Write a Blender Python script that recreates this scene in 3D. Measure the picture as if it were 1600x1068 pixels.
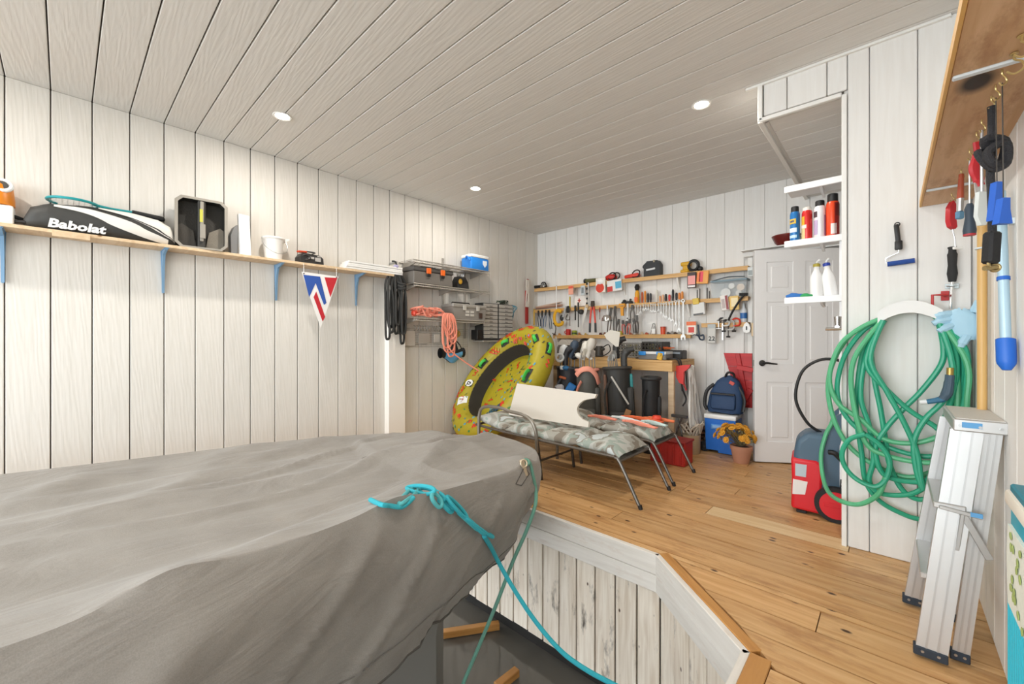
import bpy, bmesh, math, random
from math import sin, cos, pi, radians as RAD
from mathutils import Vector, Matrix, Euler, noise

for _o in list(bpy.data.objects): bpy.data.objects.remove(_o)
SC = bpy.context.scene
COL = SC.collection

# ------------------------------------------------------------------ camera
CAM_H = 1.20; FPX = 644.0; U0 = 800.0; V0 = 531.0
YAW = math.atan2(593, 644)
cd = bpy.data.cameras.new('camera'); cam = bpy.data.objects.new('camera', cd); COL.objects.link(cam)
cd.sensor_width = 36; cd.lens = 36 * FPX / 1600; cd.shift_y = (V0 - 534) / 1600
cd.clip_start = 0.02
cam.location = (0, 0, CAM_H); cam.rotation_euler = (pi / 2, 0, YAW)
SC.camera = cam

# ------------------------------------------------------------------ world, daylight, exposure
LW, BW, RW, PY, CH = -4.138, 5.09, 0.305, 3.084, 2.872     # left / back / right wall, partition, ceiling
YO = -3.6                                                   # open boat-door end of the boathouse
w = bpy.data.worlds.new('sky'); SC.world = w; w.use_nodes = True
w.node_tree.nodes['Background'].inputs[0].default_value = (0.90, 0.96, 1.0, 1)
w.node_tree.nodes['Background'].inputs[1].default_value = 8.0
SC.view_settings.view_transform = 'Standard'; SC.view_settings.look = 'None'
SC.view_settings.gamma = 1; SC.view_settings.use_curve_mapping = False
SC.view_settings.exposure = 0.12
pl = bpy.data.lights.new('door_daylight', 'AREA'); pl.shape = 'RECTANGLE'; pl.size = 4.3; pl.size_y = 3.4
pl.cycles.is_portal = True
po = bpy.data.objects.new('door_daylight', pl); COL.objects.link(po)
po.location = (-1.9, YO, 0.9); po.rotation_euler = (pi / 2, 0, 0)
# unseen right-wall window, added to brighten the near side of the boat
WY0, WY1, WZ0, WZ1 = -2.6, -0.75, 0.75, 1.85
pl2 = bpy.data.lights.new('added_window_daylight', 'AREA'); pl2.shape = 'RECTANGLE'; pl2.size = WY1 - WY0; pl2.size_y = WZ1 - WZ0; pl2.cycles.is_portal = True
po2 = bpy.data.objects.new('added_window_daylight', pl2); COL.objects.link(po2); po2.location = (RW + .13, (WY0 + WY1) / 2, (WZ0 + WZ1) / 2); po2.rotation_euler = (0, pi / 2, 0)
pl2.size, pl2.size_y = WZ1 - WZ0, WY1 - WY0
DOWNLIGHT_W = 12.0

# ------------------------------------------------------------------ pixel -> point on a real plane
FV = Vector((-sin(YAW), cos(YAW), 0)); RV = Vector((cos(YAW), sin(YAW), 0))
def ray(u, v): return FV + RV * ((u - U0) / FPX) + Vector((0, 0, -(v - V0) / FPX))
def at_x(u, v, x): d = ray(u, v); return d * (x / d.x) + Vector((0, 0, CAM_H))
def at_y(u, v, y): d = ray(u, v); return d * (y / d.y) + Vector((0, 0, CAM_H))
def at_z(u, v, z): d = ray(u, v); return d * ((z - CAM_H) / d.z) + Vector((0, 0, CAM_H))

# ------------------------------------------------------------------ mesh kit
def orient(p0, p1):
    d = Vector(p1) - Vector(p0)
    return Matrix.Translation(p0) @ d.to_track_quat('Z', 'Y').to_matrix().to_4x4()
def smooth_path(pts, k=6, closed=False):
    P = [Vector(p) for p in pts]; n = len(P); out = []
    rng = range(n) if closed else range(n - 1)
    for i in rng:
        g = (lambda j: P[j % n]) if closed else (lambda j: P[min(max(j, 0), n - 1)])
        a, b, c, d = g(i - 1), g(i), g(i + 1), g(i + 2)
        for j in range(k):
            t = j / k
            out.append(0.5 * ((2 * b) + (c - a) * t + (2 * a - 5 * b + 4 * c - d) * t * t + (3 * b - a - 3 * c + d) * t ** 3))
    if not closed: out.append(P[-1])
    return out
class B:
    def __init__(s): s.bm = bmesh.new()
    def box(s, c, size, rot=None, bev=0.0, seg=1):
        M = Matrix.Translation(c)
        if rot is not None: M = M @ (rot if isinstance(rot, Matrix) else Euler(rot).to_matrix().to_4x4())
        M = M @ Matrix.Diagonal((size[0], size[1], size[2], 1))
        r = bmesh.ops.create_cube(s.bm, size=1, matrix=M)
        if bev:
            es = {e for v in r['verts'] for e in v.link_edges}
            bmesh.ops.bevel(s.bm, geom=list(es), offset=bev, segments=seg, affect='EDGES', profile=0.5)
        return s
    def ring(s, M, r, n, ph=0):
        return [s.bm.verts.new(M @ Vector((r * cos(2 * pi * i / n + ph), r * sin(2 * pi * i / n + ph), 0))) for i in range(n)]
    def skin(s, rings, caps=True, loop=False):
        n = len(rings[0]); m = len(rings)
        for k in range(m if loop else m - 1):
            a, b = rings[k], rings[(k + 1) % m]
            for i in range(n):
                try: s.bm.faces.new((a[i], a[(i + 1) % n], b[(i + 1) % n], b[i]))
                except ValueError: pass
        if caps and not loop:
            s.bm.faces.new(rings[0][::-1]); s.bm.faces.new(rings[-1])
        return s
    def cyl(s, p0, p1, r0, r1=None, n=12, caps=True):
        r1 = r0 if r1 is None else r1
        M = orient(p0, p1); L = (Vector(p1) - Vector(p0)).length
        return s.skin([s.ring(M, r0, n), s.ring(M @ Matrix.Translation((0, 0, L)), r1, n)], caps)
    def tube(s, pts, r, n=8, closed=False, k=0, flat=1.0):
        P = smooth_path(pts, k, closed) if k else [Vector(p) for p in pts]
        m = len(P); rings = []; up = None
        for i in range(m):
            if closed: d = P[(i + 1) % m] - P[i - 1]
            else: d = P[min(i + 1, m - 1)] - P[max(i - 1, 0)]
            if d.length < 1e-9: d = Vector((0, 0, 1))
            d.normalize()
            if up is None:
                up = Vector((0, 0, 1)) if abs(d.z) < .9 else Vector((1, 0, 0))
            x = up - d * up.dot(d)
            if x.length < 1e-6: x = d.orthogonal()
            x.normalize(); up = x; y = d.cross(x)
            rr = r[i * len(r) // m] if isinstance(r, (list, tuple)) else r
            rings.append([s.bm.verts.new(P[i] + (x * cos(2 * pi * j / n) + y * sin(2 * pi * j / n) * flat) * rr) for j in range(n)])
        return s.skin(rings, True, closed)
    def lathe(s, prof, n=24, M=None, caps=True):
        M = M or Matrix()
        rings = [s.ring(M @ Matrix.Translation((0, 0, z)), max(r, 1e-4), n) for r, z in prof]
        return s.skin(rings, caps)
    def prism(s, poly, t, M=None, y0=None):       # polygon in local x,z ; thickness along y (centred unless y0)
        M = M or Matrix(); a = -t / 2 if y0 is None else y0
        f = [s.bm.verts.new(M @ Vector((p[0], a, p[1]))) for p in poly]
        b = [s.bm.verts.new(M @ Vector((p[0], a + t, p[1]))) for p in poly]
        s.bm.faces.new(f); s.bm.faces.new(b[::-1]); n = len(poly)
        for i in range(n): s.bm.faces.new((f[(i + 1) % n], f[i], b[i], b[(i + 1) % n]))
        return s
    def prismz(s, poly, z0, z1):                  # polygon in x,y extruded up
        f = [s.bm.verts.new((p[0], p[1], z0)) for p in poly]; b = [s.bm.verts.new((p[0], p[1], z1)) for p in poly]
        s.bm.faces.new(f[::-1]); s.bm.faces.new(b); n = len(poly)
        for i in range(n): s.bm.faces.new((f[i], f[(i + 1) % n], b[(i + 1) % n], b[i]))
        return s
    def ell(s, c, r, n=12, rot=None):
        M = Matrix.Translation(c)
        if rot is not None: M = M @ Euler(rot).to_matrix().to_4x4()
        M = M @ Matrix.Diagonal((r[0], r[1], r[2], 1))
        bmesh.ops.create_uvsphere(s.bm, u_segments=n, v_segments=max(6, n * 2 // 3), radius=1, matrix=M); return s
    def torus(s, c, R, r, n=24, m=8, rot=None, a0=0, a1=2 * pi):
        M = Matrix.Translation(c)
        if rot is not None: M = M @ Euler(rot).to_matrix().to_4x4()
        full = abs(a1 - a0 - 2 * pi) < 1e-6; k = n if full else n + 1
        pts = [M @ Vector((R * cos(a0 + (a1 - a0) * i / n), R * sin(a0 + (a1 - a0) * i / n), 0)) for i in range(k)]
        return s.tube(pts, r, m, full)
    def grid(s, fn, nu, nv, cu=False, cv=False):
        V = [[s.bm.verts.new(fn(i, j)) for j in range(nv)] for i in range(nu)]
        for i in range(nu if cu else nu - 1):
            for j in range(nv if cv else nv - 1):
                q = (V[i][j], V[(i + 1) % nu][j], V[(i + 1) % nu][(j + 1) % nv], V[i][(j + 1) % nv])
                try: s.bm.faces.new(q)
                except ValueError: pass
        return s
    def mesh(s, name, mat, smooth=True, ang=35):
        bmesh.ops.recalc_face_normals(s.bm, faces=s.bm.faces[:])
        me = bpy.data.meshes.new(name); s.bm.to_mesh(me); s.bm.free()
        if smooth:
            me.polygons.foreach_set('use_smooth', [True] * len(me.polygons)); me.set_sharp_from_angle(angle=RAD(ang))
        if mat: me.materials.append(mat)
        return me
    def obj(s, name, mat, parent=None, loc=(0, 0, 0), rot=(0, 0, 0), smooth=True, ang=35):
        o = bpy.data.objects.new(name, s.mesh(name, mat, smooth, ang)); COL.objects.link(o)
        o.location = loc; o.rotation_euler = rot; o.parent = parent
        return o
def inst(name, me, parent=None, loc=(0, 0, 0), rot=(0, 0, 0), scale=(1, 1, 1)):
    o = bpy.data.objects.new(name, me); COL.objects.link(o)
    o.location = loc; o.rotation_euler = rot; o.scale = scale; o.parent = parent
    return o
def bev(o, w, seg=3):
    m_ = o.modifiers.new('rounding', 'BEVEL'); m_.width = w; m_.segments = seg; m_.limit_method = 'ANGLE'; m_.angle_limit = RAD(35); return o
def tag(o, label, cat, group=None):
    o['label'] = label; o['category'] = cat
    if group: o['group'] = group
    return o
def thing(name, label, cat, loc=(0, 0, 0), rot=(0, 0, 0), group=None):
    o = bpy.data.objects.new(name, None); COL.objects.link(o); o.empty_display_size = 0.05
    o.location = loc; o.rotation_euler = rot
    return tag(o, label, cat, group)
def struct(o, label=None):
    o['kind'] = 'structure'
    if label: o['label'] = label
    return o
def text_mesh(txt, size, mat, ext=0.0006, bold=0.0, shear=0.0, align='CENTER'):
    c = bpy.data.curves.new('lettering', 'FONT'); c.body = txt; c.size = size; c.extrude = ext; c.offset = bold
    c.shear = shear; c.align_x = align; c.align_y = 'CENTER'; c.resolution_u = 2
    t = bpy.data.objects.new('lettering', c); COL.objects.link(t)
    dg = bpy.context.evaluated_depsgraph_get(); me = bpy.data.meshes.new_from_object(t.evaluated_get(dg))
    bpy.data.objects.remove(t); me.materials.clear(); me.materials.append(mat)
    return me
ORD = ['first', 'second', 'third', 'fourth', 'fifth', 'sixth', 'seventh', 'eighth', 'ninth', 'tenth', 'eleventh', 'twelfth',
       'thirteenth', 'fourteenth', 'fifteenth', 'sixteenth', 'seventeenth', 'eighteenth', 'nineteenth', 'twentieth']

# ------------------------------------------------------------------ materials
MATS = {}
def srgb(h):
    v = [int(h[i:i + 2], 16) / 255 for i in (0, 2, 4)]
    return tuple(((c + .055) / 1.055) ** 2.4 if c > .04045 else c / 12.92 for c in v) + (1,)
def mat(hexcol, rough=0.5, metal=0.0, bump=0.0, bscale=60, emit=0, alpha=1, trans=0, var=0.0):
    key = (hexcol, rough, metal, bump, bscale, emit, alpha, trans, var)
    if key in MATS: return MATS[key]
    m = bpy.data.materials.new('paint_' + hexcol); m.use_nodes = True; N = m.node_tree.nodes; L = m.node_tree.links
    b = N['Principled BSDF']; b.inputs['Base Color'].default_value = srgb(hexcol)
    b.inputs['Roughness'].default_value = rough; b.inputs['Metallic'].default_value = metal
    if alpha < 1: b.inputs['Alpha'].default_value = alpha
    if trans: b.inputs['Transmission Weight'].default_value = trans
    if emit: b.inputs['Emission Color'].default_value = srgb(hexcol); b.inputs['Emission Strength'].default_value = emit
    if bump or var:
        tc = N.new('ShaderNodeTexCoord'); nz = N.new('ShaderNodeTexNoise'); nz.inputs['Scale'].default_value = bscale
        nz.inputs['Detail'].default_value = 5; L.new(tc.outputs['Object'], nz.inputs['Vector'])
        if bump:
            bp = N.new('ShaderNodeBump'); bp.inputs['Strength'].default_value = bump; bp.inputs['Distance'].default_value = 0.01
            L.new(nz.outputs['Fac'], bp.inputs['Height']); L.new(bp.outputs['Normal'], b.inputs['Normal'])
        if var:
            mx = N.new('ShaderNodeMix'); mx.data_type = 'RGBA'; c = srgb(hexcol)
            mx.inputs['A'].default_value = tuple(x * (1 - var) for x in c[:3]) + (1,)
            mx.inputs['B'].default_value = tuple(min(1, x * (1 + var)) for x in c[:3]) + (1,)
            L.new(nz.outputs['Fac'], mx.inputs['Factor']); L.new(mx.outputs['Result'], b.inputs['Base Color'])
    MATS[key] = m
    return m
def wood(name, c1, c2, axis='X', grain=1.0, bump=0.25, rough=0.6, knot=None, kscale=3.0, kdens=0.13, stain=None, rnd=0.12, bigbump=0.0):
    """board material: grain stretched along one object axis, optional dark knots, per-board tint"""
    m = bpy.data.materials.new(name); m.use_nodes = True; N = m.node_tree.nodes; L = m.node_tree.links
    b = N['Principled BSDF']; b.inputs['Roughness'].default_value = rough
    tc = N.new('ShaderNodeTexCoord'); oi = N.new('ShaderNodeObjectInfo')
    ad = N.new('ShaderNodeVectorMath'); ad.operation = 'ADD'
    ml = N.new('ShaderNodeMath'); ml.operation = 'MULTIPLY'; ml.inputs[1].default_value = 37.0
    L.new(oi.outputs['Random'], ml.inputs[0]); L.new(tc.outputs['Object'], ad.inputs[0]); L.new(ml.outputs[0], ad.inputs[1])
    mp = N.new('ShaderNodeMapping'); s = [16 * grain] * 3; s['XYZ'.index(axis)] = 1.1 * grain; mp.inputs['Scale'].default_value = s
    L.new(ad.outputs[0], mp.inputs['Vector'])
    nz = N.new('ShaderNodeTexNoise'); nz.inputs['Scale'].default_value = 2.2; nz.inputs['Detail'].default_value = 6
    nz.inputs['Distortion'].default_value = 0.9; L.new(mp.outputs['Vector'], nz.inputs['Vector'])
    rp = N.new('ShaderNodeValToRGB'); rp.color_ramp.elements[0].position = .32; rp.color_ramp.elements[1].position = .68
    rp.color_ramp.elements[0].color = srgb(c1); rp.color_ramp.elements[1].color = srgb(c2)
    L.new(nz.outputs['Fac'], rp.inputs['Fac']); col = rp.outputs['Color']
    def mix(a, fac, colb):
        x = N.new('ShaderNodeMix'); x.data_type = 'RGBA'; L.new(a, x.inputs['A']); L.new(fac, x.inputs['Factor'])
        x.inputs['B'].default_value = srgb(colb); return x.outputs['Result']
    if stain:
        n2 = N.new('ShaderNodeTexNoise'); n2.inputs['Scale'].default_value = 1.6; n2.inputs['Detail'].default_value = 7; n2.inputs['Roughness'].default_value = .7
        m2 = N.new('ShaderNodeMapping'); s2 = [7] * 3; s2['XYZ'.index(axis)] = 2.0; m2.inputs['Scale'].default_value = s2
        L.new(ad.outputs[0], m2.inputs['Vector']); L.new(m2.outputs['Vector'], n2.inputs['Vector'])
        r2 = N.new('ShaderNodeValToRGB'); r2.color_ramp.elements[0].position = stain[1]; r2.color_ramp.elements[1].position = stain[2]
        L.new(n2.outputs['Fac'], r2.inputs['Fac']); col = mix(col, r2.outputs['Color'], stain[0])
    if knot:
        mk = N.new('ShaderNodeMapping'); sk = [kscale * 1.8] * 3; sk['XYZ'.index(axis)] = kscale; mk.inputs['Scale'].default_value = sk
        L.new(ad.outputs[0], mk.inputs['Vector'])
        vo = N.new('ShaderNodeTexVoronoi'); vo.inputs['Scale'].default_value = 1.0; L.new(mk.outputs['Vector'], vo.inputs['Vector'])
        rk = N.new('ShaderNodeValToRGB'); rk.color_ramp.elements[0].position = kdens * .55; rk.color_ramp.elements[0].color = (1, 1, 1, 1)
        rk.color_ramp.elements[1].position = kdens; rk.color_ramp.elements[1].color = (0, 0, 0, 1)
        L.new(vo.outputs['Distance'], rk.inputs['Fac']); col = mix(col, rk.outputs['Color'], knot)
    if rnd:
        hs = N.new('ShaderNodeHueSaturation'); mr = N.new('ShaderNodeMapRange')
        mr.inputs['To Min'].default_value = 1 - rnd; mr.inputs['To Max'].default_value = 1 + rnd
        L.new(oi.outputs['Random'], mr.inputs['Value']); L.new(mr.outputs['Result'], hs.inputs['Value']); L.new(col, hs.inputs['Color']); col = hs.outputs['Color']
    L.new(col, b.inputs['Base Color'])
    bp = N.new('ShaderNodeBump'); bp.inputs['Strength'].default_value = bump; bp.inputs['Distance'].default_value = 0.006
    h = nz.outputs['Fac']
    if bigbump:
        # cathedral grain: waves strongly bent by noise along the board
        wv = N.new('ShaderNodeTexWave'); wv.wave_type = 'BANDS'; wv.bands_direction = 'DIAGONAL'
        mw = N.new('ShaderNodeMapping'); sw = [9] * 3; sw['XYZ'.index(axis)] = 0.9; mw.inputs['Scale'].default_value = sw
        L.new(ad.outputs[0], mw.inputs['Vector']); L.new(mw.outputs['Vector'], wv.inputs['Vector'])
        wv.inputs['Scale'].default_value = 2.6; wv.inputs['Distortion'].default_value = 9; wv.inputs['Detail'].default_value = 2; wv.inputs['Detail Scale'].default_value = 0.8
        am = N.new('ShaderNodeMath'); am.operation = 'MULTIPLY_ADD'; am.inputs[1].default_value = bigbump
        L.new(wv.outputs['Fac'], am.inputs[0]); L.new(nz.outputs['Fac'], am.inputs[2]); h = am.outputs[0]
    L.new(h, bp.inputs['Height']); L.new(bp.outputs['Normal'], b.inputs['Normal'])
    return m
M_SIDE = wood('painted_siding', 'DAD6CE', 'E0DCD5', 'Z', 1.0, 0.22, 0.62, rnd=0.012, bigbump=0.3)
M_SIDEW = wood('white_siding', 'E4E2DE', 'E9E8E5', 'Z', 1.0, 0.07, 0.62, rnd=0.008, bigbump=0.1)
M_CEIL = wood('painted_ceiling_board', 'DDDBD7', 'E2E0DC', 'X', 1.0, 0.28, 0.65, rnd=0.012, bigbump=0.22)
M_FLOOR = wood('oiled_pine_floor', 'C2925C', 'D8AF7C', 'X', .8, 0.12, 0.42, knot='4A2E1A', kscale=6.0, kdens=.14, stain=('A06F40', .50, .75), rnd=.09)
M_FLOORP = wood('pale_pine_floor', 'D8B685', 'E6C99C', 'X', .8, 0.1, 0.45, knot='8A6038', kscale=2.5, kdens=.08, rnd=.03)
M_EDGE = wood('amber_edge_board', 'B0793C', 'C48F50', 'X', .8, 0.1, 0.45, knot='5A3A22', kscale=2, kdens=.1, rnd=.05)
M_WASH = wood('whitewashed_board', 'D8D2CA', 'E6E1DA', 'X', .8, 0.2, 0.7, knot='8C7460', kscale=2, kdens=.07, stain=('C8B4A4', .55, .8), rnd=.03)
M_PLANK = wood('weathered_plank', 'D2C3B0', 'EAE0D2', 'Z', 1.0, 0.3, 0.75, knot='5C4A3A', kscale=5, kdens=.07, stain=('3E3630', .56, .72), rnd=.06)
M_SHELF = wood('raw_pine_shelf', 'D2B48E', 'E2C9A8', 'X', .8, 0.1, 0.55, knot='8A6038', kscale=2, kdens=.06, rnd=.04)
M_SHELFY = wood('amber_pine_shelf', 'C89A5C', 'DDB47A', 'X', .8, 0.1, 0.5, knot='7A5030', kscale=2.4, kdens=.06, rnd=.05)
M_BOARD = wood('knotty_shelf_board', 'BF9468', 'D6B088', 'Y', .6, 0.1, 0.55, knot='2E1E14', kscale=1.9, kdens=.17, stain=('9A6C46', .52, .76), rnd=.03)
M_DARK = mat('1A1714', 0.9); M_GAP = mat('4A423A', 0.9); M_GAPW = mat('D8D6D2', 0.9)
M_TRIM = mat('ECEBE7', 0.5, var=.02); M_WHITE = mat('F2F2F0', 0.4); M_BLACK = mat('1C1C1D', 0.5)
M_STEEL = mat('B9BABA', 0.3, 1.0); M_CHROME = mat('DADADA', 0.22, 1.0); M_DKSTEEL = mat('5C5A58', 0.38, 0.9)
M_RUBBER = mat('252526', 0.75, bump=.1)
# ================================================================== THE SETTING
def board(L, W, T, axis, bev=0.0035):
    """chamfered board, length along axis, lying in local frame centred"""
    sz = {'Z': (W, T, L), 'X': (L, W, T), 'Y': (W, L, T)}[axis]
    return B().box((0, 0, 0), sz, bev=bev)
G = 0.1945; G0 = -0.062          # siding pitch and the y of one joint on the left wall
T = 0.016
# left wall
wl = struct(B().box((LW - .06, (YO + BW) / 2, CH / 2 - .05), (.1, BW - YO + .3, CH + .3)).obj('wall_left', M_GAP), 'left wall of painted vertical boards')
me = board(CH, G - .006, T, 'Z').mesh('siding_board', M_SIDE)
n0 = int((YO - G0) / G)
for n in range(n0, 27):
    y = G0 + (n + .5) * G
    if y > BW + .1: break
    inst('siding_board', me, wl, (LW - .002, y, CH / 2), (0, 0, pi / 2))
# back wall with a doorway
DX0, DX1, DH = -1.115, -0.325, 2.10
wb = B()
wb.box(((LW + DX0) / 2 - .05, BW + .06, CH / 2), (DX0 - LW + .1, .1, CH + .2)); wb.box(((DX1 + RW) / 2 + .05, BW + .06, CH / 2), (RW - DX1 + .1, .1, CH + .2))
wb.box(((DX0 + DX1) / 2, BW + .06, (DH + CH) / 2 + .05), (DX1 - DX0, .1, CH - DH + .1))
wb = struct(wb.obj('wall_back', M_GAPW), 'back wall of white vertical boards with a doorway')
GB = .198; me = board(CH, GB - .002, T, 'Z', .0022).mesh('siding_board', M_SIDEW); meh = board(CH - DH, GB - .002, T, 'Z', .0022).mesh('siding_board_short', M_SIDEW)
x = -1.0 - GB * 20
while x < RW:
    xc = x + GB / 2
    if LW < xc + GB / 2 and xc < RW + .05:
        if DX0 - .09 < xc < DX1 + .09: inst('siding_board', meh, wb, (xc, BW + .002, (CH + DH) / 2))
        else: inst('siding_board', me, wb, (xc, BW + .002, CH / 2))
    x += GB
# hall beyond the doorway
h = B(); h.box((-.72, BW + 1.3, 1.05), (1.3, .06, 2.3)); h.box((-1.35, BW + .7, 1.05), (.06, 1.2, 2.3)); h.box((-.1, BW + .7, 1.05), (.06, 1.2, 2.3)); h.box((-.72, BW + .7, 2.2), (1.3, 1.3, .06)); h.box((-.72, BW + .7, -.03), (1.3, 1.3, .06))
struct(h.obj('wall_hall', mat('D8D6D2', .7)), 'plain hall beyond the open door')
# door casing
c = B(); c.box((DX0 - .02, BW - .012, DH / 2), (.05, .024, DH), bev=.003); c.box((DX1 + .035, BW - .012, DH / 2), (.05, .024, DH), bev=.003); c.box(((DX0 + DX1) / 2, BW - .03, DH + .03), (DX1 - DX0 + .15, .07, .05), bev=.003)
c.box((DX0 + .008, BW + .06, DH / 2), (.02, .12, DH)); c.box((DX1 - .002, BW + .06, DH / 2), (.02, .12, DH))
struct(c.obj('trim_1', M_TRIM), 'white casing around the back doorway')
# partition wall (hose wall) and the soffit over the alcove
PX = -0.215
wp = struct(B().box(((PX + RW) / 2 + .03, PY + .07, CH / 2), (RW - PX + .04, .09, CH)).obj('wall_partition', M_GAPW), 'partition wall where the hose hangs')
gx = [PX + .026] + [at_y(u, 400, PY).x for u in (1358.5, 1434)] ; p = gx[2] - gx[1]; gx += [gx[2] + p, RW - .002]
gx = [gx[0], gx[1], gx[2], gx[3], RW]
for i in range(4):
    W = gx[i + 1] - gx[i]
    board(CH, W - .004, T, 'Z').obj('siding_board', M_SIDEW, wp, ((gx[i] + gx[i + 1]) / 2, PY + .012, CH / 2))
struct(B().box((PX + .012, PY + .055, CH / 2 - .12), (.024, .13, CH - .24), bev=.003).obj('trim_2', M_TRIM), 'white corner trim of the partition wall')
SX, SZ = -0.635, 2.63
sf = struct(B().box(((SX + RW) / 2, (PY + BW) / 2 + .04, (SZ + CH) / 2 + .01), (RW - SX - .02, BW - PY - .06, CH - SZ)).obj('ceiling_soffit', M_GAPW), 'dropped soffit over the alcove')
xs = [SX + .02] + [at_y(u, 160, PY).x for u in (1229.5, 1291.9)] + [PX + .026]
for i in range(3):
    board(CH - SZ - .03, xs[i + 1] - xs[i] - .004, T, 'Z').obj('siding_board', M_SIDEW, sf, ((xs[i] + xs[i + 1]) / 2, PY + .012, (SZ + CH) / 2 + .015))
me = board(RW - SX - .04, G - .005, T, 'X').mesh('soffit_board', M_CEIL)
for k in range(11):
    y = PY + .04 + G * (k + .5)
    if y + G / 2 < BW + .08: inst('soffit_board', me, sf, ((SX + RW) / 2 + .02, y, SZ + .012))
sd = board(BW - PY, CH - SZ, T, 'Y').obj('siding_board', M_SIDEW, sf, (SX + .004, (PY + BW) / 2, (SZ + CH) / 2), (0, pi / 2, 0))
t3 = B(); t3.box((SX + .003, PY + .002, (SZ + CH) / 2), (.026, .026, CH - SZ), bev=.003); t3.box((SX + .003, (PY + BW) / 2, SZ + .003), (.03, BW - PY, .03), bev=.003); t3.box(((SX + PX) / 2, PY + .002, SZ + .005), (PX - SX, .026, .025), bev=.003)
struct(t3.obj('trim_3', M_TRIM), 'white edge trim of the soffit')
# right wall
wr_ = B()
for a, b_, c_, d_ in ((YO, WY0, -.1, CH + .1), (WY1, BW, -.1, CH + .1), (WY0, WY1, -.1, WZ0), (WY0, WY1, WZ1, CH + .1)): wr_.box((RW + .06, (a + b_) / 2, (c_ + d_) / 2), (.1, b_ - a, d_ - c_))
wr = struct(wr_.obj('wall_right', M_GAPW), 'right wall of white vertical boards')
me = board(CH, .194, T, 'Z').mesh('siding_board', M_SIDEW)
for n in range(44):
    y = PY - .1 - .199 * n if n < 33 else PY + .22 + .199 * (n - 33)
    if not YO < y < BW: continue
    if WY0 - .08 < y < WY1 + .08:
        inst('siding_board', me, wr, (RW + .002, y, WZ0 / 2), (0, 0, pi / 2), (1, 1, WZ0 / CH)); inst('siding_board', me, wr, (RW + .002, y, (WZ1 + CH) / 2), (0, 0, pi / 2), (1, 1, (CH - WZ1) / CH))
    else: inst('siding_board', me, wr, (RW + .002, y, CH / 2), (0, 0, pi / 2))
wn = bpy.data.objects.new('added_window_1', None); COL.objects.link(wn); wn.location = (RW + .03, (WY0 + WY1) / 2, (WZ0 + WZ1) / 2); struct(wn, 'unseen window added in the right wall to let in daylight')  # added opening out of view, letting in extra daylight
hw_, hh_ = (WY1 - WY0) / 2, (WZ1 - WZ0) / 2
for y_, z_, a, b_ in ((-hw_, 0, .06, hh_ * 2 + .06), (hw_, 0, .06, hh_ * 2 + .06), (0, -hh_, hw_ * 2, .06), (0, hh_, hw_ * 2, .06), (0, 0, .04, hh_ * 2)): B().box((0, y_, z_), (.07, a, b_), bev=.004).obj('added_window_frame', M_TRIM, wn)
for s_ in (-1, 1): B().box((.01, s_ * hw_ / 2, 0), (.004, hw_ - .07, hh_ * 2 - .07)).obj('pane', mat('EAF2F4', .05, alpha=.06), wn)
# ceiling
cl = struct(B().box(((LW + RW) / 2, (YO + BW) / 2, CH + .075), (RW - LW + .2, BW - YO, .1)).obj('ceiling', M_GAP), 'ceiling of pale painted boards')
me = board(RW - LW, G - .006, T, 'X').mesh('ceiling_board', M_CEIL)
for n in range(n0, 27):
    y = G0 + (n + .5) * G
    if y - G / 2 > BW: break
    inst('ceiling_board', me, cl, ((LW + RW) / 2, y, CH + T / 2), (0, 0, pi if n % 2 else 0))
struct(B().box(((LW + .16 + RW) / 2 - .16, PY - .004, CH - .008), (RW - SX, .02, .014)).obj('trim_4', M_TRIM, None, ((SX - LW) / 2, 0, 0)), 'thin strip between ceiling and partition')
# end wall by the open boat door (behind the camera)
ew = B(); ew.box(((LW + RW) / 2, YO - .05, CH - .12), (RW - LW + .2, .1, .3))
struct(ew.obj('wall_front', M_SIDEW), 'header over the open boat door')
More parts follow.
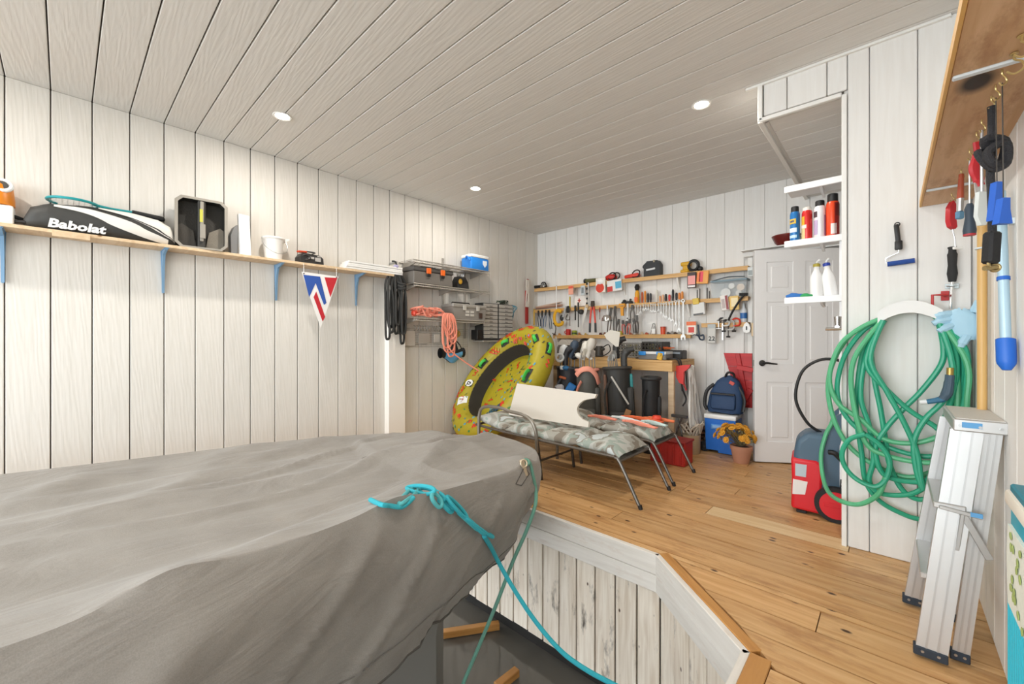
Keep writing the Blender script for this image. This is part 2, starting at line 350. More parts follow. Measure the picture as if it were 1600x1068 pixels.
# floor: deck boards
FW = 0.1735; SY = 2.27
def slip_x(y):
    if y >= SY: return None
    if y >= 1.79: return -0.96 + (SY - y) / (SY - 1.79) * 0.56
    return -0.40
fl = B()
fl.prismz([(LW, SY), (-.96, SY), (-.40, 1.79), (-.40, YO), (RW, YO), (RW, BW), (LW, BW)], -.14, -.03)
fl.box((LW + .22, (YO + SY) / 2, -.085), (.44, SY - YO, .11))
fl = struct(fl.obj('floor', M_DARK), 'pine plank deck floor')
rnd = random.Random(5)
yb = SY + FW * 16.4; k = 0; off = 0.088
y1 = BW
while y1 > YO:
    y0 = y1 - FW
    ym = (y0 + y1) / 2
    if y1 > SY + .001 and y0 < SY - .001: y0 = SY
    if y0 >= SY - .002: xa, xb = LW + .01, LW + .01
    else:
        e = .075 if y1 <= 1.80 else .075 / cos(RAD(49)) * .8
        xa, xb = slip_x(max(y0, -9)) + e, slip_x(y1 - 1e-4) + e
        if y1 > 2.2: pass
    # break points
    cuts = []; xx = max(xa, xb) + rnd.uniform(.5, 1.6)
    while xx < RW - .25: cuts.append(xx); xx += rnd.uniform(1.3, 2.4)
    if ym < 3.0: cuts = [c_ for c_ in cuts if c_ < -1.3 or ym < .9]
    if abs(ym - 3.05) < .09: cuts = [-2.2, -.95, -.18]
    if abs(ym - 2.1) < .09: cuts = [-.23]
    ends = [None] + cuts + [RW - .003]
    for j in range(len(ends) - 1):
        a0 = a1 = None
        if ends[j] is None: a0, a1 = xa, xb
        else: a0 = a1 = ends[j] + .002
        b_ = ends[j + 1] - (.002 if j < len(ends) - 2 else 0)
        poly = [(a0, y0 + .0036), (b_, y0 + .0036), (b_, y1 - .0036), (a1, y1 - .0036)]
        cx = sum(p[0] for p in poly) / 4
        m_ = M_FLOORP if (abs(ym - 3.05) < .09 and j == 2) else M_FLOOR
        B().prismz([(p[0] - cx, p[1] - ym) for p in poly], -.03, rnd.uniform(-.0012, 0)).obj('floor_board', m_, fl, (cx, ym, 0), smooth=False)
    y1 = y0
me = board(YO * -1 + SY - .01, .21, .03, 'Y').mesh('floor_board', M_EDGE)
for i in range(2): inst('floor_board', me, fl, (LW + .115 + .215 * i, (YO + SY) / 2, -.015))
# amber nosing boards along the slip
def nosing(p, q, wd, side, name='nosing_board'):
    p, q = Vector(p), Vector(q); d = (q - p).normalized(); nn = Vector((-d.y, d.x)) * side; L = (q - p).length
    o = B().box((0, wd / 2, 0), (L, wd, .03), bev=.003).obj(name, M_EDGE, fl, ((p.x + q.x) / 2, (p.y + q.y) / 2, -.013), (0, 0, math.atan2(d.y, d.x)))
    if side < 0: o.scale = (1, -1, 1)
    return o
nosing((-.96, SY), (-.40, 1.79), .05, 1); nosing((-.40, 1.79), (-.40, YO), .072, 1)
# slip fascia (whitewashed) and vertical weathered planks
fa = struct(B().box((-2.5, SY + .09, -.55), (3.2, .06, .94)).box((-.62, 2.13, -.55), (.74, .05, .94), (0, 0, math.atan2(-.48, .56))).box((-.33, -.9, -.55), (.05, 5.4, .94)).obj('wall_slip', M_DARK), 'end wall of the boat slip')
def seg_boards(p, q, faceside):
    p, q = Vector(p), Vector(q); d = (q - p).normalized(); L = (q - p).length; a = math.atan2(d.y, d.x); nn = Vector((d.y, -d.x))
    for z0, z1, o_ in ((-.115, -.002, .014), (-.215, -.118, .012)):
        mid = (p + q) / 2 + nn * o_
        B().box((0, 0, 0), (L + .006, .03, z1 - z0), bev=.003).obj('fascia_board', M_WASH, fa, (mid.x, mid.y, (z0 + z1) / 2), (0, 0, a))
    n = max(1, round(L / .139)); W = L / n
    me = B().box((0, 0, 0), (W - .010, .022, .7), bev=.003).mesh('slip_plank', M_PLANK)
    for i in range(n):
        c_ = p + d * (W * (i + .5)) - nn * (.012 + .003 * rnd.random())
        inst('slip_plank', me, fa, (c_.x, c_.y, -.555 + .01 * (rnd.random() - .5)), (0, 0, a + (pi if i % 2 else 0)))
seg_boards((-3.9, SY), (-.96, SY), 1); seg_boards((-.96, SY), (-.40, 1.79), 1); seg_boards((-.40, 1.79), (-.40, -1.5), 1)
# water in the slip
m = bpy.data.materials.new('slip_water'); m.use_nodes = True; N = m.node_tree.nodes; L_ = m.node_tree.links; b = N['Principled BSDF']
b.inputs['Base Color'].default_value = (.13, .12, .105, 1); b.inputs['Roughness'].default_value = .06; b.inputs['IOR'].default_value = 1.33; b.inputs['Specular IOR Level'].default_value = 1.0
tc = N.new('ShaderNodeTexCoord'); nz = N.new('ShaderNodeTexNoise'); nz.inputs['Scale'].default_value = 3.5; nz.inputs['Detail'].default_value = 3
bp = N.new('ShaderNodeBump'); bp.inputs['Strength'].default_value = .12; bp.inputs['Distance'].default_value = .05
L_.new(tc.outputs['Object'], nz.inputs['Vector']); L_.new(nz.outputs['Fac'], bp.inputs['Height']); L_.new(bp.outputs['Normal'], b.inputs['Normal'])
wt = B().box((-2.0, .7, -1.08), (24, 22, .1)).obj('water', m); wt['kind'] = 'stuff'; wt['label'] = 'dark still water in the boat slip'; wt['category'] = 'water'
# downlights
def downlight(x, y, label):
    t = thing('recessed_downlight', label, 'light', (x, y, CH), group='recessed ceiling downlights')
    B().lathe([(.03, 0), (.062, 0), (.066, -.003), (.060, -.007), (.048, -.004), (.046, .0)], 28).obj('trim_ring', M_WHITE, t)
    B().lathe([(.0, -.0035), (.046, -.0035), (.046, -.001), (.0, -.001)], 24).obj('lens', mat('FFF4E0', .5, emit=30), t)
    l = bpy.data.lights.new('downlight_lamp', 'AREA'); l.shape = 'DISK'; l.size = .09; l.energy = DOWNLIGHT_W; l.color = (1, .94, .86)
    o = bpy.data.objects.new('downlight_lamp', l); COL.objects.link(o); o.parent = t; o.location = (0, 0, -.009)
downlight(-3.347, 1.102, 'bright recessed ceiling downlight nearest the long pine wall shelf')
downlight(-.993, 3.065, 'bright recessed ceiling downlight beside the white soffit')
downlight(-3.374, 3.071, 'bright recessed ceiling downlight above the wire wall shelves')
downlight(-.99, 1.10, 'recessed ceiling downlight over the deck corner of the slip')
downlight(-3.35, -.88, 'recessed ceiling downlight over the boat stern by the pine shelf'); downlight(-.99, -.88, 'recessed ceiling downlight over the walkway behind the camera')
# inside door, six raised panels, standing ajar
d = bpy.data.objects.new('door_1', None); COL.objects.link(d); d.location = (-.334, 5.05, .01); d.rotation_euler = (0, 0, RAD(33.8)); struct(d, 'white six panel door standing ajar')
DWd, DHt = .80, 2.07; M_DOOR = mat('EDECEB', .4, var=.01)
s = B(); s.box((-DWd / 2, .0, DHt / 2), (DWd, .028, DHt))
s.obj('door_slab', M_DOOR, d)
st = B(); px_ = [(-DWd, -DWd + .11), (-.455, -.345), (-.11, 0)]
for a, b2 in px_: st.box(((a + b2) / 2, -.001, DHt / 2), (b2 - a, .042, DHt), bev=.002)
zr = [(0, .2), (.78, .96), (1.56, 1.66), (1.95, DHt)]
for a, b2 in zr: st.box((-DWd / 2, -.001, (a + b2) / 2), (DWd - .01, .0415, b2 - a), bev=.002)
st.obj('stile_and_rail', M_DOOR, d)
for x0, x1 in ((-.69, -.455), (-.345, -.11)):
    for z0, z1 in ((.2, .78), (.96, 1.56), (1.66, 1.95)):
        q = B(); q.box(((x0 + x1) / 2, 0, (z0 + z1) / 2), (x1 - x0 - .07, .04, z1 - z0 - .07), bev=.011); q.obj('door_panel', M_DOOR, d)
hd = B(); hd.lathe([(.0, 0), (.028, 0), (.03, .008), (.02, .014), (.012, .04), (.0, .042)], 18, Matrix.Translation((-.735, -.021, .965)) @ Matrix.Rotation(pi / 2, 4, 'X'))
hd.tube([(-.735, -.058, .965), (-.70, -.06, .968), (-.66, -.062, .962), (-.615, -.06, .958)], [.011, .010, .008, .007], 8, k=4); hd.obj('door_handle', M_BLACK, d)
B().box((-DWd - .001, 0, .965), (.004, .024, .06)).obj('latch_plate', M_STEEL, d)
# ================================================================== BOAT UNDER ITS COVER
def lerp(a, b, t): return a + (b - a) * t
def curve(keys, t):
    for i in range(len(keys) - 1):
        if t <= keys[i + 1][0]:
            a, b = keys[i], keys[i + 1]; u = (t - a[0]) / (b[0] - a[0]); u = max(0, min(1, u)); u = u * u * (3 - 2 * u) * .5 + u * .5
            return tuple(lerp(a[k], b[k], u) for k in range(1, len(a)))
    return keys[-1][1:]
# gunwale outline (x, y, z) from the near stern, round the bow, to the far stern
gun = [(-1.22, -2.6, .62), (-1.21, -1.2, .62), (-1.24, -.3, .62), (-1.27, .1, .605), (-1.33, .5, .60), (-1.39, .85, .575), (-1.45, 1.2, .535), (-1.51, 1.55, .49), (-1.58, 1.85, .455),
       (-1.66, 2.05, .44), (-1.82, 2.19, .46), (-2.05, 2.22, .47), (-2.32, 2.17, .46), (-2.56, 2.02, .455), (-2.76, 1.72, .49), (-2.89, 1.3, .515), (-2.97, .8, .54), (-3.0, .2, .565), (-3.02, -.5, .59), (-3.04, -1.4, .6), (-3.04, -2.6, .6)]
GP = smooth_path(gun, 12)
spine = [(-2.13, -2.6, .66), (-2.13, -1.2, .64), (-2.13, -.2, .60), (-2.12, .5, .565), (-2.08, 1.0, .565), (-2.02, 1.35, .575), (-1.98, 1.62, .565), (-1.96, 1.75, .555)]
SP = smooth_path(spine, 16)
def near_spine(p, i):
    f = i / (len(GP) - 1); f = 1 - abs(2 * f - 1)           # 0 at stern, 1 at bow middle
    yy = min(p.y - .25, 1.75); best = min(SP, key=lambda q: abs(q.y - yy)); return best
nT, nS = 34, 26
rows = []
for i, g in enumerate(GP):
    s_ = near_spine(g, i); row = []
    a = GP[min(i + 1, len(GP) - 1)] - GP[max(i - 1, 0)]; nrm = Vector((a.y, -a.x, 0)).normalized()
    for j in range(nT):                                    # spine -> gunwale
        t = j / (nT - 1); p = s_.lerp(g, t)
        sag = -.055 * sin(pi * t) * (1 if g.y < 1.4 else .35)
        p.z += sag
        # long tension creases running from the bow aft and small ripples
        q = Vector((p.x * 1.1, p.y * .35, 0)); ph = noise.noise(q * 2.2) * 3.2
        p.z += .010 * sin(p.x * 13 + ph + p.y * 1.7) * sin(pi * t) + .012 * noise.noise(Vector((p.x * 3, p.y * 1.1, 3)))
        cr = abs(noise.noise(Vector((p.x * 2.3 + p.y * .8, p.y * .5 - p.x * .4, 8)))); p.z += .028 * max(0, 1 - cr * 9) * min(1, 2.5 * (1 - t) + .25)
        row.append(p)
    hem = -.10 + .05 * noise.noise(Vector((g.x * 2, g.y * 2, 1))) - (.03 if 1.2 < g.y else 0)
    for j in range(1, nS + 1):                             # gunwale -> hem
        t = j / nS; p = g.copy(); p.z = lerp(g.z, hem, t)
        bow = max(0, min(1, (g.y - .9) / 1.0))
        out = .05 * sin(min(1, t * 2.2) * pi / 2) - (.10 + .16 * bow) * t ** 1.8
        fold = .020 * t * sin(i * .22 + 2.4 * noise.noise(Vector((i * .06, t * 1.5, 0)))) + .028 * noise.noise(Vector((g.x * 2.6, g.y * 2.6, t * 2.2)))*min(1, 3 * t)
        cr = abs(noise.noise(Vector((g.y * 2.4 + t * 1.6, t * 1.2 - g.x, 5)))); fold += .022 * max(0, 1 - cr * 7) * min(1, 4 * t)
        row.append(p + nrm * (out + fold))
    rows.append(row)
# two spots where the cover is propped from below
for (px_, py_, ht, rad) in ((-1.30, .17, .045, .13), (-1.40, .86, .03, .16), (-1.62, 1.84, .05, .12), (-2.62, 1.93, .035, .16), (-2.2, 2.08, .03, .14)):
    for r_ in rows:
        for p in r_:
            d2 = ((p.x - px_) ** 2 + (p.y - py_) ** 2) / rad ** 2
            if p.z > .2: p.z += ht * math.exp(-d2 * 1.3)
bt = thing('boat', 'boat in the slip hidden under a loose grey fabric cover', 'boat', (-2.1, 0, -1.0))
def BL(p): return Vector(p) - Vector((-2.1, 0, -1.0))
m = bpy.data.materials.new('cover_canvas'); m.use_nodes = True; N = m.node_tree.nodes; L_ = m.node_tree.links; b = N['Principled BSDF']
b.inputs['Roughness'].default_value = .85; b.inputs['Sheen Weight'].default_value = .15
tc = N.new('ShaderNodeTexCoord'); n1 = N.new('ShaderNodeTexNoise'); n1.inputs['Scale'].default_value = 350; n1.inputs['Detail'].default_value = 3
n2 = N.new('ShaderNodeTexNoise'); n2.inputs['Scale'].default_value = 5; n2.inputs['Detail'].default_value = 5
for q in (n1, n2): L_.new(tc.outputs['Object'], q.inputs['Vector'])
rp = N.new('ShaderNodeValToRGB'); rp.color_ramp.elements[0].color = srgb('7E7973'); rp.color_ramp.elements[1].color = srgb('99948D'); rp.color_ramp.elements[0].position = .3; rp.color_ramp.elements[1].position = .7
ad = N.new('ShaderNodeMath'); ad.operation = 'ADD'; hv = N.new('ShaderNodeMath'); hv.operation = 'MULTIPLY'; hv.inputs[1].default_value = .5
L_.new(n1.outputs['Fac'], ad.inputs[0]); L_.new(n2.outputs['Fac'], ad.inputs[1]); L_.new(ad.outputs[0], hv.inputs[0]); L_.new(hv.outputs[0], rp.inputs['Fac']); L_.new(rp.outputs['Color'], b.inputs['Base Color'])
bp = N.new('ShaderNodeBump'); bp.inputs['Strength'].default_value = .5; bp.inputs['Distance'].default_value = .03
n3 = N.new('ShaderNodeTexNoise'); n3.inputs['Scale'].default_value = 2.4; n3.inputs['Detail'].default_value = 4; n3.inputs['Distortion'].default_value = 1.6
mp = N.new('ShaderNodeMapping'); mp.inputs['Scale'].default_value = (2.0, .8, 2.0); L_.new(tc.outputs['Object'], mp.inputs['Vector']); L_.new(mp.outputs['Vector'], n3.inputs['Vector'])
L_.new(n3.outputs['Fac'], bp.inputs['Height']); L_.new(bp.outputs['Normal'], b.inputs['Normal'])
M_CANVAS = m
cv = B().grid(lambda i, j: BL(rows[i][j]), len(rows), len(rows[0]))
bmesh.ops.remove_doubles(cv.bm, verts=cv.bm.verts[:], dist=.002)
cov = cv.obj('cover', M_CANVAS, bt, ang=80)
# seam piping along the hem and across the top
B().tube([BL(r_[-1]) for r_ in rows[::2]], .006, 5).obj('hem_cord', mat('5C5853', .8), cov)
B().tube([BL(rows[i][nT + 20] + Vector((.004, .002, 0))) for i in range(0, len(rows), 2)], .0022, 4).obj('seam', mat('6A6661', .8), cov)
# hull below the cover
hull = []
for i, g in enumerate(GP[::4]):
    s_ = near_spine(g, i * 4); row = []
    for j in range(10):
        t = j / 9; z = lerp(.40, -1.0, t); k = min(.97, .16 + 1.25 * t ** .8)
        c_ = Vector((lerp(g.x, s_.x, min(k, .97)), lerp(g.y, min(g.y, s_.y - .3 if g.y > 1.6 else g.y), min(k, .97)), z)); row.append(BL(c_))
    hull.append(row)
B().grid(lambda i, j: hull[i][j], len(hull), 10).obj('hull', mat('8A8884', .5), bt)
def on_cover(u, v, lift=.014):
    # march the pixel ray down to the cover mesh
    best = None; o_ = Vector((0, 0, CAM_H)); d_ = ray(u, v).normalized()
    loc, nn, fi, ds = BVH.ray_cast(BL(o_), d_)
    if loc is None: return at_z(u, v, .45)
    return loc + nn * (lift if nn.dot(d_) < 0 else -lift) + Vector((-2.1, 0, -1.0))
from mathutils.bvhtree import BVHTree
_bm = bmesh.new(); _bm.from_mesh(cov.data); BVH = BVHTree.FromBMesh(_bm); _bm.free()
def on_bow(u, v, yy, lift=.012):
    loc, nn, fi, ds = BVH.ray_cast(BL(Vector((0, 0, CAM_H))), ray(u, v).normalized())
    if loc is None or loc.y < yy - .5: return at_y(u, v, yy)
    return loc - ray(u, v).normalized() * lift + Vector((-2.1, 0, -1.0))
# bow eye sticking out through the cover
e = on_bow(820, 722, 1.9, .02)
be = B(); be.box(BL(e + Vector((.0, -.01, -.03))), (.016, .03, .10), (.25, 0, -.5), bev=.004); be.torus(BL(e + Vector((.01, -.02, .0))), .02, .005, 14, 6, (.3, 1.2, 0)); be.obj('bow_eye', mat('C9B9A0', .4, .6), bt)
sl = B().tube([BL(on_bow(u, v, yy, .004)) for u, v, yy in ((820, 728, 1.87), (806, 756, 1.80), (815, 758, 1.80), (827, 740, 1.85))], .0022, 4, True); sl.obj('slit', mat('4A4744', .9), bt)

# ------------------------------------------------------------------ ropes
M_TEAL = mat('35B4C4', .75, bump=.6, bscale=350, var=.25); M_TEALG = mat('6FA592', .8, bump=.6, bscale=350, var=.25)
def px_path(L): return [on_bow(u, v, yy, .014) if v < 800 else at_y(u, v, yy) for u, v, yy in L]
r1 = B(); r1.tube(px_path([(815, 722, 1.86), (822, 718, 1.875), (828, 724, 1.875), (832, 740, 1.87), (837, 765, 1.86), (836, 790, 1.84), (822, 830, 1.80), (800, 880, 1.74), (775, 945, 1.66), (750, 1005, 1.60), (722, 1072, 1.52), (705, 1120, 1.5)]), .0105, 10, k=6)
r1.torus(on_bow(822, 722, 1.865, .022), .016, .010, 16, 8, (.4, .5, 0))
tag(r1.obj('bow_rope', M_TEALG), 'faded green rope knotted at the bow ring, hanging straight down', 'rope')
# braided (chain-stitched) teal rope lying on the cover
deck_pts = [(580, 786), (600, 790), (625, 792), (640, 780), (655, 772), (672, 775), (684, 790), (700, 795), (716, 815), (735, 825), (757, 838)]
tr = thing('dock_line', 'bright teal rope chain-knotted on the cover, running to the water', 'rope', on_cover(668, 775))
def TL(p): return Vector(p) - tr.location
ln = B(); ln.tube([TL(on_cover(u, v)) for u, v in ((580, 786), (592, 789), (606, 791), (622, 792), (632, 787), (642, 778))], .009, 10, k=5); ln.obj('rope_end', M_TEAL, tr)
links = [((620, 788), (652, 769)), ((636, 772), (672, 771)), ((655, 770), (690, 783)), ((667, 775), (683, 792)), ((682, 782), (702, 799)), ((690, 778), (722, 808)), ((712, 801), (743, 826)), ((716, 806), (752, 832)), ((728, 815), (766, 836))]
for i, (a, b_) in enumerate(links):
    p, q = on_cover(*a, lift=.018 + .010 * (i % 2)), on_cover(*b_, lift=.018 + .010 * (i % 2)); d_ = (q - p); sd_ = d_.cross(Vector((.3, -.4, 1))).normalized() * .019
    up_ = Vector((.3, -.4, .8)).normalized() * .008
    pts = [p, p.lerp(q, .25) + sd_ + up_, p.lerp(q, .75) + sd_ * .9, q + up_, p.lerp(q, .75) - sd_ * .9 + up_, p.lerp(q, .25) - sd_]
    B().tube([TL(x) for x in pts], .0085, 8, True, 5).obj('rope_loop', M_TEAL if i % 3 else mat('58B9BE', .75, bump=.6, bscale=350, var=.2), tr)
dn = [TL(on_cover(754, 836)), TL(on_cover(764, 852)), TL(at_y(778, 876, 1.56)), TL(at_y(800, 915, 1.60)), TL(at_y(835, 968, 1.66)), TL(at_y(875, 1015, 1.70)), TL(at_y(915, 1045, 1.72)), TL(at_y(965, 1072, 1.73)), TL(at_y(1010, 1095, 1.74))]
B().tube(dn, .0115, 10, k=6).obj('rope_standing_part', M_TEAL, tr)
t = thing('timber_beams', 'amber wooden beams at the water line', 'timber', (-2.0, 1.6, -1.03))  # amber bars drawn level with the water surface
for a, b_, nm in (((690, 990), (780, 976), 'cross_beam'), ((775, 1074), (808, 1048), 'cross_beam')):
    p, q_ = at_z(*a, -1.0), at_z(*b_, -1.0); d_ = q_ - p
    B().box((0, 0, 0), (d_.length, .05, .05), bev=.004).obj(nm, M_EDGE, t, (p + q_) / 2 - t.location, (0, 0, math.atan2(d_.y, d_.x)))

# ================================================================== LONG SHELF ON THE LEFT WALL
SZT = 1.905; SD = .20; SXF = LW + .012 + SD
sh = thing('wall_shelf', 'long raw pine shelf on blue brackets along the left wall', 'shelf', (LW + .012, .4, SZT))
y_a, y_b = -1.6, 2.40
B().box((SD / 2, (y_a + y_b) / 2 - .4, -.011), (y_b - y_a, SD, .022), (0, 0, pi / 2), bev=.002).obj('shelf_board', M_SHELF, sh)
B().box((SD + .006, at_x(112, 370, SXF).y - .4, -.026), (.012, .17, .035), (0, .1, 0), bev=.002).obj('splice_block', M_SHELF, sh)
M_BRK = mat('7FA6C8', .4, .2)
for u in (4, 255, 432, 557):
    yb_ = at_x(u, 400, LW + .03).y - .4
    bk = B()
    bk.prism([(0, 0), (0, -.315), (.008, -.32), (.014, -.24), (.026, -.12), (.06, -.035), (.17, -.012), (.175, 0)], .016, Matrix.Translation((.006, yb_, -.023)))
    bk.prism([(-.014, -.022), (.014, -.022), (.005, -.345), (-.005, -.345)], .006, Matrix.Translation((.004, yb_, 0)) @ Matrix.Rotation(pi / 2, 4, 'Z')); bk.box((.10, yb_, -.0245), (.19, .026, .004))
    bo = bk.obj('bracket', M_BRK, sh)
    for dz in (-.06, -.335): B().cyl((.006, yb_, dz), (.012, yb_, dz), .004, n=8).obj('screw', M_STEEL, bo)
def LS(u, v, dx=0.0): return at_x(u, v, SXF - dx)           # a point above the shelf at dx from its front edge
def shelf_y(u, dx=.1): return at_x(u, 360, SXF - dx).y
# --- orange and white jug at the frame edge
y = shelf_y(-7, .1)
t = thing('pump_jug', 'orange and white plastic jug at the left end of the pine shelf', 'jug', (SXF - .10, y, SZT))
B().box((0, 0, .06), (.13, .15, .12), bev=.015, seg=2).obj('base', M_WHITE, t)
o = B(); o.lathe([(.0, .12), (.078, .12), (.078, .15), (.07, .24), (.05, .27), (.0, .275)], 20); o.obj('shell', mat('E8890F', .35), t)
o = B(); o.torus((.05, .03, .235), .035, .012, 18, 8, (0, pi / 2 - .3, 0)); o.obj('handle', M_WHITE, t)
B().cyl((.045, .03, .235), (.062, .03, .235), .024, n=16).obj('gauge', M_DKSTEEL, t)
# --- racket bag
y0b, y1b = at_x(36, 360, SXF - .03).y, at_x(277, 370, SXF - .03).y
t = thing('racket_bag', 'black tennis bag with broad white stripes and white lettering on pine shelf', 'bag', (SXF - .095, (y0b + y1b) / 2, SZT))
Lb = (y1b - y0b)
def bagprof(s_):       # s 0..1 along the bag: half-depth, height
    k = [(0, .04, .06), (.04, .065, .14), (.15, .078, .178), (.4, .086, .20), (.65, .088, .20), (.85, .082, .185), (.95, .07, .15), (1, .03, .06)]
    return curve(k, s_)
def bagpt(i, j, nu=28, nv=20, infl=0):
    s_ = i / (nu - 1); w_, h_ = bagprof(s_); a = 2 * pi * j / nv
    ca, sa = cos(a), sin(a); x_ = (w_ + infl) * math.copysign(abs(ca) ** .75, ca); z_ = h_ / 2 + (h_ / 2 + infl) * math.copysign(abs(sa) ** .8, sa)
    return Vector((x_, -Lb / 2 + Lb * s_, max(z_, .002)))
bg = B().grid(lambda i, j: bagpt(i, j), 28, 20, cv=True); bg.obj('bag_body', mat('3A3A38', .55, bump=.15, bscale=30, var=.15), t, ang=70)
def bagstripe(s0, s1, c0, c1, name, mt, infl=.003, nu=26):
    # band on the camera side; cross position c runs 0 (bottom front) .. 1 (top back)
    def f(i, j):
        s_ = lerp(s0, s1, i / (nu - 1)); c_ = lerp(c0(s_), c1(s_), j / 5); a = lerp(-pi / 2, pi / 2 * 1.5, c_)
        w_, h_ = bagprof(s_); ca, sa = cos(a), sin(a)
        return Vector(((w_ + infl) * math.copysign(abs(ca) ** .75, ca), -Lb / 2 + Lb * s_, h_ / 2 + (h_ / 2 + infl) * math.copysign(abs(sa) ** .8, sa)))
    B().grid(f, nu, 6).obj(name, mt, t, ang=80)
bagstripe(.17, .93, lambda s_: .57 - .62 * max(0, s_ - .17) ** 1.1, lambda s_: .645 - .50 * max(0, s_ - .17) ** 1.25, 'white_stripe', mat('E9E6DF', .5))
bagstripe(.44, .985, lambda s_: .64 - .62 * (s_ - .44), lambda s_: .80 - .36 * (s_ - .44), 'white_stripe', mat('E9E6DF', .5))
bagstripe(.30, .97, lambda s_: .655 - .52 * max(0, s_ - .3) ** 1.2, lambda s_: .672 - .52 * max(0, s_ - .3) ** 1.2, 'zip', M_BLACK, .005)
tx = text_mesh('Babolat', .075, M_WHITE, .004, .003, .15)
inst('lettering', tx, t, (.083, -.145, .04), (pi / 2 * 1.12, 0, pi / 2), (1.15, 1, 1))
B().tube([(0, -Lb / 2 + .0, .05), (.02, -Lb / 2 - .045, .06), (.03, -Lb / 2 - .05, .03), (.04, -Lb / 2 + .01, .03)], .012, 8, k=4).obj('carry_loop', M_BLACK, t)
# --- teal racket lying on the bag
t = thing('tennis_racket', 'teal tennis racket with black grip lying on top of striped bag', 'racket', (SXF - .12, (y0b + y1b) / 2, SZT + .205))
B().torus((0, -.16, .012), .12, .009, 28, 8).tube([(-.05, -.07, .012), (-.01, .03, .012)], .008, 8).tube([(.05, -.07, .012), (.01, .03, .012)], .008, 8).cyl((0, .02, .012), (0, .13, .014), .010, n=10).obj('frame', mat('1E9AA0', .35), t)
B().cyl((0, .13, .014), (0, .30, .0), .017, .020, n=10).ell((0, .30, 0), (.022, .016, .019), 10).obj('grip', M_BLACK, t)
st_ = B()
for k in range(-4, 5):
    hl = math.sqrt(max(0, .118 ** 2 - (k * .026) ** 2)); st_.cyl((k * .026, -.16 - hl, .012), (k * .026, -.16 + hl, .012), .0012, n=4); st_.cyl((-hl, -.16 + k * .026, .012), (hl, -.16 + k * .026, .012), .0012, n=4)
st_.obj('string_bed', M_WHITE, t)
o = tag(B().box((0, 0, 0), (.012, .07, .010), bev=.003).box((.0, .03, .002), (.014, .03, .014), bev=.003).obj('red_clip', mat('D2451E', .4), None, (SXF - .09, at_x(101, 330, SXF - .09).y, SZT + .235)), 'small red clip on top of striped tennis bag', 'clip')
# --- black tool tote standing on end
ya, yb2 = at_x(276, 380, SXF - .02).y, at_x(352, 385, SXF - .05).y
t = thing('tool_tote', 'open black plastic tool caddy standing on its side, showing two compartments', 'caddy', (SXF - .055, (ya + yb2) / 2, SZT), (0, 0, RAD(-6)))
Wt, Ht, Dt = (yb2 - ya), .385, .13; M_TOTE = mat('35332F', .6, bump=.3, bscale=80); M_TOTEG = mat('9C968C', .5)
def rr(x0, x1, z0, z1, c): return [(x0 + c, z0), (x1 - c, z0), (x1, z0 + c), (x1, z1 - c), (x1 - c, z1), (x0 + c, z1), (x0, z1 - c), (x0, z0 + c)]
MX = Matrix.Rotation(pi / 2, 4, 'Z')          # prism plane x->y , thickness -> -x
q = B(); q.prism(rr(-Wt / 2, Wt / 2, 0, Ht, .035), .012, MX @ Matrix.Translation((0, .05, 0))); q.obj('back_panel', M_TOTE, t)
def frame(bb, outer, inner, t_, M):
    n = len(outer)
    for y_ in (-t_ / 2, t_ / 2):
        O = [bb.bm.verts.new(M @ Vector((p[0], y_, p[1]))) for p in outer]; I = [bb.bm.verts.new(M @ Vector((p[0], y_, p[1]))) for p in inner]
        for i in range(n): bb.bm.faces.new((O[i], O[(i + 1) % n], I[(i + 1) % n], I[i]))
        if y_ < 0: O0, I0 = O, I
    for i in range(n):
        bb.bm.faces.new((O0[i], O0[(i + 1) % n], O[(i + 1) % n], O[i])); bb.bm.faces.new((I0[i], I0[(i + 1) % n], I[(i + 1) % n], I[i]))
    return bb
q = B(); frame(q, rr(-Wt / 2, Wt / 2, 0, Ht, .035), rr(-Wt / 2 + .012, Wt / 2 - .012, .012, Ht - .012, .03), .10, MX); q.obj('side_wall', M_TOTE, t)
q = B(); frame(q, rr(-Wt / 2 - .008, Wt / 2 + .008, -.0, Ht + .006, .037), rr(-Wt / 2 + .012, Wt / 2 - .012, .014, Ht - .012, .03), .012, MX @ Matrix.Translation((0, -.05, 0))); q.obj('rim', M_TOTEG, t)
q = B(); q.box((.0, .0, Ht / 2), (.10, .05, Ht - .02), bev=.008); q.obj('centre_divider', M_TOTE, t)
q = B(); q.box((.055, .0, Ht * .55), (.02, .022, Ht * .8), bev=.004); q.box((.068, .004, Ht * .35), (.01, .035, .11), bev=.003); q.obj('handle', M_TOTEG, t)
q = B(); q.box((.064, -.005, Ht * .66), (.008, .02, .10), bev=.002); q.obj('price_sticker', mat('C6C24E', .5), t)
for sgn in (-1, 1):
    q = B(); q.prism([(sgn * .03, .02), (sgn * (Wt / 2 - .012), .02), (sgn * (Wt / 2 - .012), Ht * .45), (sgn * (Wt / 2 - .035), Ht * .5), (sgn * .05, Ht * .38)], .035, MX @ Matrix.Translation((0, .03, 0))); q.obj('tray_step', mat('8E877B' if sgn > 0 else '4A4640', .6, bump=.3, bscale=120), t)
# --- white foam panel with grey side
t = thing('foam_panel', 'tall white foam board offcut with grey edge beside the tool caddy', 'panel', (SXF - .085, at_x(376, 380, SXF - .05).y, SZT), (0, 0, RAD(8)))
B().box((.04, .02, .165), (.03, .085, .35), (0, -.10, 0), bev=.003).obj('white_face', M_WHITE, t)
B().prism([(-.07, 0), (-.02, 0), (-.02, .25), (-.05, .22), (-.075, .15)], .05, MX).obj('grey_side', mat('8A8B8C', .6), t)
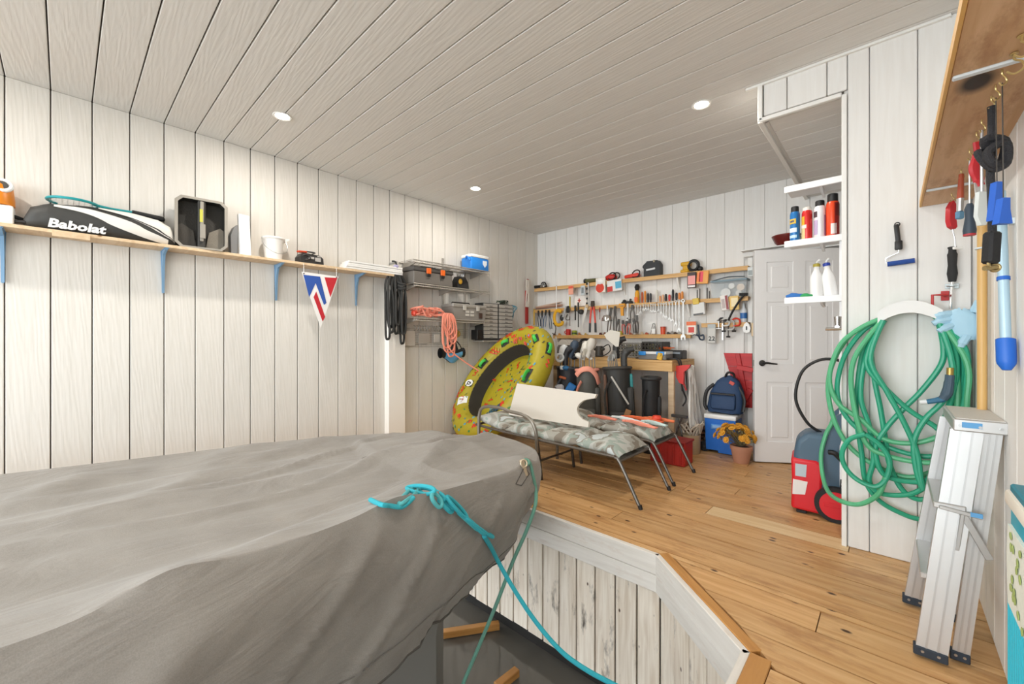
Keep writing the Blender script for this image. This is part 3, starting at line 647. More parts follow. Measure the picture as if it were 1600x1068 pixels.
# --- white bucket
yb3 = at_x(428, 390, SXF - .08).y
t = thing('bucket', 'white plastic bucket with wire bail on pine shelf', 'bucket', (SXF - .095, yb3, SZT))
B().lathe([(.0, .004), (.062, .0), (.066, .004), (.083, .17), (.088, .178), (.093, .185), (.093, .195), (.086, .198), (.081, .19), (.062, .012), (.0, .010)], 28).obj('pail', mat('F4F3F0', .35), t)
B().prism([(.07, .195), (.125, .205), (.12, .19), (.085, .165)], .06, MX).obj('spout', mat('F4F3F0', .35), t)
bl = B(); bl.tube([(.02, -.096, .18), (.075, -.095, .11), (.10, -.03, .055), (.10, .05, .05), (.06, .097, .10), (.02, .096, .18)], .0022, 6, k=6); bl.obj('bail', M_STEEL, t)
# --- battery charger
t = thing('battery_charger', 'small black battery charger with red clamp on the pine shelf', 'charger', (SXF - .09, at_x(485, 400, SXF - .07).y, SZT))
q = B(); q.prism([(-.105, 0), (.105, 0), (.10, .06), (.07, .085), (-.08, .095), (-.105, .06)], .13, MX); q.obj('case', mat('2D2B2A', .5), t)
q = B(); q.box((.068, .05, .045), (.006, .05, .035)); q.box((.068, -.01, .055), (.006, .05, .02)); q.box((.068, .06, .075), (.006, .03, .01)); q.obj('gauge_panel', mat('B8B4AE', .5), t)
B().tube([(.05, -.10, .05), (.075, -.06, .08), (.075, -.02, .05), (.07, -.06, .03), (.06, .0, .09), (.02, .04, .115), (.0, -.03, .12)], .006, 6, k=5).obj('cable', mat('3A3634', .6), t)
B().box((.02, -.075, .108), (.03, .09, .018), (.1, 0, .2), bev=.005).obj('clamp', mat('D2451E', .45), t)
# --- stack of white boards
for k in range(4):
    ya_ = 1.86 + .012 * k; yb_ = 2.50
    o = B().box((0, 0, 0), (.17 - .012 * (k % 2), yb_ - ya_, .019), bev=.002).obj('white_board', mat('F0EFEC', .45), None, (SXF - .085 + .01 * (k % 2), (ya_ + yb_) / 2, SZT + .010 + .0205 * k))
    tag(o, '%s white board in the small stack at the shelf end, counted from the bottom' % ORD[k], 'board', 'white boards stacked on the pine shelf')
# --- pennant hanging from the shelf front
pa, pb, pc = at_x(471, 424, SXF + .006), at_x(529, 432, SXF + .006), at_x(501, 512, SXF + .006)
t = thing('pennant', 'triangular white pennant with blue and red bars hanging from shelf', 'flag', (SXF + .006, pa.y, pa.z))
def PT(a, b_): # a across (0..1 along top), b down (0..1)
    p = Vector((0, pa.y, pa.z)); q = Vector((0, pb.y, pa.z)); r_ = Vector((0, (pa.y + pb.y) / 2, pc.z - .0))
    top = p.lerp(q, a); return (top.y + (r_.y - top.y) * b_ - pa.y, top.z + (r_.z - top.z) * b_ - pa.z)
def PV(u, v): p = at_x(u, v, SXF + .006); return (p.y - pa.y, p.z - pa.z)
def flagpoly(name, uv, col, off): B().prism([PV(*q) for q in uv], .0012, MX, y0=-off).obj(name, mat(col, .7, bump=.2, bscale=200), t, smooth=False)
flagpoly('cloth', [(471, 424), (529, 432), (501, 512)], 'F1EFEC', .0)
flagpoly('blue_bar', [(474, 429), (500, 432), (510, 473), (506, 476), (493, 442), (483, 464)], '2C55A8', .0025)
flagpoly('red_bar', [(507, 433), (527, 434), (516, 464)], 'C2222E', .0025)
flagpoly('red_bar', [(494, 455), (508, 495), (504, 502), (490, 464)], 'C2222E', .0025)
for y_ in (.02, pb.y - pa.y - .02):
    B().cyl((.0, y_, -.016), (.005, y_, -.016), .006, n=8).obj('eyelet', M_DKSTEEL, t); B().tube([(.002, y_, -.014), (-.002, y_, SZT - .012 - pa.z), (-.008, y_, SZT - .012 - pa.z)], .002, 5).obj('hanging_tie', M_WHITE, t)
# --- square post against the left wall
y0p, y1p = at_x(607, 600, LW + .09).y, at_x(633, 600, LW + .09).y
struct(B().box((LW + .05, (y0p + y1p) / 2, .87), (.09, y1p - y0p, 1.74), bev=.004).obj('trim_5', mat('F3EFE8', .5)), 'white square post against the left wall')
# ================================================================== WIRE SHELVES AND STORAGE ON THE LEFT WALL
M_WIRE = mat('A8A299', .45, .2); WX = LW + .012
def wire_shelf(ya, yb, z, label, depth=.30):
    t = thing('wire_shelf', label, 'shelf', (WX, (ya + yb) / 2, z), group='wire shelves on the left wall'); h_ = (yb - ya) / 2
    q = B()
    n = int((yb - ya) / .03)
    for i in range(n + 1):
        y_ = -h_ + (yb - ya) * i / n; q.tube([(0, y_, 0), (depth, y_, 0), (depth, y_, -.032)], .0024, 4)
    q.obj('deck_wires', M_WIRE, t)['kind'] = 'stuff'
    for x_, z_ in ((.004, -.004), (depth * .5, -.004), (depth, -.004), (depth + .001, -.03)):
        B().cyl((x_, -h_, z_), (x_, h_, z_), .0058, n=6).obj('rail', M_WIRE, t)
    for y_ in (-h_ + .06, 0, h_ - .06):
        q = B(); q.prism([(0, -.006), (depth - .02, -.010), (depth - .02, -.022), (.0, -.075)], .012, Matrix.Translation((0, y_, 0))); q.obj('bracket_arm', mat('A8A197', .45, .3), t)
    return t
WS_A, WS_B = 2.58, 3.72
wire_shelf(WS_A, WS_B, 2.085, 'topmost grey wire shelf, holding the small blue cooler')
wire_shelf(WS_A, WS_B, 1.825, 'middle grey wire shelf holding a toolbox with orange latches')
wire_shelf(WS_A, WS_B, 1.445, 'lowest grey wire shelf with the salmon rope draped over it')
for i, y_ in enumerate((WS_A + .62, WS_B - .16)):
    struct(B().box((WX + .006, y_, 1.72), (.014, .028, 1.0), bev=.002).obj('trim_%d' % (6 + i), M_WIRE), 'slotted upright carrying the wire shelves')
# --- grid rack below, with clips and cards
t = thing('wire_grid_rack', 'grey wire grid rack with cards and hooks below the wire shelves', 'rack', (WX + .02, 3.02, 1.12))
q = B(); ga, gb = -.40, .58
for k in range(9): q.cyl((.0, ga, .0 + .027 * k), (.0, gb, .0 + .027 * k), .002, n=4)
for k in range(13): q.cyl((.004, ga + (gb - ga) * k / 12, -.005), (.004, ga + (gb - ga) * k / 12, .225), .002, n=4)
q.obj('grid_wires', M_WIRE, t)['kind'] = 'stuff'
for y_, w_, h_, col in ((-.33, .16, .17, 'C9C2B8'), (-.12, .16, .12, 'B8B1A6'), (.07, .09, .10, 'D6D0C6')):
    B().box((.012, y_, .10), (.012, w_, h_), bev=.002).obj('card', mat(col, .6), t)
for k in range(12):
    y_ = -.26 + .04 * k; q = B(); q.tube([(.01, y_, .25), (.035, y_, .24), (.04, y_, .215), (.03, y_ + .006, .19), (.015, y_, .20)], .0035, 5, k=3); q.obj('hook', M_STEEL, t)
B().cyl((.02, .37, .16), (.045, .37, .16), .045, n=20).torus((.047, .37, .16), .03, .012, 18, 6, (0, pi / 2, 0)).obj('tape_roll', mat('B08F45', .55), t)
# --- toolbox with orange latches (second shelf)
def WS(u, v, x): return at_x(u, v, LW + x)
ya, yb = WS(645, 440, .28).y, WS(708, 450, .28).y
t = thing('toolbox', 'grey plastic toolbox with two orange latches on the middle wire shelf', 'toolbox', (WX + .16, (ya + yb) / 2, 1.829)); Lh = (yb - ya) / 2
M_TB = mat('6E6963', .5, bump=.1); q = B(); q.box((0, 0, .07), (.22, Lh * 2 - .02, .14), bev=.008); q.obj('body', M_TB, t)
q = B(); q.box((0, 0, .165), (.235, Lh * 2, .05), bev=.01, seg=2); q.obj('lid', mat('4C4946', .5), t)
q = B(); q.tube([(0, -.10, .19), (0, -.10, .215), (0, .10, .215), (0, .10, .19)], .009, 8); q.obj('handle', M_BLACK, t)
for y_ in (-Lh * .28, Lh * .42):
    q = B().box((.122, y_, .150), (.016, .062, .065), bev=.005).obj('latch', mat('E2661E', .4), t)
    B().box((.12, y_, .105), (.012, .055, .035), bev=.004).obj('latch_hook', M_BLACK, q)
# --- small black drill case with yellow spot
y_ = WS(725, 445, .25).y
t = thing('tool_pouch', 'small black pouch with a yellow patch beside the orange-latched toolbox', 'pouch', (WX + .17, y_, 1.829))
q = B(); q.prism([(-.09, 0), (.10, 0), (.085, .09), (.04, .15), (-.06, .155), (-.09, .10)], .10, MX); q.obj('pouch_body', mat('262524', .7, bump=.3, bscale=40), t)
B().ell((.055, -.045, .09), (.012, .03, .035), 12).obj('patch', mat('C99A2A', .5), t)
q = B()
for k in range(5): q.cyl((.0, -.05 + k * .022, .15), (.01, -.055 + k * .024, .19), .006, n=6)
q.obj('bits', M_STEEL, t)
# --- blue cooler on top shelf
ya, yb = WS(729, 410, .26).y, WS(770, 410, .26).y
t = thing('lunch_cooler', 'small blue cooler with white lid on the topmost wire shelf', 'cooler', (WX + .155, (ya + yb) / 2, 2.089)); Lh = .15
q = B(); q.box((0, 0, .08), (.20, Lh * 2, .16), bev=.014, seg=2); q.obj('body', mat('2585E0', .4), t)
q = B(); q.box((0, 0, .18), (.205, Lh * 2 + .01, .04), bev=.012, seg=2); q.obj('lid', M_WHITE, t)
q = B(); q.tube([(.0, -Lh - .008, .14), (.02, -Lh - .02, .17), (.06, -Lh - .02, .15), (.09, -Lh - .02, .11)], .008, 8, k=4); q.obj('handle', mat('2585E0', .4), t)
q = B(); q.prism([(.04, .13), (.11, .13), (.11, .085), (.075, .045), (.04, .085)], .004, MX @ Matrix.Translation((0, -.103, 0))); q.obj('shield_emblem', mat('E8EEF6', .4), t)
# --- clear / grey case with latches on third shelf
ya, yb = WS(708, 480, .28).y, 3.70
t = thing('parts_case', 'translucent grey tackle case with latches on the lowest wire shelf', 'case', (WX + .155, (ya + yb) / 2, 1.449)); Lh = (yb - ya) / 2
q = B(); q.prism([(-Lh + .02, 0), (Lh - .02, 0), (Lh, .15), (-Lh, .15)], .22, MX); q.obj('body', mat('8C8781', .3), t)
q = B(); q.box((0, 0, .17), (.235, Lh * 2 + .01, .045), bev=.01); q.obj('lid', mat('9B968F', .35), t)
q = B(); q.tube([(0.02, -Lh + .05, .19), (.02, -Lh + .06, .215), (.02, .06, .215), (.02, .07, .19)], .008, 8); q.obj('handle', M_DKSTEEL, t)
for y_ in (-.10, .12): B().box((.122, y_, .145), (.014, .05, .06), bev=.004).obj('latch', mat('BDB8B0', .4), t)
for y_, z_ in ((-.05, .06), (.03, .06), (.03, .10), (-.05, .10)): B().box((.113, y_, z_), (.008, .06, .028), bev=.002).obj('tray_window', mat('C7C3BC', .2), t)
B().box((.116, .17, .06), (.012, .06, .07), bev=.003).obj('label', mat('4A352C', .5), t)
# --- small-parts drawer cabinets, standing on a wall ledge
struct(B().box((WX + .10, 4.02, 1.185), (.2, .62, .02), bev=.002).obj('trim_8', M_WIRE), 'small wall ledge under the drawer cabinets')
for i, (ya, yb, lab) in enumerate(((3.74, 4.02, 'grey small-parts drawer cabinet nearest the wire shelves'), (4.03, 4.32, 'grey small-parts drawer cabinet nearest the room corner, wires on top'))):
    t = thing('drawer_cabinet', lab, 'cabinet', (WX + .09, (ya + yb) / 2, 1.195), group='small-parts drawer cabinets'); w_ = yb - ya
    q = B(); q.box((-.01, 0, .25), (.16, w_, .50), bev=.003); q.obj('carcass', mat('3A3836', .55), t)
    for k in range(9):
        dz = .03 + .052 * k
        dr = B().box((.072, 0, dz + .022), (.02, w_ - .022, .044), bev=.003).obj('drawer', mat('B2ADA5', .3), t)
        B().box((.085, 0, dz + .016), (.012, .05, .01), bev=.002).obj('knob', mat('8D8881', .3), dr)
q = B(); r_ = random.Random(3)
for k in range(7): q.tube([(r_.uniform(-.05, .06), r_.uniform(-.09, .09), r_.uniform(.006, .05)) for _ in range(5)], .006, 6, k=5)
tag(q.obj('wire_tangle', mat('3F4A3E', .6), None, (WX + .10, 4.16, 1.70)), 'tangle of dark green wire on top of drawer cabinet', 'wire')
q = B()
for k in range(6): q.tube([(.0, .0, .12), (.02 + .01 * k, -.02 + .012 * k, .08), (r_.uniform(-.03, .04), r_.uniform(-.04, .05), -.02), (r_.uniform(-.03, .03), r_.uniform(-.03, .03), -.09 - .02 * k)], .004, 5, k=4)
o = q.obj("cord_bundle", mat("2F7F96", .6)); o.location = (WX + .12, 4.345, 1.58); tag(o, 'small bundle of blue cord hanging beside the drawer cabinet', 'cord')
# --- black rope hank on the post
c_ = at_x(625, 470, LW + .22)
t = thing('rope_hank', 'thick hank of black rope hanging above the white post', 'rope', (LW + .19, c_.y - .03, 1.95))
M_BR = mat('3B3B3A', .8, bump=.6, bscale=260, var=.2); r_ = random.Random(9)
for k in range(9):
    a = (k - 4) * .025; xo = .04 * sin(k * 2.1); lo = -.74 + .13 * r_.random() - .06 * cos(k * .8)
    B().tube([(0, a * .25 - .01, 0), (xo * .5, a - .022, -.12), (xo + .01, a - .028 + r_.uniform(-.02, .02), -.35), (xo + .012, a - .03, lo + .05), (xo, a, lo), (xo - .005, a + .026, lo + .06), (xo, a + .02 + r_.uniform(-.02, .02), -.33), (0, a + .012, -.12)], .0125, 7, True, 5).obj('rope_loop', M_BR, t)
wr_ = B()
for k in range(4): wr_.torus((.01, .055, -.13 - .018 * k), .042, .012, 18, 7, (.25 * (k % 2) - .1, .3, 0))
wr_.obj('wrap_turns', M_BR, t)
B().tube([(0, 0, -.02), (0, .01, .05), (-.02, .0, .10), (-.06, -.01, .11)], .010, 7, k=4).obj('hanging_loop', M_BR, t)
B().box((0, .0, .035), (.05, .05, .06), (.3, .2, .4), bev=.012).obj('lilac_tie', mat('A9A3C8', .7), t)
struct(B().box((LW + .07, c_.y + .01, 2.055), (.14, .02, .02), bev=.004).obj('trim_9', M_STEEL), 'metal peg for the rope hank')
# --- salmon rope over third shelf
t = thing('salmon_rope', 'salmon pink tow rope heaped on the lowest wire shelf and hanging down', 'rope', (WX + .2, 2.95, 1.449))
M_SAL = mat('F0957E', .7, bump=.5, bscale=300, var=.15); r_ = random.Random(4)
q = B(); pts = []
for k in range(46): pts.append((r_.uniform(-.04, .12), -.33 + .37 * ((k * 5) % 46) / 46, r_.uniform(.012, .125)))
q.tube(pts, .0105, 7, k=5); q.obj('rope_heap', M_SAL, t)
for k in range(7):
    a = .055 + .028 * (k % 4); lo = -.14 - .05 * k; w_ = .05 + .014 * (k % 3)
    B().tube([(.10, a, .06), (.135, a - w_, -.02), (.14, a - w_, lo + .06), (.145, a, lo), (.14, a + w_, lo + .07), (.13, a + w_ * .8, -.02)], .0105, 7, True, 5).obj('rope_loop', M_SAL, t)
cr = [(.12, .02, .05), (.15, -.02, -.05), (.15, .05, -.15), (.15, .06, -.30), (.16, .10, -.38), (.18, .22, -.47), (.22, .36, -.565), (.26, .44, -.62)]
B().tube(cr, .0085, 7, k=5).obj('rope_tail', M_SAL, t)
B().box((.02, -.31, .05), (.07, .06, .06), bev=.015).obj('red_float', mat('D4452F', .5), t)
# --- black bag with blue band hanging from rack
c_ = at_x(706, 548, LW + .16)
t = thing('strap_bag', 'black strap bag with light blue band hanging under the wire rack', 'bag', (LW + .16, c_.y, 1.02))
q = B()
def bagf(i, j):
    s_ = i / 15 - .5; a = 2 * pi * j / 14; r2 = .055 + .012 * cos(s_ * 9); return Vector((.05 * cos(a), .36 * s_, .04 * cos(s_ * 2 * pi) * -.6 + r2 * sin(a) * 1.2))
q.grid(bagf, 16, 14, cv=True); q.obj('bag_body', mat('1E1F22', .6), t, ang=80)
q = B()
def bandf(i, j):
    s_ = (i / 9 - .5) * .72; a = lerp(-1.2, .5, j / 5); r2 = .059 + .012 * cos(s_ * 9); return Vector((.054 * cos(a), .36 * s_, .04 * cos(s_ * 2 * pi) * -.6 + r2 * sin(a) * 1.2))
q.grid(bandf, 10, 6); q.obj('blue_band', mat('5E9FCB', .5, var=.3, bscale=20), t, ang=80)
for s_ in (-1, 1): B().tube([(.02, s_ * .15, .04), (.03, s_ * .10, .12), (.01, s_ * .03, .20), (0, 0, .26)], .010, 6, k=4, flat=.4).obj('strap', mat('1E1F22', .6), t)
B().box((.0, .03, .10), (.02, .10, .14), (.4, 0, 0), bev=.005).obj('flap', mat('24252A', .6), t)
# small black speaker box behind drawer cabinets
o = tag(B().box((0, 0, 0), (.12, .10, .13), bev=.006).cyl((.06, 0, .01), (.064, 0, .01), .035, n=16).obj('black_box', mat('1B1B1B', .5), None, (WX + .12, 3.67, 1.27)), 'small black box hung between wire rack and drawer cabinets', 'box')
# ================================================================== TOWABLE TUBE
n_ = Vector((cos(.6065) * cos(-1.7127), cos(.6065) * sin(-1.7127), sin(.6065)))
t1 = Vector((0, 0, 1)).cross(n_).normalized(); t2 = n_.cross(t1); ro = 1.2126; ta = t1 * cos(ro) + t2 * sin(ro); tb = t2 * cos(ro) - t1 * sin(ro)
t = thing('towable_tube', 'yellow inflatable towing tube printed with coloured sprinkles, leaning by the corner', 'inflatable tube', (-3.468, 3.591, .69))
t.rotation_euler = Matrix((ta, tb, n_)).transposed().to_euler()
t.scale = (1, .7506, 1); TR, Tr = .8242, .1576; M_TUBE = mat('A99A22', .5, bump=.05, bscale=25, var=.1)
prof = []
for k in range(22):
    a = lerp(-pi * .5, 2.70, k / 21); prof.append((TR - Tr + Tr * cos(a), Tr * .92 * sin(a)))
inner = [(TR - 2 * Tr - .004, -.01), (TR - 2 * Tr - .03, -.05)]
B().lathe([(.0, -.13), (TR - 2 * Tr, -.145)] + prof, 64, caps=False).obj('ring', M_TUBE, t, ang=60)
B().lathe([(TR - Tr + Tr * cos(2.66), Tr * .92 * sin(2.66)), (TR - Tr + Tr * cos(2.9), Tr * .92 * sin(2.9)), (TR - 2 * Tr - .002, .0), (TR - 2 * Tr - .012, -.06), (TR - 2 * Tr - .03, -.13)], 56, caps=False).obj('inner_wall', mat('34302B', .85, bump=.3, bscale=200), t, ang=60)
B().lathe([(.0, -.07), (.2, -.072), (.36, -.088), (TR - 2 * Tr - .025, -.115), (TR - 2 * Tr - .02, -.14), (0, -.14)], 48).obj('floor_pad', M_TUBE, t, ang=60)
def on_ring(ang, k, lift=.002):      # k: angle round the tube section (pi/2 = crown)
    r_ = TR - Tr + (Tr + lift) * cos(k); return Vector((r_ * cos(ang), r_ * sin(ang), (Tr * .92 + lift) * sin(k)))
def strip(bb, pts, wd):
    for i in range(len(pts) - 1):
        a, b_ = Vector(pts[i]), Vector(pts[i + 1]); up = Vector((a.x, a.y, 0)).normalized() * .3 + Vector((0, 0, 1)); s_ = (b_ - a).cross(up).normalized() * wd
        vs = [bb.bm.verts.new(p) for p in (a - s_, b_ - s_, b_ + s_, a + s_)]; bb.bm.faces.new(vs)
r_ = random.Random(12); cols = {'red_print': ('CF3520', 40), 'green_print': ('3F7A3A', 56), 'blue_print': ('4E93B0', 52), 'dark_print': ('3C4238', 48)}
for nm, (cc, cnt) in cols.items():
    q = B()
    for k in range(cnt):
        an = r_.uniform(0, 2 * pi); kk = r_.uniform(.15, 2.6)
        if nm == 'red_print':
            pts = []; da, dk = .055, .13
            for z_ in range(5): pts.append(on_ring(an + da * z_ * .7, kk + (dk if z_ % 2 else -dk), .003))
            strip(q, pts, .013)
        else:
            d_ = r_.uniform(-.2, .2); strip(q, [on_ring(an, kk, .003), on_ring(an + .05, kk + d_ * .8, .003)], .012)
    for k in range(cnt // 4):
        an = r_.uniform(0, 2 * pi); rr_ = r_.uniform(.06, .36)
        p = Vector((rr_ * cos(an), rr_ * sin(an), -.066 - rr_ * .045)); d_ = Vector((r_.uniform(-1, 1), r_.uniform(-1, 1), 0)).normalized() * .035
        if nm == 'red_print': strip(q, [p + Vector((0, 0, .003)), p + d_ + Vector((.02, 0, .003)), p + d_ * 2 + Vector((-.01, .02, .003)), p + d_ * 3 + Vector((.02, 0, .002))], .010)
        else: strip(q, [p + Vector((0, 0, .003)), p + d_ + Vector((0, 0, .003))], .009)
    q.obj(nm, mat(cc, .5), t)['kind'] = 'stuff'
M_HG = mat('45C24B', .5)
def patch(ang, kk, w_, h_, nm, mt, par, lift=.004, arc=True):
    q = B(); q.grid(lambda i, j: on_ring(ang + (i / 6 - .5) * w_, kk + (j / 4 - .5) * h_, lift), 7, 5); return q.obj(nm, mt, par, ang=80)
for an, kq in ((88, 2.15), (47, 2.05), (340, 1.45), (322, .35), (290, 1.3)):
    A_ = RAD(an); pc_ = patch(A_, kq, .25, .52, 'handle_patch', mat('33352F', .8), t)
    B().tube([on_ring(A_ - .085, kq, .004), on_ring(A_ - .07, kq, .03), on_ring(A_, kq, .042), on_ring(A_ + .07, kq, .03), on_ring(A_ + .085, kq, .004)], .021, 8, k=4, flat=.5).obj('grab_handle', M_HG, pc_)
lp = patch(RAD(119), 2.15, .17, .60, 'logo_patch', mat('2C2C2A', .7), t)
q = B(); cc_ = on_ring(RAD(119), 2.15, .008)
fn = (on_ring(RAD(119), 2.15, .1) - cc_).normalized(); Mq = Matrix.Translation(cc_) @ fn.to_track_quat('Z', 'Y').to_matrix().to_4x4()
q.lathe([(0, 0), (.05, 0), (.05, .003), (0, .003)], 20, Mq); lg = q.obj('logo_disc', M_WHITE, lp)
q = B(); q.torus((0, 0, .005), .024, .006, 14, 5, a0=.4, a1=4.6); q.box((.008, -.008, .005), (.012, .03, .006)); q.box((-.03, .02, .005), (.02, .008, .006)); q.bm.transform(Mq); q.obj('logo_mark', M_BLACK, lp)
patch(RAD(146), 2.1, .22, .85, 'white_label', mat('E6E8E6', .4), t)
tx = text_mesh('Bone', .14, mat('1C4A5C', .5), .002, .006); cc_ = on_ring(RAD(240), 1.7, .006); fn = (on_ring(RAD(240), 1.7, .1) - cc_).normalized()
o = inst('lettering', tx, t, cc_); xax = -Vector((cos(RAD(240)), sin(RAD(240)), 0)).cross(Vector((0, 0, -1))).normalized(); yax = fn.cross(xax).normalized(); xax = yax.cross(fn); o.rotation_euler = Matrix((xax, yax, fn)).transposed().to_euler()

# ================================================================== TWO CHAISE LOUNGES
m = bpy.data.materials.new('camouflage_fabric'); m.use_nodes = True; N = m.node_tree.nodes; L_ = m.node_tree.links; b = N['Principled BSDF']; b.inputs['Roughness'].default_value = .8
tc = N.new('ShaderNodeTexCoord'); nz = N.new('ShaderNodeTexNoise'); nz.inputs['Scale'].default_value = 5.0; nz.inputs['Detail'].default_value = 2.5; nz.inputs['Distortion'].default_value = .5
oi = N.new('ShaderNodeObjectInfo'); av = N.new('ShaderNodeVectorMath'); av.operation = 'ADD'; L_.new(tc.outputs['Object'], av.inputs[0]); L_.new(oi.outputs['Location'], av.inputs[1]); L_.new(av.outputs[0], nz.inputs['Vector'])
rp = N.new('ShaderNodeValToRGB'); rp.color_ramp.interpolation = 'CONSTANT'; e = rp.color_ramp.elements; e[0].color = srgb('827A6E'); e[1].position = .41; e[1].color = srgb('A3A198')
for ps, cc in ((.48, 'B9BAB4'), (.54, '9AA59C'), (.60, '8B857B'), (.65, 'C4CBCB')): z_ = e.new(ps); z_.color = srgb(cc)
L_.new(nz.outputs['Fac'], rp.inputs['Fac']); L_.new(rp.outputs['Color'], b.inputs['Base Color']); M_CAMO = m
M_FRM = mat('6A655F', .35, .7)
def chaise(y0, y1, x0, x1, label, arms, grp):
    yc = (y0 + y1) / 2; h_ = (y1 - y0) / 2; t = thing('chaise_lounge', label, 'lounge chair', (x1, yc, 0), group=grp); L = x1 - x0; zs = .335
    for s_ in (-1, 1):
        B().tube([(-L, s_ * h_, zs + .03), (-L + .5, s_ * h_, zs + .01), (-.30, s_ * h_, zs), (-.20, s_ * h_, zs - .005), (-.15, s_ * h_, zs - .05), (-.0, s_ * h_, .006)], .0125, 8, k=5).obj('side_rail', M_FRM, t)
        B().cyl((0.004, s_ * h_, 0), (-.004, s_ * h_, .03), .015, n=10).obj('foot_cap', M_BLACK, t)
        B().tube([(-.95, s_ * (h_ - .01), zs), (-.92, s_ * (h_ - .01), .15), (-.90, s_ * (h_ - .01), 0)], .0135, 8).obj('leg', M_DKSTEEL, t)
    B().cyl((-.17, -h_, zs - .03), (-.17, h_, zs - .03), .012, n=8).obj('cross_bar', M_FRM, t); B().cyl((-.92, -h_, .16), (-.92, h_, .16), .010, n=8).obj('cross_bar', M_FRM, t)
    B().cyl((-L, -h_, zs + .03), (-L, h_, zs + .03), .012, n=8).obj('head_bar', M_FRM, t)
    for s_ in arms:
        a = B(); yy = s_ * (h_ + .02); xa, xb = -L + .06, -.93
        a.tube([(xb, yy, zs - .10), (xb - .005, yy, zs + .06), (xb - .06, yy, zs + .165), (xb - .16, yy, zs + .205), (xb - .30, yy, zs + .215), (xb - .45, yy, zs + .235), (xa + .08, yy, zs + .22), (xa + .01, yy, zs + .14), (xa, yy, zs - .10), (xa, yy, 0)], .016, 8, k=6); a.obj('armrest', mat('857F75', .4, .6), t)
    # quilted cushion in sections
    nsec = 4; ends = [-.17 - (L - .17) * k / nsec for k in range(nsec + 1)]
    for k in range(nsec):
        a0, a1 = ends[k], ends[k + 1]
        def cf(i, j, a0=a0, a1=a1, k=k):
            u = i / 9; v = j / 23; ang = 2 * pi * v
            # rounded pillow slab
            ca, sa = cos(ang), sin(ang); sq = lambda c, p: math.copysign(abs(c) ** p, c)
            puff = (sin(pi * u) ** .45) if 0 < u < 1 else 0.12
            yy = (h_ - .012) * sq(ca, .35); thick = .012 + .05 * puff * (1 - .55 * abs(sq(ca, .35)) ** 6)
            z_ = zs + .035 + thick * (sq(sa, .6)) + .008 * noise.noise(Vector((a0 + u, yy * 3, k)) * 4)
            x_ = lerp(a0, a1, u)
            if k == 0 and u < .35: z_ -= .045 * (1 - u / .35) ** 1.5
            if k == nsec - 1: z_ += .06 * u
            return Vector((x_, yy, z_))
        q = B().grid(cf, 10, 24, cv=True); q.obj('cushion_section', M_CAMO, t, ang=80)
        if k: B().cyl((a0, -h_ + .03, zs + .045), (a0, h_ - .03, zs + .045), .006, n=6).obj('seam', mat('6B675E', .8), t)
    return t
chaise(2.765, 3.275, -3.03, -1.31, 'camouflage-cushioned lounge chair nearest the boat, holding the white board', (-1,), 'camouflage lounge chairs')
chaise(3.40, 3.865, -2.55, -1.32, 'camouflage-cushioned lounge chair nearest the workbench, orange gear on it', (-1,), 'camouflage lounge chairs')
# --- white board with round notch on the lounge chairs
t0 = at_y(798, 645, 3.02); L_b = at_y(920, 665, 3.02).x - t0.x
wbp = [(0, 0), (L_b, .0), (L_b + .0, .045)] + [(L_b + .0 - .135 * sin(pi * k / 12) ** .5 + .02 * k / 12, .045 + .20 * k / 12) for k in range(1, 12)] + [(L_b + .04, .25), (L_b + .055, .285), (.07, .315)]
o = B().prism(wbp, .028).obj('white_board', mat('D6CEC2', .5), None, (t0.x, 3.0, .458), (RAD(-9), 0, RAD(1.5)))
tag(o, 'cream white board with a round notch standing on the camouflage lounge chair', 'board')
# --- orange and white ski gear on the second lounge
sk = [(-2.05, 3.50, 0.446, .30, .02, 'F09078', 'salmon pink flat strap nearest the white board'), (-1.80, 3.56, 0.447, .44, -.30, 'E9EDEC', 'white paddle blade lying on the lounge chair'), (-1.66, 3.47, 0.444, .38, -.28, 'F0957E', 'salmon pink handle lying at the lounge chair edge'),
      (-1.74, 3.69, 0.446, .42, -.05, 'E2673A', 'orange tube handle lying across the lounge chair'), (-1.62, 3.78, 0.444, .30, .12, 'E87B4A', 'orange strap nearest the bench leg'), (-1.58, 3.60, 0.442, .26, -.2, 'C4D8D4', 'pale aqua paddle tip pointing at the lounge foot')]
for x_, y_, z_, L, a, cc, lab in sk:
    q = B(); q.tube([(-L / 2, 0, .006), (-L / 4, .012, .014), (0, 0, .012), (L / 4, -.012, .014), (L / 2, 0, .006)], [.012, .016, .020, .016, .012], 8, k=4, flat=.55); q.box((L / 2 - .03, 0, .008), (.07, .045, .012), bev=.004); q.box((-L / 2 + .02, 0, .008), (.04, .03, .014), bev=.004)
    tag(q.obj('ski_handle', mat(cc, .5), None, (x_, y_, z_), (0, 0, a)), lab, 'strap', 'ski gear on the lounge chair')
tag(B().lathe([(0, 0), (.035, 0), (.045, .02), (.035, .045), (0, .05)], 16).obj('red_puck', mat('E04830', .4), None, (-1.60, 3.72, .455)), 'round red cap lying among the orange straps', 'cap')
# --- red plastic crate under the lounge chair
t = thing('red_crate', 'red plastic box on the floor under the far lounge chair', 'box', (-1.60, 4.06, 0))
B().box((0, 0, .11), (.34, .22, .22), bev=.01).obj('body', mat('B5281F', .5), t); B().box((0, 0, .225), (.36, .24, .02), bev=.004).obj('lid', mat('8E1D18', .5), t)
for k in range(5): B().box((-.13 + .065 * k, -.113, .11), (.018, .012, .18), bev=.003).obj('rib', mat('B5281F', .5), t)

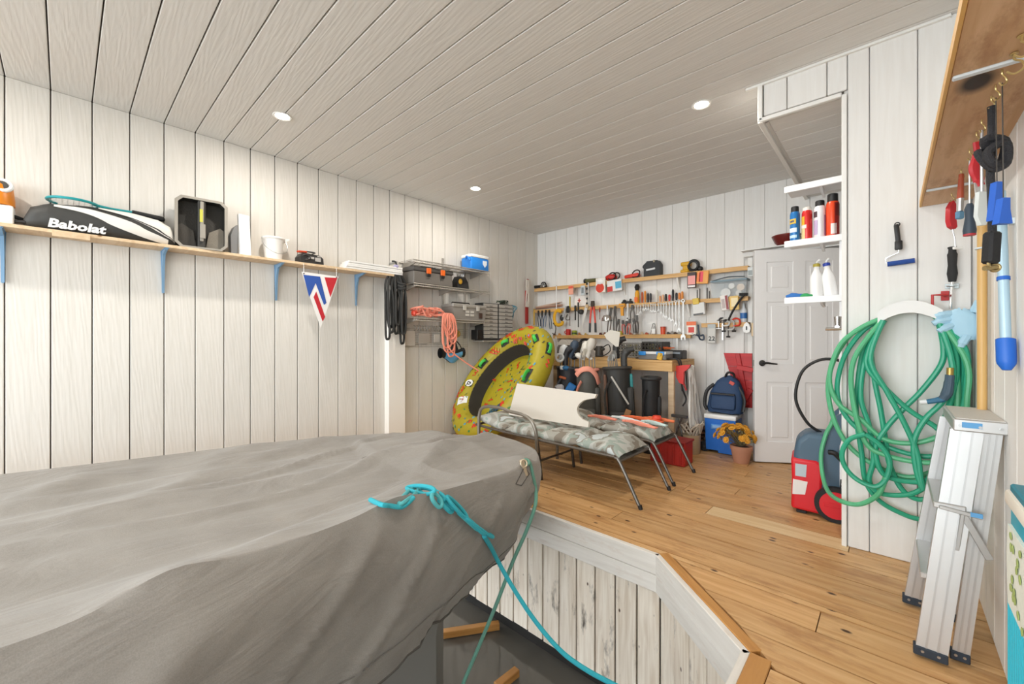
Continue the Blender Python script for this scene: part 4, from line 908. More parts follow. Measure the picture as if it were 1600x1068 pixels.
# ================================================================== WORKBENCH
wbx0, wbx1, wby0, wby1, wbz = -3.35, -1.72, 4.39, 5.06, .981
t = thing('workbench', 'pine workbench with a thick front rail standing against the tool wall', 'workbench', (wbx1, wby0, 0))
for k in range(4):
    w_ = (wby1 - wby0) / 4; B().box(((wbx0 - wbx1) / 2, w_ * (k + .5), wbz - .012), (wbx1 - wbx0, w_ - .003, .022), bev=.002).obj('top_board', M_SHELFY, t)
B().box(((wbx0 - wbx1) / 2, .019, wbz - .072), (wbx1 - wbx0, .038, .094), bev=.003).obj('front_rail', M_SHELFY, t)
B().box((-.019, (wby1 - wby0) / 2 + .02, wbz - .072), (wby1 - wby0 - .04, .038, .094), (0, 0, pi / 2), bev=.003).obj('end_rail', M_SHELFY, t)
for x_, y_ in ((-.03, .06), (-.03, .63), (wbx0 - wbx1 + .05, .06), (wbx0 - wbx1 + .05, .63)):
    B().box((x_, y_, (wbz - .12) / 2), ((wbz - .12), .042, .06), (0, pi / 2, 0), bev=.003).obj('leg', M_SHELF, t)
def BN(u, v, yoff): return at_y(u, v, wby0 + yoff)
TZ = wbz
# milk crates
for i, (u0_, u1_, lab, cc) in enumerate(((962, 1002, 'grey plastic milk crate at the left of the workbench top', '77756F'), (1004, 1034, 'dark milk crate at the right, touching the grey crate', '33322F'))):
    xa, xb = BN(u0_, 550, .38).x, BN(u1_, 550, .38).x; hgt = .185 if i == 0 else .20
    t = thing('milk_crate', lab, 'crate', ((xa + xb) / 2, wby0 + .49, TZ), group='milk crates on the workbench'); w_ = (xb - xa) / 2; M_CR = mat(cc, .5)
    for sy in (-.12, .12):
        for z_ in (.012, hgt / 2, hgt - .012): B().box((0, sy, z_), (w_ * 2, .012, .02), bev=.002).obj('band', M_CR, t)
        q = B(); nn = max(5, int(w_ * 2 / .035))
        for k in range(nn + 1):
            x_ = -w_ + 2 * w_ * k / nn; q.box((x_, sy, hgt / 2), (.007, .010, hgt))
            if k < nn:
                for zz in (hgt * .27, hgt * .73):
                    q.box((x_ + w_ / nn, sy, zz), (.006, .008, hgt * .42), (0, .75, 0)); q.box((x_ + w_ / nn, sy, zz), (.006, .008, hgt * .42), (0, -.75, 0))
        q.obj('lattice', M_CR, t)
    for sx in (-1, 1): B().box((sx * w_, 0, hgt / 2), (.012, .24, hgt), bev=.003).obj('end_wall', M_CR, t)
    B().box((0, 0, .006), (w_ * 2, .24, .01)).obj('base', M_CR, t)
    q = B(); r_ = random.Random(i)
    for k in range(10): q.box((r_.uniform(-w_ + .04, w_ - .04), r_.uniform(-.08, .08), r_.uniform(.03, hgt - .03)), (.05, .04, .05), (r_.random(), r_.random(), r_.random()), bev=.004)
    q.obj('contents', mat('8A8560', .6, var=.3, bscale=30), t)
# organizer boxes
t = thing('organizer_case', 'clear parts organizer with two blue latches on the workbench', 'organizer', (BN(1023, 565, .14).x, wby0 + .16, TZ))
B().box((0, 0, .03), (.32, .2, .058), bev=.005).obj('base', mat('6E6C6A', .35), t); B().box((0, 0, .075), (.32, .2, .03), bev=.005).obj('lid', mat('D9DBDA', .25), t)
for x_ in (-.11, .10): B().box((x_, -.105, .07), (.085, .02, .045), bev=.008, seg=2).obj('latch', mat('2F8FE0', .4), t)
t = thing('black_organizer', 'black tool case beside the yellow tag on the workbench', 'case', (BN(1042, 560, .36).x + .06, wby0 + .42, TZ))
B().box((0, 0, .05), (.24, .16, .10), bev=.006).obj('body', mat('2B2A2A', .5), t); B().box((0, -.082, .07), (.2, .008, .02), bev=.002).obj('edge_trim', mat('8F9AA6', .4), t)
tag(B().box((0, 0, .04), (.06, .02, .08), (0, .2, 0), bev=.006).cyl((0, 0, .06), (0, -.02, .06), .02, n=12).obj('tape_measure', mat('D6A92A', .45), None, (BN(1034, 566, .1).x + .0, wby0 + .05, TZ)), 'small yellow tape measure at the workbench front edge', 'tape measure')
for k, (dx, cc, a) in enumerate(((0, 'E07A3A', .1), (.06, 'C85A28', -.2), (.12, 'B98F6A', .3))):
    q = B(); q.cyl((0, 0, 0), (.12, .0, 0), .010, n=8); q.cyl((.12, 0, 0), (.20, 0, .0), .006, n=8)
    tag(q.obj('file_tool', mat(cc, .5), None, (BN(1022, 545, .3).x + dx - .05, wby0 + .42, TZ + .115 + .015 * k), (0, 0, a)), '%s file handle lying on the black tool case' % ('orange', 'rust orange', 'tan')[k], 'file') if k < 2 else None
# black cables on the bench corner, hanging down
q = B(); xr = wbx1 - .12
q.tube([(xr - .35, wby0 + .12, TZ + .012), (xr - .2, wby0 + .08, TZ + .02), (xr - .05, wby0 + .12, TZ + .012), (xr + .08, wby0 + .1, TZ + .015), (xr + .128, wby0 + .11, TZ + .008), (xr + .15, wby0 + .12, TZ - .05), (xr + .17, wby0 + .15, TZ - .3), (xr + .20, wby0 + .18, TZ - .42), (xr + .17, wby0 + .16, TZ - .50)], .009, 7, k=5)
q.tube([(xr - .3, wby0 + .17, TZ + .012), (xr - .1, wby0 + .14, TZ + .03), (xr + .05, wby0 + .18, TZ + .012), (xr + .13, wby0 + .18, TZ + .008), (xr + .155, wby0 + .18, TZ - .1), (xr + .15, wby0 + .2, TZ - .34)], .008, 7, k=5)
tag(q.obj('power_cable', mat('26262A', .55)), 'black power cable drooping over the workbench corner', 'cable')
# left-hand clutter: saw, drill, helmet shape
t = thing('circular_saw', 'black circular saw on the workbench behind the golf bags', 'saw', (BN(905, 560, .3).x, wby0 + .32, TZ))
q = B(); q.lathe([(0, -.02), (.09, -.02), (.09, .02), (0, .02)], 20, Matrix.Translation((0, 0, .10)) @ Matrix.Rotation(pi / 2, 4, 'X')); q.box((.08, .04, .09), (.14, .1, .09), bev=.02, seg=2); q.obj('motor', mat('34332F', .5), t)
B().tube([(-.02, 0, .15), (.02, .02, .22), (.10, .02, .22), (.14, .02, .13)], .017, 8, k=4).obj('handle', M_BLACK, t); B().box((.02, 0, .005), (.28, .14, .01), bev=.002).obj('base_plate', M_STEEL, t)
t = thing('dust_bin', 'black and white shop vacuum head on the workbench behind blue golf bag', 'vacuum', (BN(880, 560, .3).x, wby0 + .36, TZ))
B().lathe([(0, 0), (.11, 0), (.12, .02), (.12, .12), (.10, .15), (0, .16)], 20).obj('drum', mat('6B6762', .5), t); q = B(); q.prism([(-.11, .15), (.13, .15), (.06, .22), (-.02, .23)], .16); q.obj('hood', mat('D9D5CE', .5), t)
t = thing('router_tool', 'dark power tool with looped cord on the workbench behind the pink bag', 'power tool', (BN(930, 560, .3).x, wby0 + .40, TZ))
B().cyl((0, 0, 0), (0, 0, .14), .055, .045, n=16).box((0, 0, .10), (.16, .04, .04), bev=.012).obj('body', mat('45433F', .45), t); B().tube([(.05, 0, .12), (.12, .03, .16), (.16, .0, .08), (.10, -.05, .02), (.02, -.08, .01), (-.10, -.05, .012)], .007, 6, k=5).obj('cord', M_BLACK, t)

# ================================================================== GOLF BAGS
def shaft(bb, p, q_, r=.006): bb.cyl(p, q_, r, n=6)
def golf_bag(name, label, loc, rotz, tilt, r0, H_, main, trim, grp='golf bags'):
    t = thing(name, label, 'golf bag', loc, (tilt[0], tilt[1], rotz), grp)
    M_B = mat(main, .6, bump=.25, bscale=25)
    B().lathe([(0, 0), (r0 * .92, 0), (r0, .03), (r0 * 1.02, .12), (r0 * .98, H_ * .5), (r0 * .95, H_ * .85), (r0 * .98, H_ * .96), (r0 * .98, H_), (r0 * .85, H_), (r0 * .8, H_ - .06), (0, H_ - .08)], 22).obj('body', M_B, t)
    B().torus((0, 0, H_ - .005), r0 * .97, .018, 26, 8).obj('top_cuff', mat(trim, .6), t)
    pk = B(); pk.box((0, -r0 * .95, H_ * .28), (r0 * 1.3, r0 * .55, H_ * .42), bev=.03, seg=2); pk.obj('ball_pocket', M_B, t)
    pk = B(); pk.box((r0 * .85, -r0 * .3, H_ * .52), (r0 * .5, r0 * 1.0, H_ * .5), bev=.03, seg=2); pk.obj('side_pocket', M_B, t)
    B().tube([(-r0 * .5, -r0 * .95, H_ * .85), (-r0 * .9, -r0 * 1.5, H_ * .7), (-r0 * .8, -r0 * 1.5, H_ * .4), (-r0 * .4, -r0 * 1.0, H_ * .22)], .020, 8, k=5, flat=.3).obj('shoulder_strap', mat(trim, .6), t)
    return t
def club(par, x, y, z0, z1, kind, col='D0CEC8', dx=0, rz=0):
    q = B(); q.cyl((x, y, z0), (x + dx, y, z1), .006, n=6); s_ = q.obj('club_shaft', mat('7E7D7A', .45, .4), par)
    q = B()
    if kind == 'iron': q.prism([(-.01, -.02), (.015, -.03), (.075, .01), (.07, .05), (.03, .045), (.0, .02)], .014, Matrix.Translation((x + dx, y, z1)) @ Matrix.Rotation(rz, 4, 'Z'))
    elif kind == 'wood': q.ell((x + dx, y, z1 + .02), (.055, .05, .035), 12, (0, .4, rz))
    elif kind == 'cover': q.lathe([(0, -.06), (.028, -.06), (.03, .02), (.05, .06), (.055, .12), (.035, .16), (0, .17)], 14, Matrix.Translation((x + dx, y, z1)) @ Matrix.Rotation(.3, 4, 'Y'))
    elif kind == 'hook':
        q.tube([(x + dx, y, z1 - .12), (x + dx, y, z1), (x + dx + .03, y, z1 + .07), (x + dx + .11, y, z1 + .10)], [.035, .036, .042, .030], 10, k=4)
    q.obj('club_head', mat(col, .5, .3 if kind in ('iron',) else 0), s_)
FY = 4.05
# big black bag
g1 = golf_bag('golf_bag', 'black golf bag with tan panels standing right of the other bags', (-2.16, 4.10, 0), RAD(28), (RAD(-3), RAD(-3), 0), .15, .90, '2D2C2A', '3A3835')
q = B(); q.box((.02, -.158, .66), (.02, .014, .34), (0, -.5, 0), bev=.004); q.obj('silver_piping', mat('B8B4AC', .4), g1)
q = B(); q.box((.05, -.192, .34), (.06, .02, .26), (0, .4, 0), bev=.006); q.obj('tan_panel', mat('A0734A', .6), g1)
q = B(); q.box((-.13, -.09, .62), (.03, .05, .42), bev=.01); q.obj('brown_strap', mat('6E5040', .7), g1)
for i in range(6): club(g1, -.09 + .022 * i, -.03 - .01 * (i % 2), .75, 1.00 + .02 * (i % 3), 'iron', '8A8985', -.015 * i * .3, .4 * i)
club(g1, .0, .05, .75, 1.12, 'hook', '2A2A2A', .0); club(g1, .08, .0, .75, 1.0, 'hook', '3A3937', .0)
q = B(); q.prism([(-.075, 0), (.02, -.09), (.05, -.09), (.075, .07), (-.03, .10), (-.10, .05)], .06, Matrix.Translation((-.02, .03, 1.22))); q.obj('white_headcover', mat('D2CDC2', .6), g1)
q = B(); q.box((.14, -.04, .70), (.04, .035, .26), bev=.012, seg=2); q.obj('teal_towel', mat('3E8F90', .8), g1)
# black slim travel bag behind
t = golf_bag('golf_bag', 'slim plain black golf bag behind the tan-panelled one', (-1.90, 4.26, 0), RAD(28), (RAD(2), RAD(0), 0), .095, .80, '1F1F20', '2A2A2B')
# middle pink/grey bag
g2 = golf_bag('golf_bag', 'grey golf bag with salmon pink trim in the middle of the bags', (-2.56, 4.10, 0), RAD(31), (RAD(-2), RAD(-2), 0), .13, .86, '55544F', 'EC9C86')
q = B(); q.tube([(-.12, -.11, .80), (-.06, -.15, .86), (.03, -.15, .87), (.10, -.12, .80), (.13, -.08, .70)], .030, 8, k=5, flat=.35); q.obj('pink_strap', mat('EC9C86', .6), g2)
for i, (x_, y_, kd, cc) in enumerate(((-.08, 0, 'wood', 'E4E0D6'), (-.03, .03, 'cover', 'D9D4C8'), (.03, -.02, 'cover', 'C9C3B8'), (.06, .04, 'iron', 'CFCBC2'), (.09, 0, 'iron', 'B9B4AB'), (-.06, -.05, 'iron', 'D8D4CC'))): club(g2, x_, y_, .7, 1.0 + .03 * (i % 3), kd, cc, .0, i)
# left blue/white bag
g3 = golf_bag('golf_bag', 'dark golf bag with blue and white pockets nearest the yellow tube', (-2.97, 4.17, 0), RAD(33), (RAD(-2), RAD(3), 0), .13, .86, '3A3B40', '4A4C52')
q = B(); q.box((.05, -.19, .62), (.10, .05, .13), (0, .5, 0), bev=.012); q.obj('blue_pouch', mat('2F86D6', .5), g3)
q = B(); q.box((-.08, -.18, .60), (.11, .05, .12), (0, -.1, 0), bev=.02); q.obj('white_pouch', mat('DAD8DC', .5), g3)
q = B(); q.box((-.05, -.13, .74), (.09, .03, .03), (0, .2, 0), bev=.008); q.obj('orange_tab', mat('C96A3A', .5), g3)
for i, (x_, y_, kd, cc) in enumerate(((-.09, -.02, 'cover', 'E3E6E8'), (-.03, -.05, 'hook', '2C2E33'), (.04, -.03, 'cover', '3A4A5C'), (.08, .0, 'wood', '2A2A2C'), (-.06, .05, 'iron', 'C9C9C6'), (.02, .06, 'wood', 'D9A08A'))): club(g3, x_, y_, .7, .98 + .03 * (i % 3), kd, cc, 0, i)
q = B(); q.torus((-.10, -.10, .98), .045, .014, 18, 7, (pi / 2, 0, .3)); q.box((-.06, -.12, .86), (.06, .03, .05), bev=.01); q.obj('white_loop', mat('E6EAEC', .5), g3)
q = B(); q.ell((-.02, -.12, .86), (.05, .03, .03), 10); q.obj('blue_ball_pouch', mat('2F6F9F', .5), g3)
# ================================================================== TOOL WALL (back wall)
SDP = .12; SF = BW - SDP                      # shelf depth and the plane of the shelf fronts
def tool_shelf(xa, xb, z, label, brackets=(), dep=SDP):
    t = thing('tool_shelf', label, 'shelf', ((xa + xb) / 2, BW - dep / 2 - .008, z), group='narrow pine tool shelves')
    B().box((0, 0, -.010), (xb - xa, dep, .020), bev=.002).obj('shelf_board', M_SHELFY, t)
    B().box((0, -dep / 2 + .008, -.034), (xb - xa, .014, .03), bev=.002).obj('front_lip', M_SHELFY, t)
    for u in brackets:
        x_ = at_y(u, 460, BW - .05).x - (xa + xb) / 2
        B().prism([(-.0, -.02), (0, -.20), (.012, -.20), (.10, -.03), (.10, -.02)], .02, Matrix.Translation((x_, dep / 2, 0)) @ Matrix.Rotation(-pi / 2, 4, 'Z')).obj('bracket', M_TRIM, t)
    return t
Z1, Z2, Z3, Z4 = 2.0, 1.672, 1.272, 1.394
tool_shelf(-4.10, -1.13, Z1, 'topmost pine tool shelf carrying sander and black bag', (975, 1060))
tool_shelf(-4.10, -1.13, Z2, 'pine tool shelf with the row of wrenches hanging from it', (1076,))
tool_shelf(-3.76, -1.74, Z3, 'lowest thin pine tool shelf above the workbench', (872,), .09)
tool_shelf(-1.62, -1.13, Z4, 'short pine tool shelf with clamps next to the door', (), .09)
def W(u, v, off): return at_y(u, v, BW - off)
def hang(name, label, cat, u, v0, v1, off=.135, group='hand tools on the tool wall', rot=0.0):
    p = W(u, v0, off); h = p.z - W(u, v1, off).z
    return thing(name, label, cat, p, (0, rot, 0), group), h
def stand(name, label, cat, u, z, v0, off=.07, group='things on the tool shelves'):
    p = W(u, 470, off); D = (p.x * FV.x + p.y * FV.y)
    ztop = CAM_H - (v0 - V0) / FPX * D
    return thing(name, label, cat, (p.x, p.y, z), (0, 0, 0), group), ztop - z
M_WR = mat('CFCFCD', .35, .6); ORNG = mat('DD6A25', .45); RED = mat('C62A22', .45); YEL = mat('D9A521', .45); PLY = mat('C9A26A', .6)
# --- combination wrenches
def wrench(t, h, k=1.0):
    w_ = .006 * k + .0012
    B().box((0, 0, -h / 2), (w_ * 1.5, .006, h - .03 * k), bev=.0015).obj('shank', M_WR, t)
    B().torus((0, 0, -.012 * k), .010 * k, .0048 * k, 14, 6, (pi / 2, 0, 0)).obj('ring_end', M_WR, t)
    B().prism([(-.007 * k, -h + .03 * k), (.007 * k, -h + .03 * k), (.017 * k, -h + .015 * k), (.015 * k, -h - .008 * k), (.007 * k, -h - .006 * k), (.006 * k, -h + .010 * k), (-.006 * k, -h + .010 * k), (-.007 * k, -h - .006 * k), (-.015 * k, -h - .008 * k), (-.017 * k, -h + .015 * k)], .008).obj('jaw', M_WR, t)
wr_l = [(993, 476, 495), (997, 476, 493), (1001, 476, 489), (1005.5, 475, 485), (1009, 475, 484), (1013, 475, 484), (1017, 474, 487), (1020.5, 474, 487), (1024, 474, 488), (1029, 473, 486), (1033, 473, 490), (1037, 473, 495), (1041, 472, 497), (1046, 471, 500), (1050.5, 470, 502), (1056, 469, 508), (1061, 468, 517)]
for i, (u, a, b_) in enumerate(wr_l):
    t, h = hang('wrench', '%s steel combination wrench from the left in the hanging row' % ORD[i], 'wrench', u, a, b_, .142, 'row of combination wrenches'); wrench(t, h, .75 + .5 * (h / .35))
t, h = hang('wrench', 'largest steel wrench, hanging at the right end of the wrench row', 'wrench', 1067.5, 467, 529, .142, 'row of combination wrenches'); wrench(t, h, 1.75)
# --- screwdrivers standing in the shelf
for i, (u, v0, cc, nm) in enumerate(((1003.5, 456, 'B4511F', 'rust'), (1008, 454, 'E08A2A', 'orange'), (1012.5, 458, '24262A', 'black'), (1016.5, 458, '2B2E36', 'black'), (1026.5, 453, 'D8D4C8', 'clear'), (1031.5, 462, 'E0A070', 'peach'), (1036, 460, 'E6B48C', 'peach'), (1040.5, 459, '222222', 'black'),
                              (1046, 460, 'D8413E', 'red'), (1051.5, 452, '26292C', 'tall black'), (1057, 457, '2A2A2A', 'black'), (1061.5, 457, 'E0883A', 'orange'), (1066, 455, 'E8923C', 'orange'))):
    t, h = stand('screwdriver', '%s-handled screwdriver, %s from the left in the upright row' % (nm, ORD[i]), 'screwdriver', u, Z2, v0, .075 + .01 * (i % 2), 'screwdrivers standing in the shelf')
    r_ = .014 if h > .06 else .011
    B().lathe([(0, 0), (r_ * .7, .002), (r_ * .75, h * .2), (r_, h * .35), (r_, h * .85), (r_ * .6, h), (0, h)], 10).obj('handle', mat(cc, .4), t); B().cyl((0, 0, -.0), (0, 0, .004), .012, n=8).obj('ferrule', M_STEEL, t)
for i, (u, v0) in enumerate(((1089.5, 453), (1093.5, 451), (1105, 450), (1108.5, 455))):
    t, h = stand('drill_bit', '%s dark drill bit from the left, standing upright beside the clear bin' % ORD[i], 'drill bit', u, Z2, v0, .07, 'drill bits in the shelf')
    B().cyl((0, 0, 0), (0, 0, h), .0065, n=8).obj('shank', M_DKSTEEL, t); B().cyl((0, 0, h), (0, 0, h + .008), .0065, .001, n=8).obj('tip', M_DKSTEEL, t)
# --- pliers, cutters
def pliers(t, h, cc, k=1.0, sp=.02):
    B().prism([(-.012 * k, 0), (.012 * k, 0), (.016 * k, -h * .22), (.012 * k, -h * .34), (-.012 * k, -h * .34), (-.016 * k, -h * .22)], .012).obj('jaws', M_DKSTEEL, t)
    for s_ in (-1, 1): B().tube([(s_ * .006 * k, 0, -h * .3), (s_ * sp, 0, -h * .55), (s_ * sp * .8, 0, -h)], .0075 * k, 7, k=4).obj('handle', mat(cc, .45), t)
pl_l = [(841, 485, 510, '3E4248', 'grey'), (847, 485, 512, '2D3A55', 'dark blue'), (853, 484, 510, '6B7C92', 'blue grey'), (858, 484, 514, '4B5563', 'slate'), (961, 478, 522, '3C3632', 'black'), (967, 498, 521, '4A3F38', 'brown'), (973, 500, 520, 'B53A2C', 'red'), (979, 501, 522, '34373C', 'charcoal'), (984, 498, 521, 'C25340', 'dull red'), (990, 497, 520, '54504A', 'grey brown'), (995, 492, 520, '3A2E28', 'dark brown'), (955, 480, 523, '5A4A40', 'umber')]
for i, (u, a, b_, cc, nm) in enumerate(pl_l):
    t, h = hang('pliers', 'pliers with %s handles %s' % (nm, 'hanging near the wall corner' if i < 4 else 'hanging in the cluster below the yellow clamp'), 'pliers', u, a, b_, .15 + .012 * (i % 3), 'pliers on the tool wall', (i % 3 - 1) * .12); pliers(t, h, cc, 1.1 if i > 3 else .9)
t, h = hang('bolt_cutter', 'long red-handled bolt cutters with black grips', 'bolt cutter', 926, 470, 519, .15)
B().prism([(-.025, .0), (.025, 0), (.03, -.05), (.018, -.10), (-.018, -.10), (-.03, -.05)], .02).obj('jaws', mat('4A4038', .5, .5), t)
for s_ in (-1, 1):
    B().tube([(s_ * .014, 0, -.08), (s_ * .03, 0, -h * .4), (s_ * .042, 0, -h * .72)], .013, 8, k=4).obj('handle', mat('D8402A', .45), t); B().cyl((s_ * .042, 0, -h * .70), (s_ * .046, 0, -h), .015, n=8).obj('grip', M_BLACK, t)
# --- assorted hanging tools
t, h = hang('c_frame_saw', 'yellow C-shaped tool frame hanging near the corner', 'saw', 873, 485, 508, .15); s_ = h / .22
B().tube([(.05, 0, -.02 * s_), (-.03, 0, -.0), (-.075, 0, -.06 * s_), (-.075, 0, -.15 * s_), (-.03, 0, -.21 * s_), (.05, 0, -.205 * s_), (.075, 0, -.16 * s_)], .026, 8, k=5, flat=.6).obj('frame', mat('DDA51C', .45), t); B().ell((.055, 0, -.11 * s_), (.03, .02, .05), 10).obj('grip', M_BLACK, t)
t, h = hang('caulking_gun', 'silver and black caulking gun hanging behind the yellow frame', 'caulking gun', 884, 478, 500, .16)
B().box((-.02, 0, -h * .4), (.03, .03, h * .8), (0, .35, 0), bev=.006).obj('barrel', mat('C9CACB', .35, .6), t); B().box((.04, 0, -.05), (.05, .03, .10), bev=.01).obj('body', M_BLACK, t); B().tube([(.03, 0, -.12), (.0, 0, -.19), (.06, 0, -.2), (.07, 0, -.15)], .006, 6, k=4).obj('trigger', M_DKSTEEL, t)
for i, (u, a, b_, c1, c2, w_, lab) in enumerate(((890.5, 463, 509, 'C9B340', '9A8F86', .018, 'long chisel with olive yellow handle'), (899, 477, 500, '22241F', '3A3A36', .030, 'short black rasp beside the long file'), (903.5, 472, 511, '2C2C2A', '454541', .020, 'long black file beside the bolt cutters'), (937, 480, 499, 'A8443A', '8F7F78', .012, 'slim red-handled awl right of the bolt cutters'))):
    t, h = hang('chisel' if i == 0 else 'file', lab, 'hand tool', u, a, b_, .145)
    B().box((0, 0, -h * .2), (w_, .02, h * .4), bev=.004).obj('handle', mat(c1, .5), t); B().box((0, 0, -h * .7), (w_ * .75, .008, h * .6), bev=.002).obj('blade', mat(c2, .4, .4), t)
t, h = hang('tape_reel', 'small round black tape reel hanging between files', 'tape', 908.5, 483, 491, .145); B().cyl((0, .01, -h / 2), (0, -.02, -h / 2), h / 2, n=18).obj('case', M_BLACK, t); B().cyl((0, -.02, -h / 2), (0, -.023, -h / 2), h / 4, n=14).obj('hub', M_DKSTEEL, t)
t, h = hang('hand_saw', 'pale hand saw hanging at a slant beside the bolt cutters', 'saw', 917, 478, 519, .147, rot=.28); B().prism([(-.03, 0), (.02, 0), (.012, -h), (-.012, -h)], .004).obj('blade', mat('DAD6CF', .4, .2), t); B().box((0, 0, .0), (.05, .02, .06), bev=.012).obj('handle', mat('D0B28A', .5), t)
t, h = hang('ladle', 'steel ladle with dome bowl hanging upside down', 'ladle', 949, 477, 501, .16); B().cyl((0, 0, 0), (0, 0, -h * .6), .010, n=8).obj('handle', mat('E6E4E0', .35), t); B().lathe([(.075, -h), (.072, -h * .85), (.05, -h * .65), (.0, -h * .58), (.0, -h * .6), (.048, -h * .67), (.07, -h * .87), (.072, -h)], 22).obj('bowl', M_CHROME, t)
t, h = hang('spring_clamp', 'yellow-orange plastic clamp hanging beside the ladle', 'clamp', 972, 474, 493, .15); B().prism([(-.04, 0), (.04, 0), (.045, -.03), (.02, -.06), (.022, -h), (-.012, -h), (-.02, -.06), (-.045, -.03)], .022).obj('frame', mat('E09A2A', .45), t); B().cyl((-.03, -.015, -.03), (.03, -.015, -.03), .006, n=8).obj('pin', M_STEEL, t)
t, h = hang('adjustable_wrench', 'single chrome adjustable wrench hanging left of the wrench row', 'wrench', 981, 474, 503, .15); B().prism([(-.012, 0), (.012, 0), (.010, -h * .7), (.03, -h * .85), (.022, -h), (.006, -h * .9), (-.006, -h * .9), (-.026, -h), (-.026, -h * .82), (-.010, -h * .7)], .014).obj('body', M_WR, t); B().cyl((0, -.012, -h * .8), (0, .012, -h * .8), .010, n=10).obj('thumb_wheel', M_DKSTEEL, t)
t, h = hang('tin_snips', 'steel tin snips hanging just left of the smallest wrenches', 'snips', 988, 476, 500, .16); pliers(t, h, '6A6560', 1.2, .026)
t, h = hang('bar_gauge', 'upright steel bar gauge dotted with black blocks below the drill', 'gauge', 918, 441, 476, .145); B().box((.012, 0, -h / 2), (.02, .012, h), bev=.002).obj('bar', mat('D9D7D2', .35, .4), t)
for k in range(5): B().box((-.004, -.008, -.02 - (h - .04) * k / 4), (.024, .02, .026), bev=.003).obj('block', M_BLACK, t)
t, h = hang('white_rod', 'thin white rod hanging from the topmost tool shelf', 'rod', 869.5, 447, 485, .145); B().cyl((0, 0, 0), (0, 0, -h), .006, n=8).obj('shaft', M_WHITE, t); B().torus((0, 0, .006), .008, .0025, 10, 5, (pi / 2, 0, 0)).obj('loop', M_STEEL, t)
t, h = hang('spirit_level', 'red spirit level wound with white cord at the wall corner', 'level', 840, 437, 504, .10); t.location = at_x(827, 437, LW + .075); t.location.x = LW + .024; t.rotation_euler = (0, 0, pi / 2); B().box((0, 0, -h * .62), (.05, .03, h * .76), bev=.004).obj('body', mat('B32A22', .45), t)
q = B(); r_ = random.Random(2)
for k in range(5): q.tube([(-.04 + .012 * k, -.03, .0), (-.05 + .014 * k, -.035, -h * .2), (r_.uniform(-.05, .03), -.03, -h * .4), (r_.uniform(-.06, .0), -.03, -h * .62)], .010, 6, k=4)
q.obj('white_cord', mat('DDD6CC', .8), t); B().box((.0, -.018, -h * .05), (.05, .03, .10), bev=.01).obj('red_cap', mat('9E2A24', .5), t)
t, h = hang('yellow_stick', 'yellow folding rule hanging beside the red level', 'rule', 834.5, 482, 508, .13); B().box((0, 0, -h / 2), (.024, .012, h), bev=.003).obj('stick', mat('D9B24A', .5), t); B().cyl((0, -.01, -.02), (0, .01, -.02), .008, n=8).obj('joint', M_STEEL, t)
t, h = hang('hoop', 'thin dark wire hoop hanging low near the yellow frame', 'hoop', 865, 505, 522, .13); B().tube([(0, 0, 0), (.04, 0, -h * .4), (.02, 0, -h), (-.02, 0, -h * .9)], .007, 6, k=4).obj('wire', M_DKSTEEL, t); B().ell((0, 0, 0), (.012, .012, .012), 8).obj('end_ball', M_DKSTEEL, t)
# bundle of wooden stakes on the second shelf, individually
for k in range(8):
    q = B(); L = .42 + .03 * (k % 3); q.box((0, 0, 0), (L, .022, .016), bev=.002).prism([(L / 2, -.008), (L / 2 + .03, 0), (L / 2, .008)], .018)
    o = q.obj('wooden_stake', mat(['B98F78', 'C7A58E', 'A87C66', 'D0B49E'][k % 4], .7), None, (W(855, 470, .06).x + .02 * (k % 3), BW - .035 - .026 * (k % 3), Z2 + .01 + .020 * (k // 3) + .0), (0, RAD(-6 if k > 5 else -2), 0)); o.location.z += .02
    tag(o, '%s thin wooden stake of the corner bundle, counted from the bottom' % ORD[k], 'stake', 'wooden stakes in the corner bundle')
# --- things on the top shelf
def PXW(u0, u1, off): return W(u1, 450, off).x - W(u0, 450, off).x
t, h = stand('cord_coil', 'black tool with coiled cord at the corner end of the topmost shelf', 'power tool', 845, Z1, 437); B().cyl((-.13, 0, .035), (0, 0, .035), .022, n=10).obj('barrel', M_BLACK, t); q = B()
for k in range(3): q.torus((.06 + .02 * k, -.02, .05), .042, .006, 18, 6, (pi / 2 + .3 * k, .4 * k, 0))
q.obj('cord', M_BLACK, t); B().ell((.05, 0, .03), (.06, .035, .028), 12).obj('motor', M_STEEL, t)
t, h = stand('cordless_drill', 'olive and grey cordless drill lying on the topmost shelf', 'drill', 925, Z1, 435); B().cyl((-.09, 0, .035), (.10, 0, .035), .032, .026, n=14).obj('body', mat('57562E', .5), t); B().cyl((.10, 0, .035), (.15, 0, .035), .02, n=12).obj('chuck', M_STEEL, t); B().cyl((-.09, 0, .035), (-.12, 0, .035), .036, n=14).obj('battery', M_BLACK, t)
t, h = stand('red_grinder', 'red angle grinder with looped black cord on the topmost shelf', 'grinder', 958, Z1, 427); B().ell((-.02, -.02, .045), (.09, .05, .045), 14).obj('body', RED, t); q = B(); q.torus((.01, -.05, .055), .055, .008, 20, 6, (1.2, 0, 0)); q.torus((.06, -.03, .055), .05, .008, 20, 6, (1.2, .4, 0)); q.obj('cord', M_BLACK, t)
t, h = stand('red_sander', 'orange-red hand sander with black cord left of the black bag', 'sander', 988, Z1, 423); B().box((0, 0, .035), (.20, .08, .05), (0, -.08, 0), bev=.018, seg=2).obj('body', mat('D83A22', .45), t); B().torus((.06, -.02, .055), .055, .008, 18, 6, (1.2, -.3, 0)).obj('cord', M_BLACK, t); B().box((0, 0, .005), (.16, .07, .01)).obj('pad', M_DKSTEEL, t)
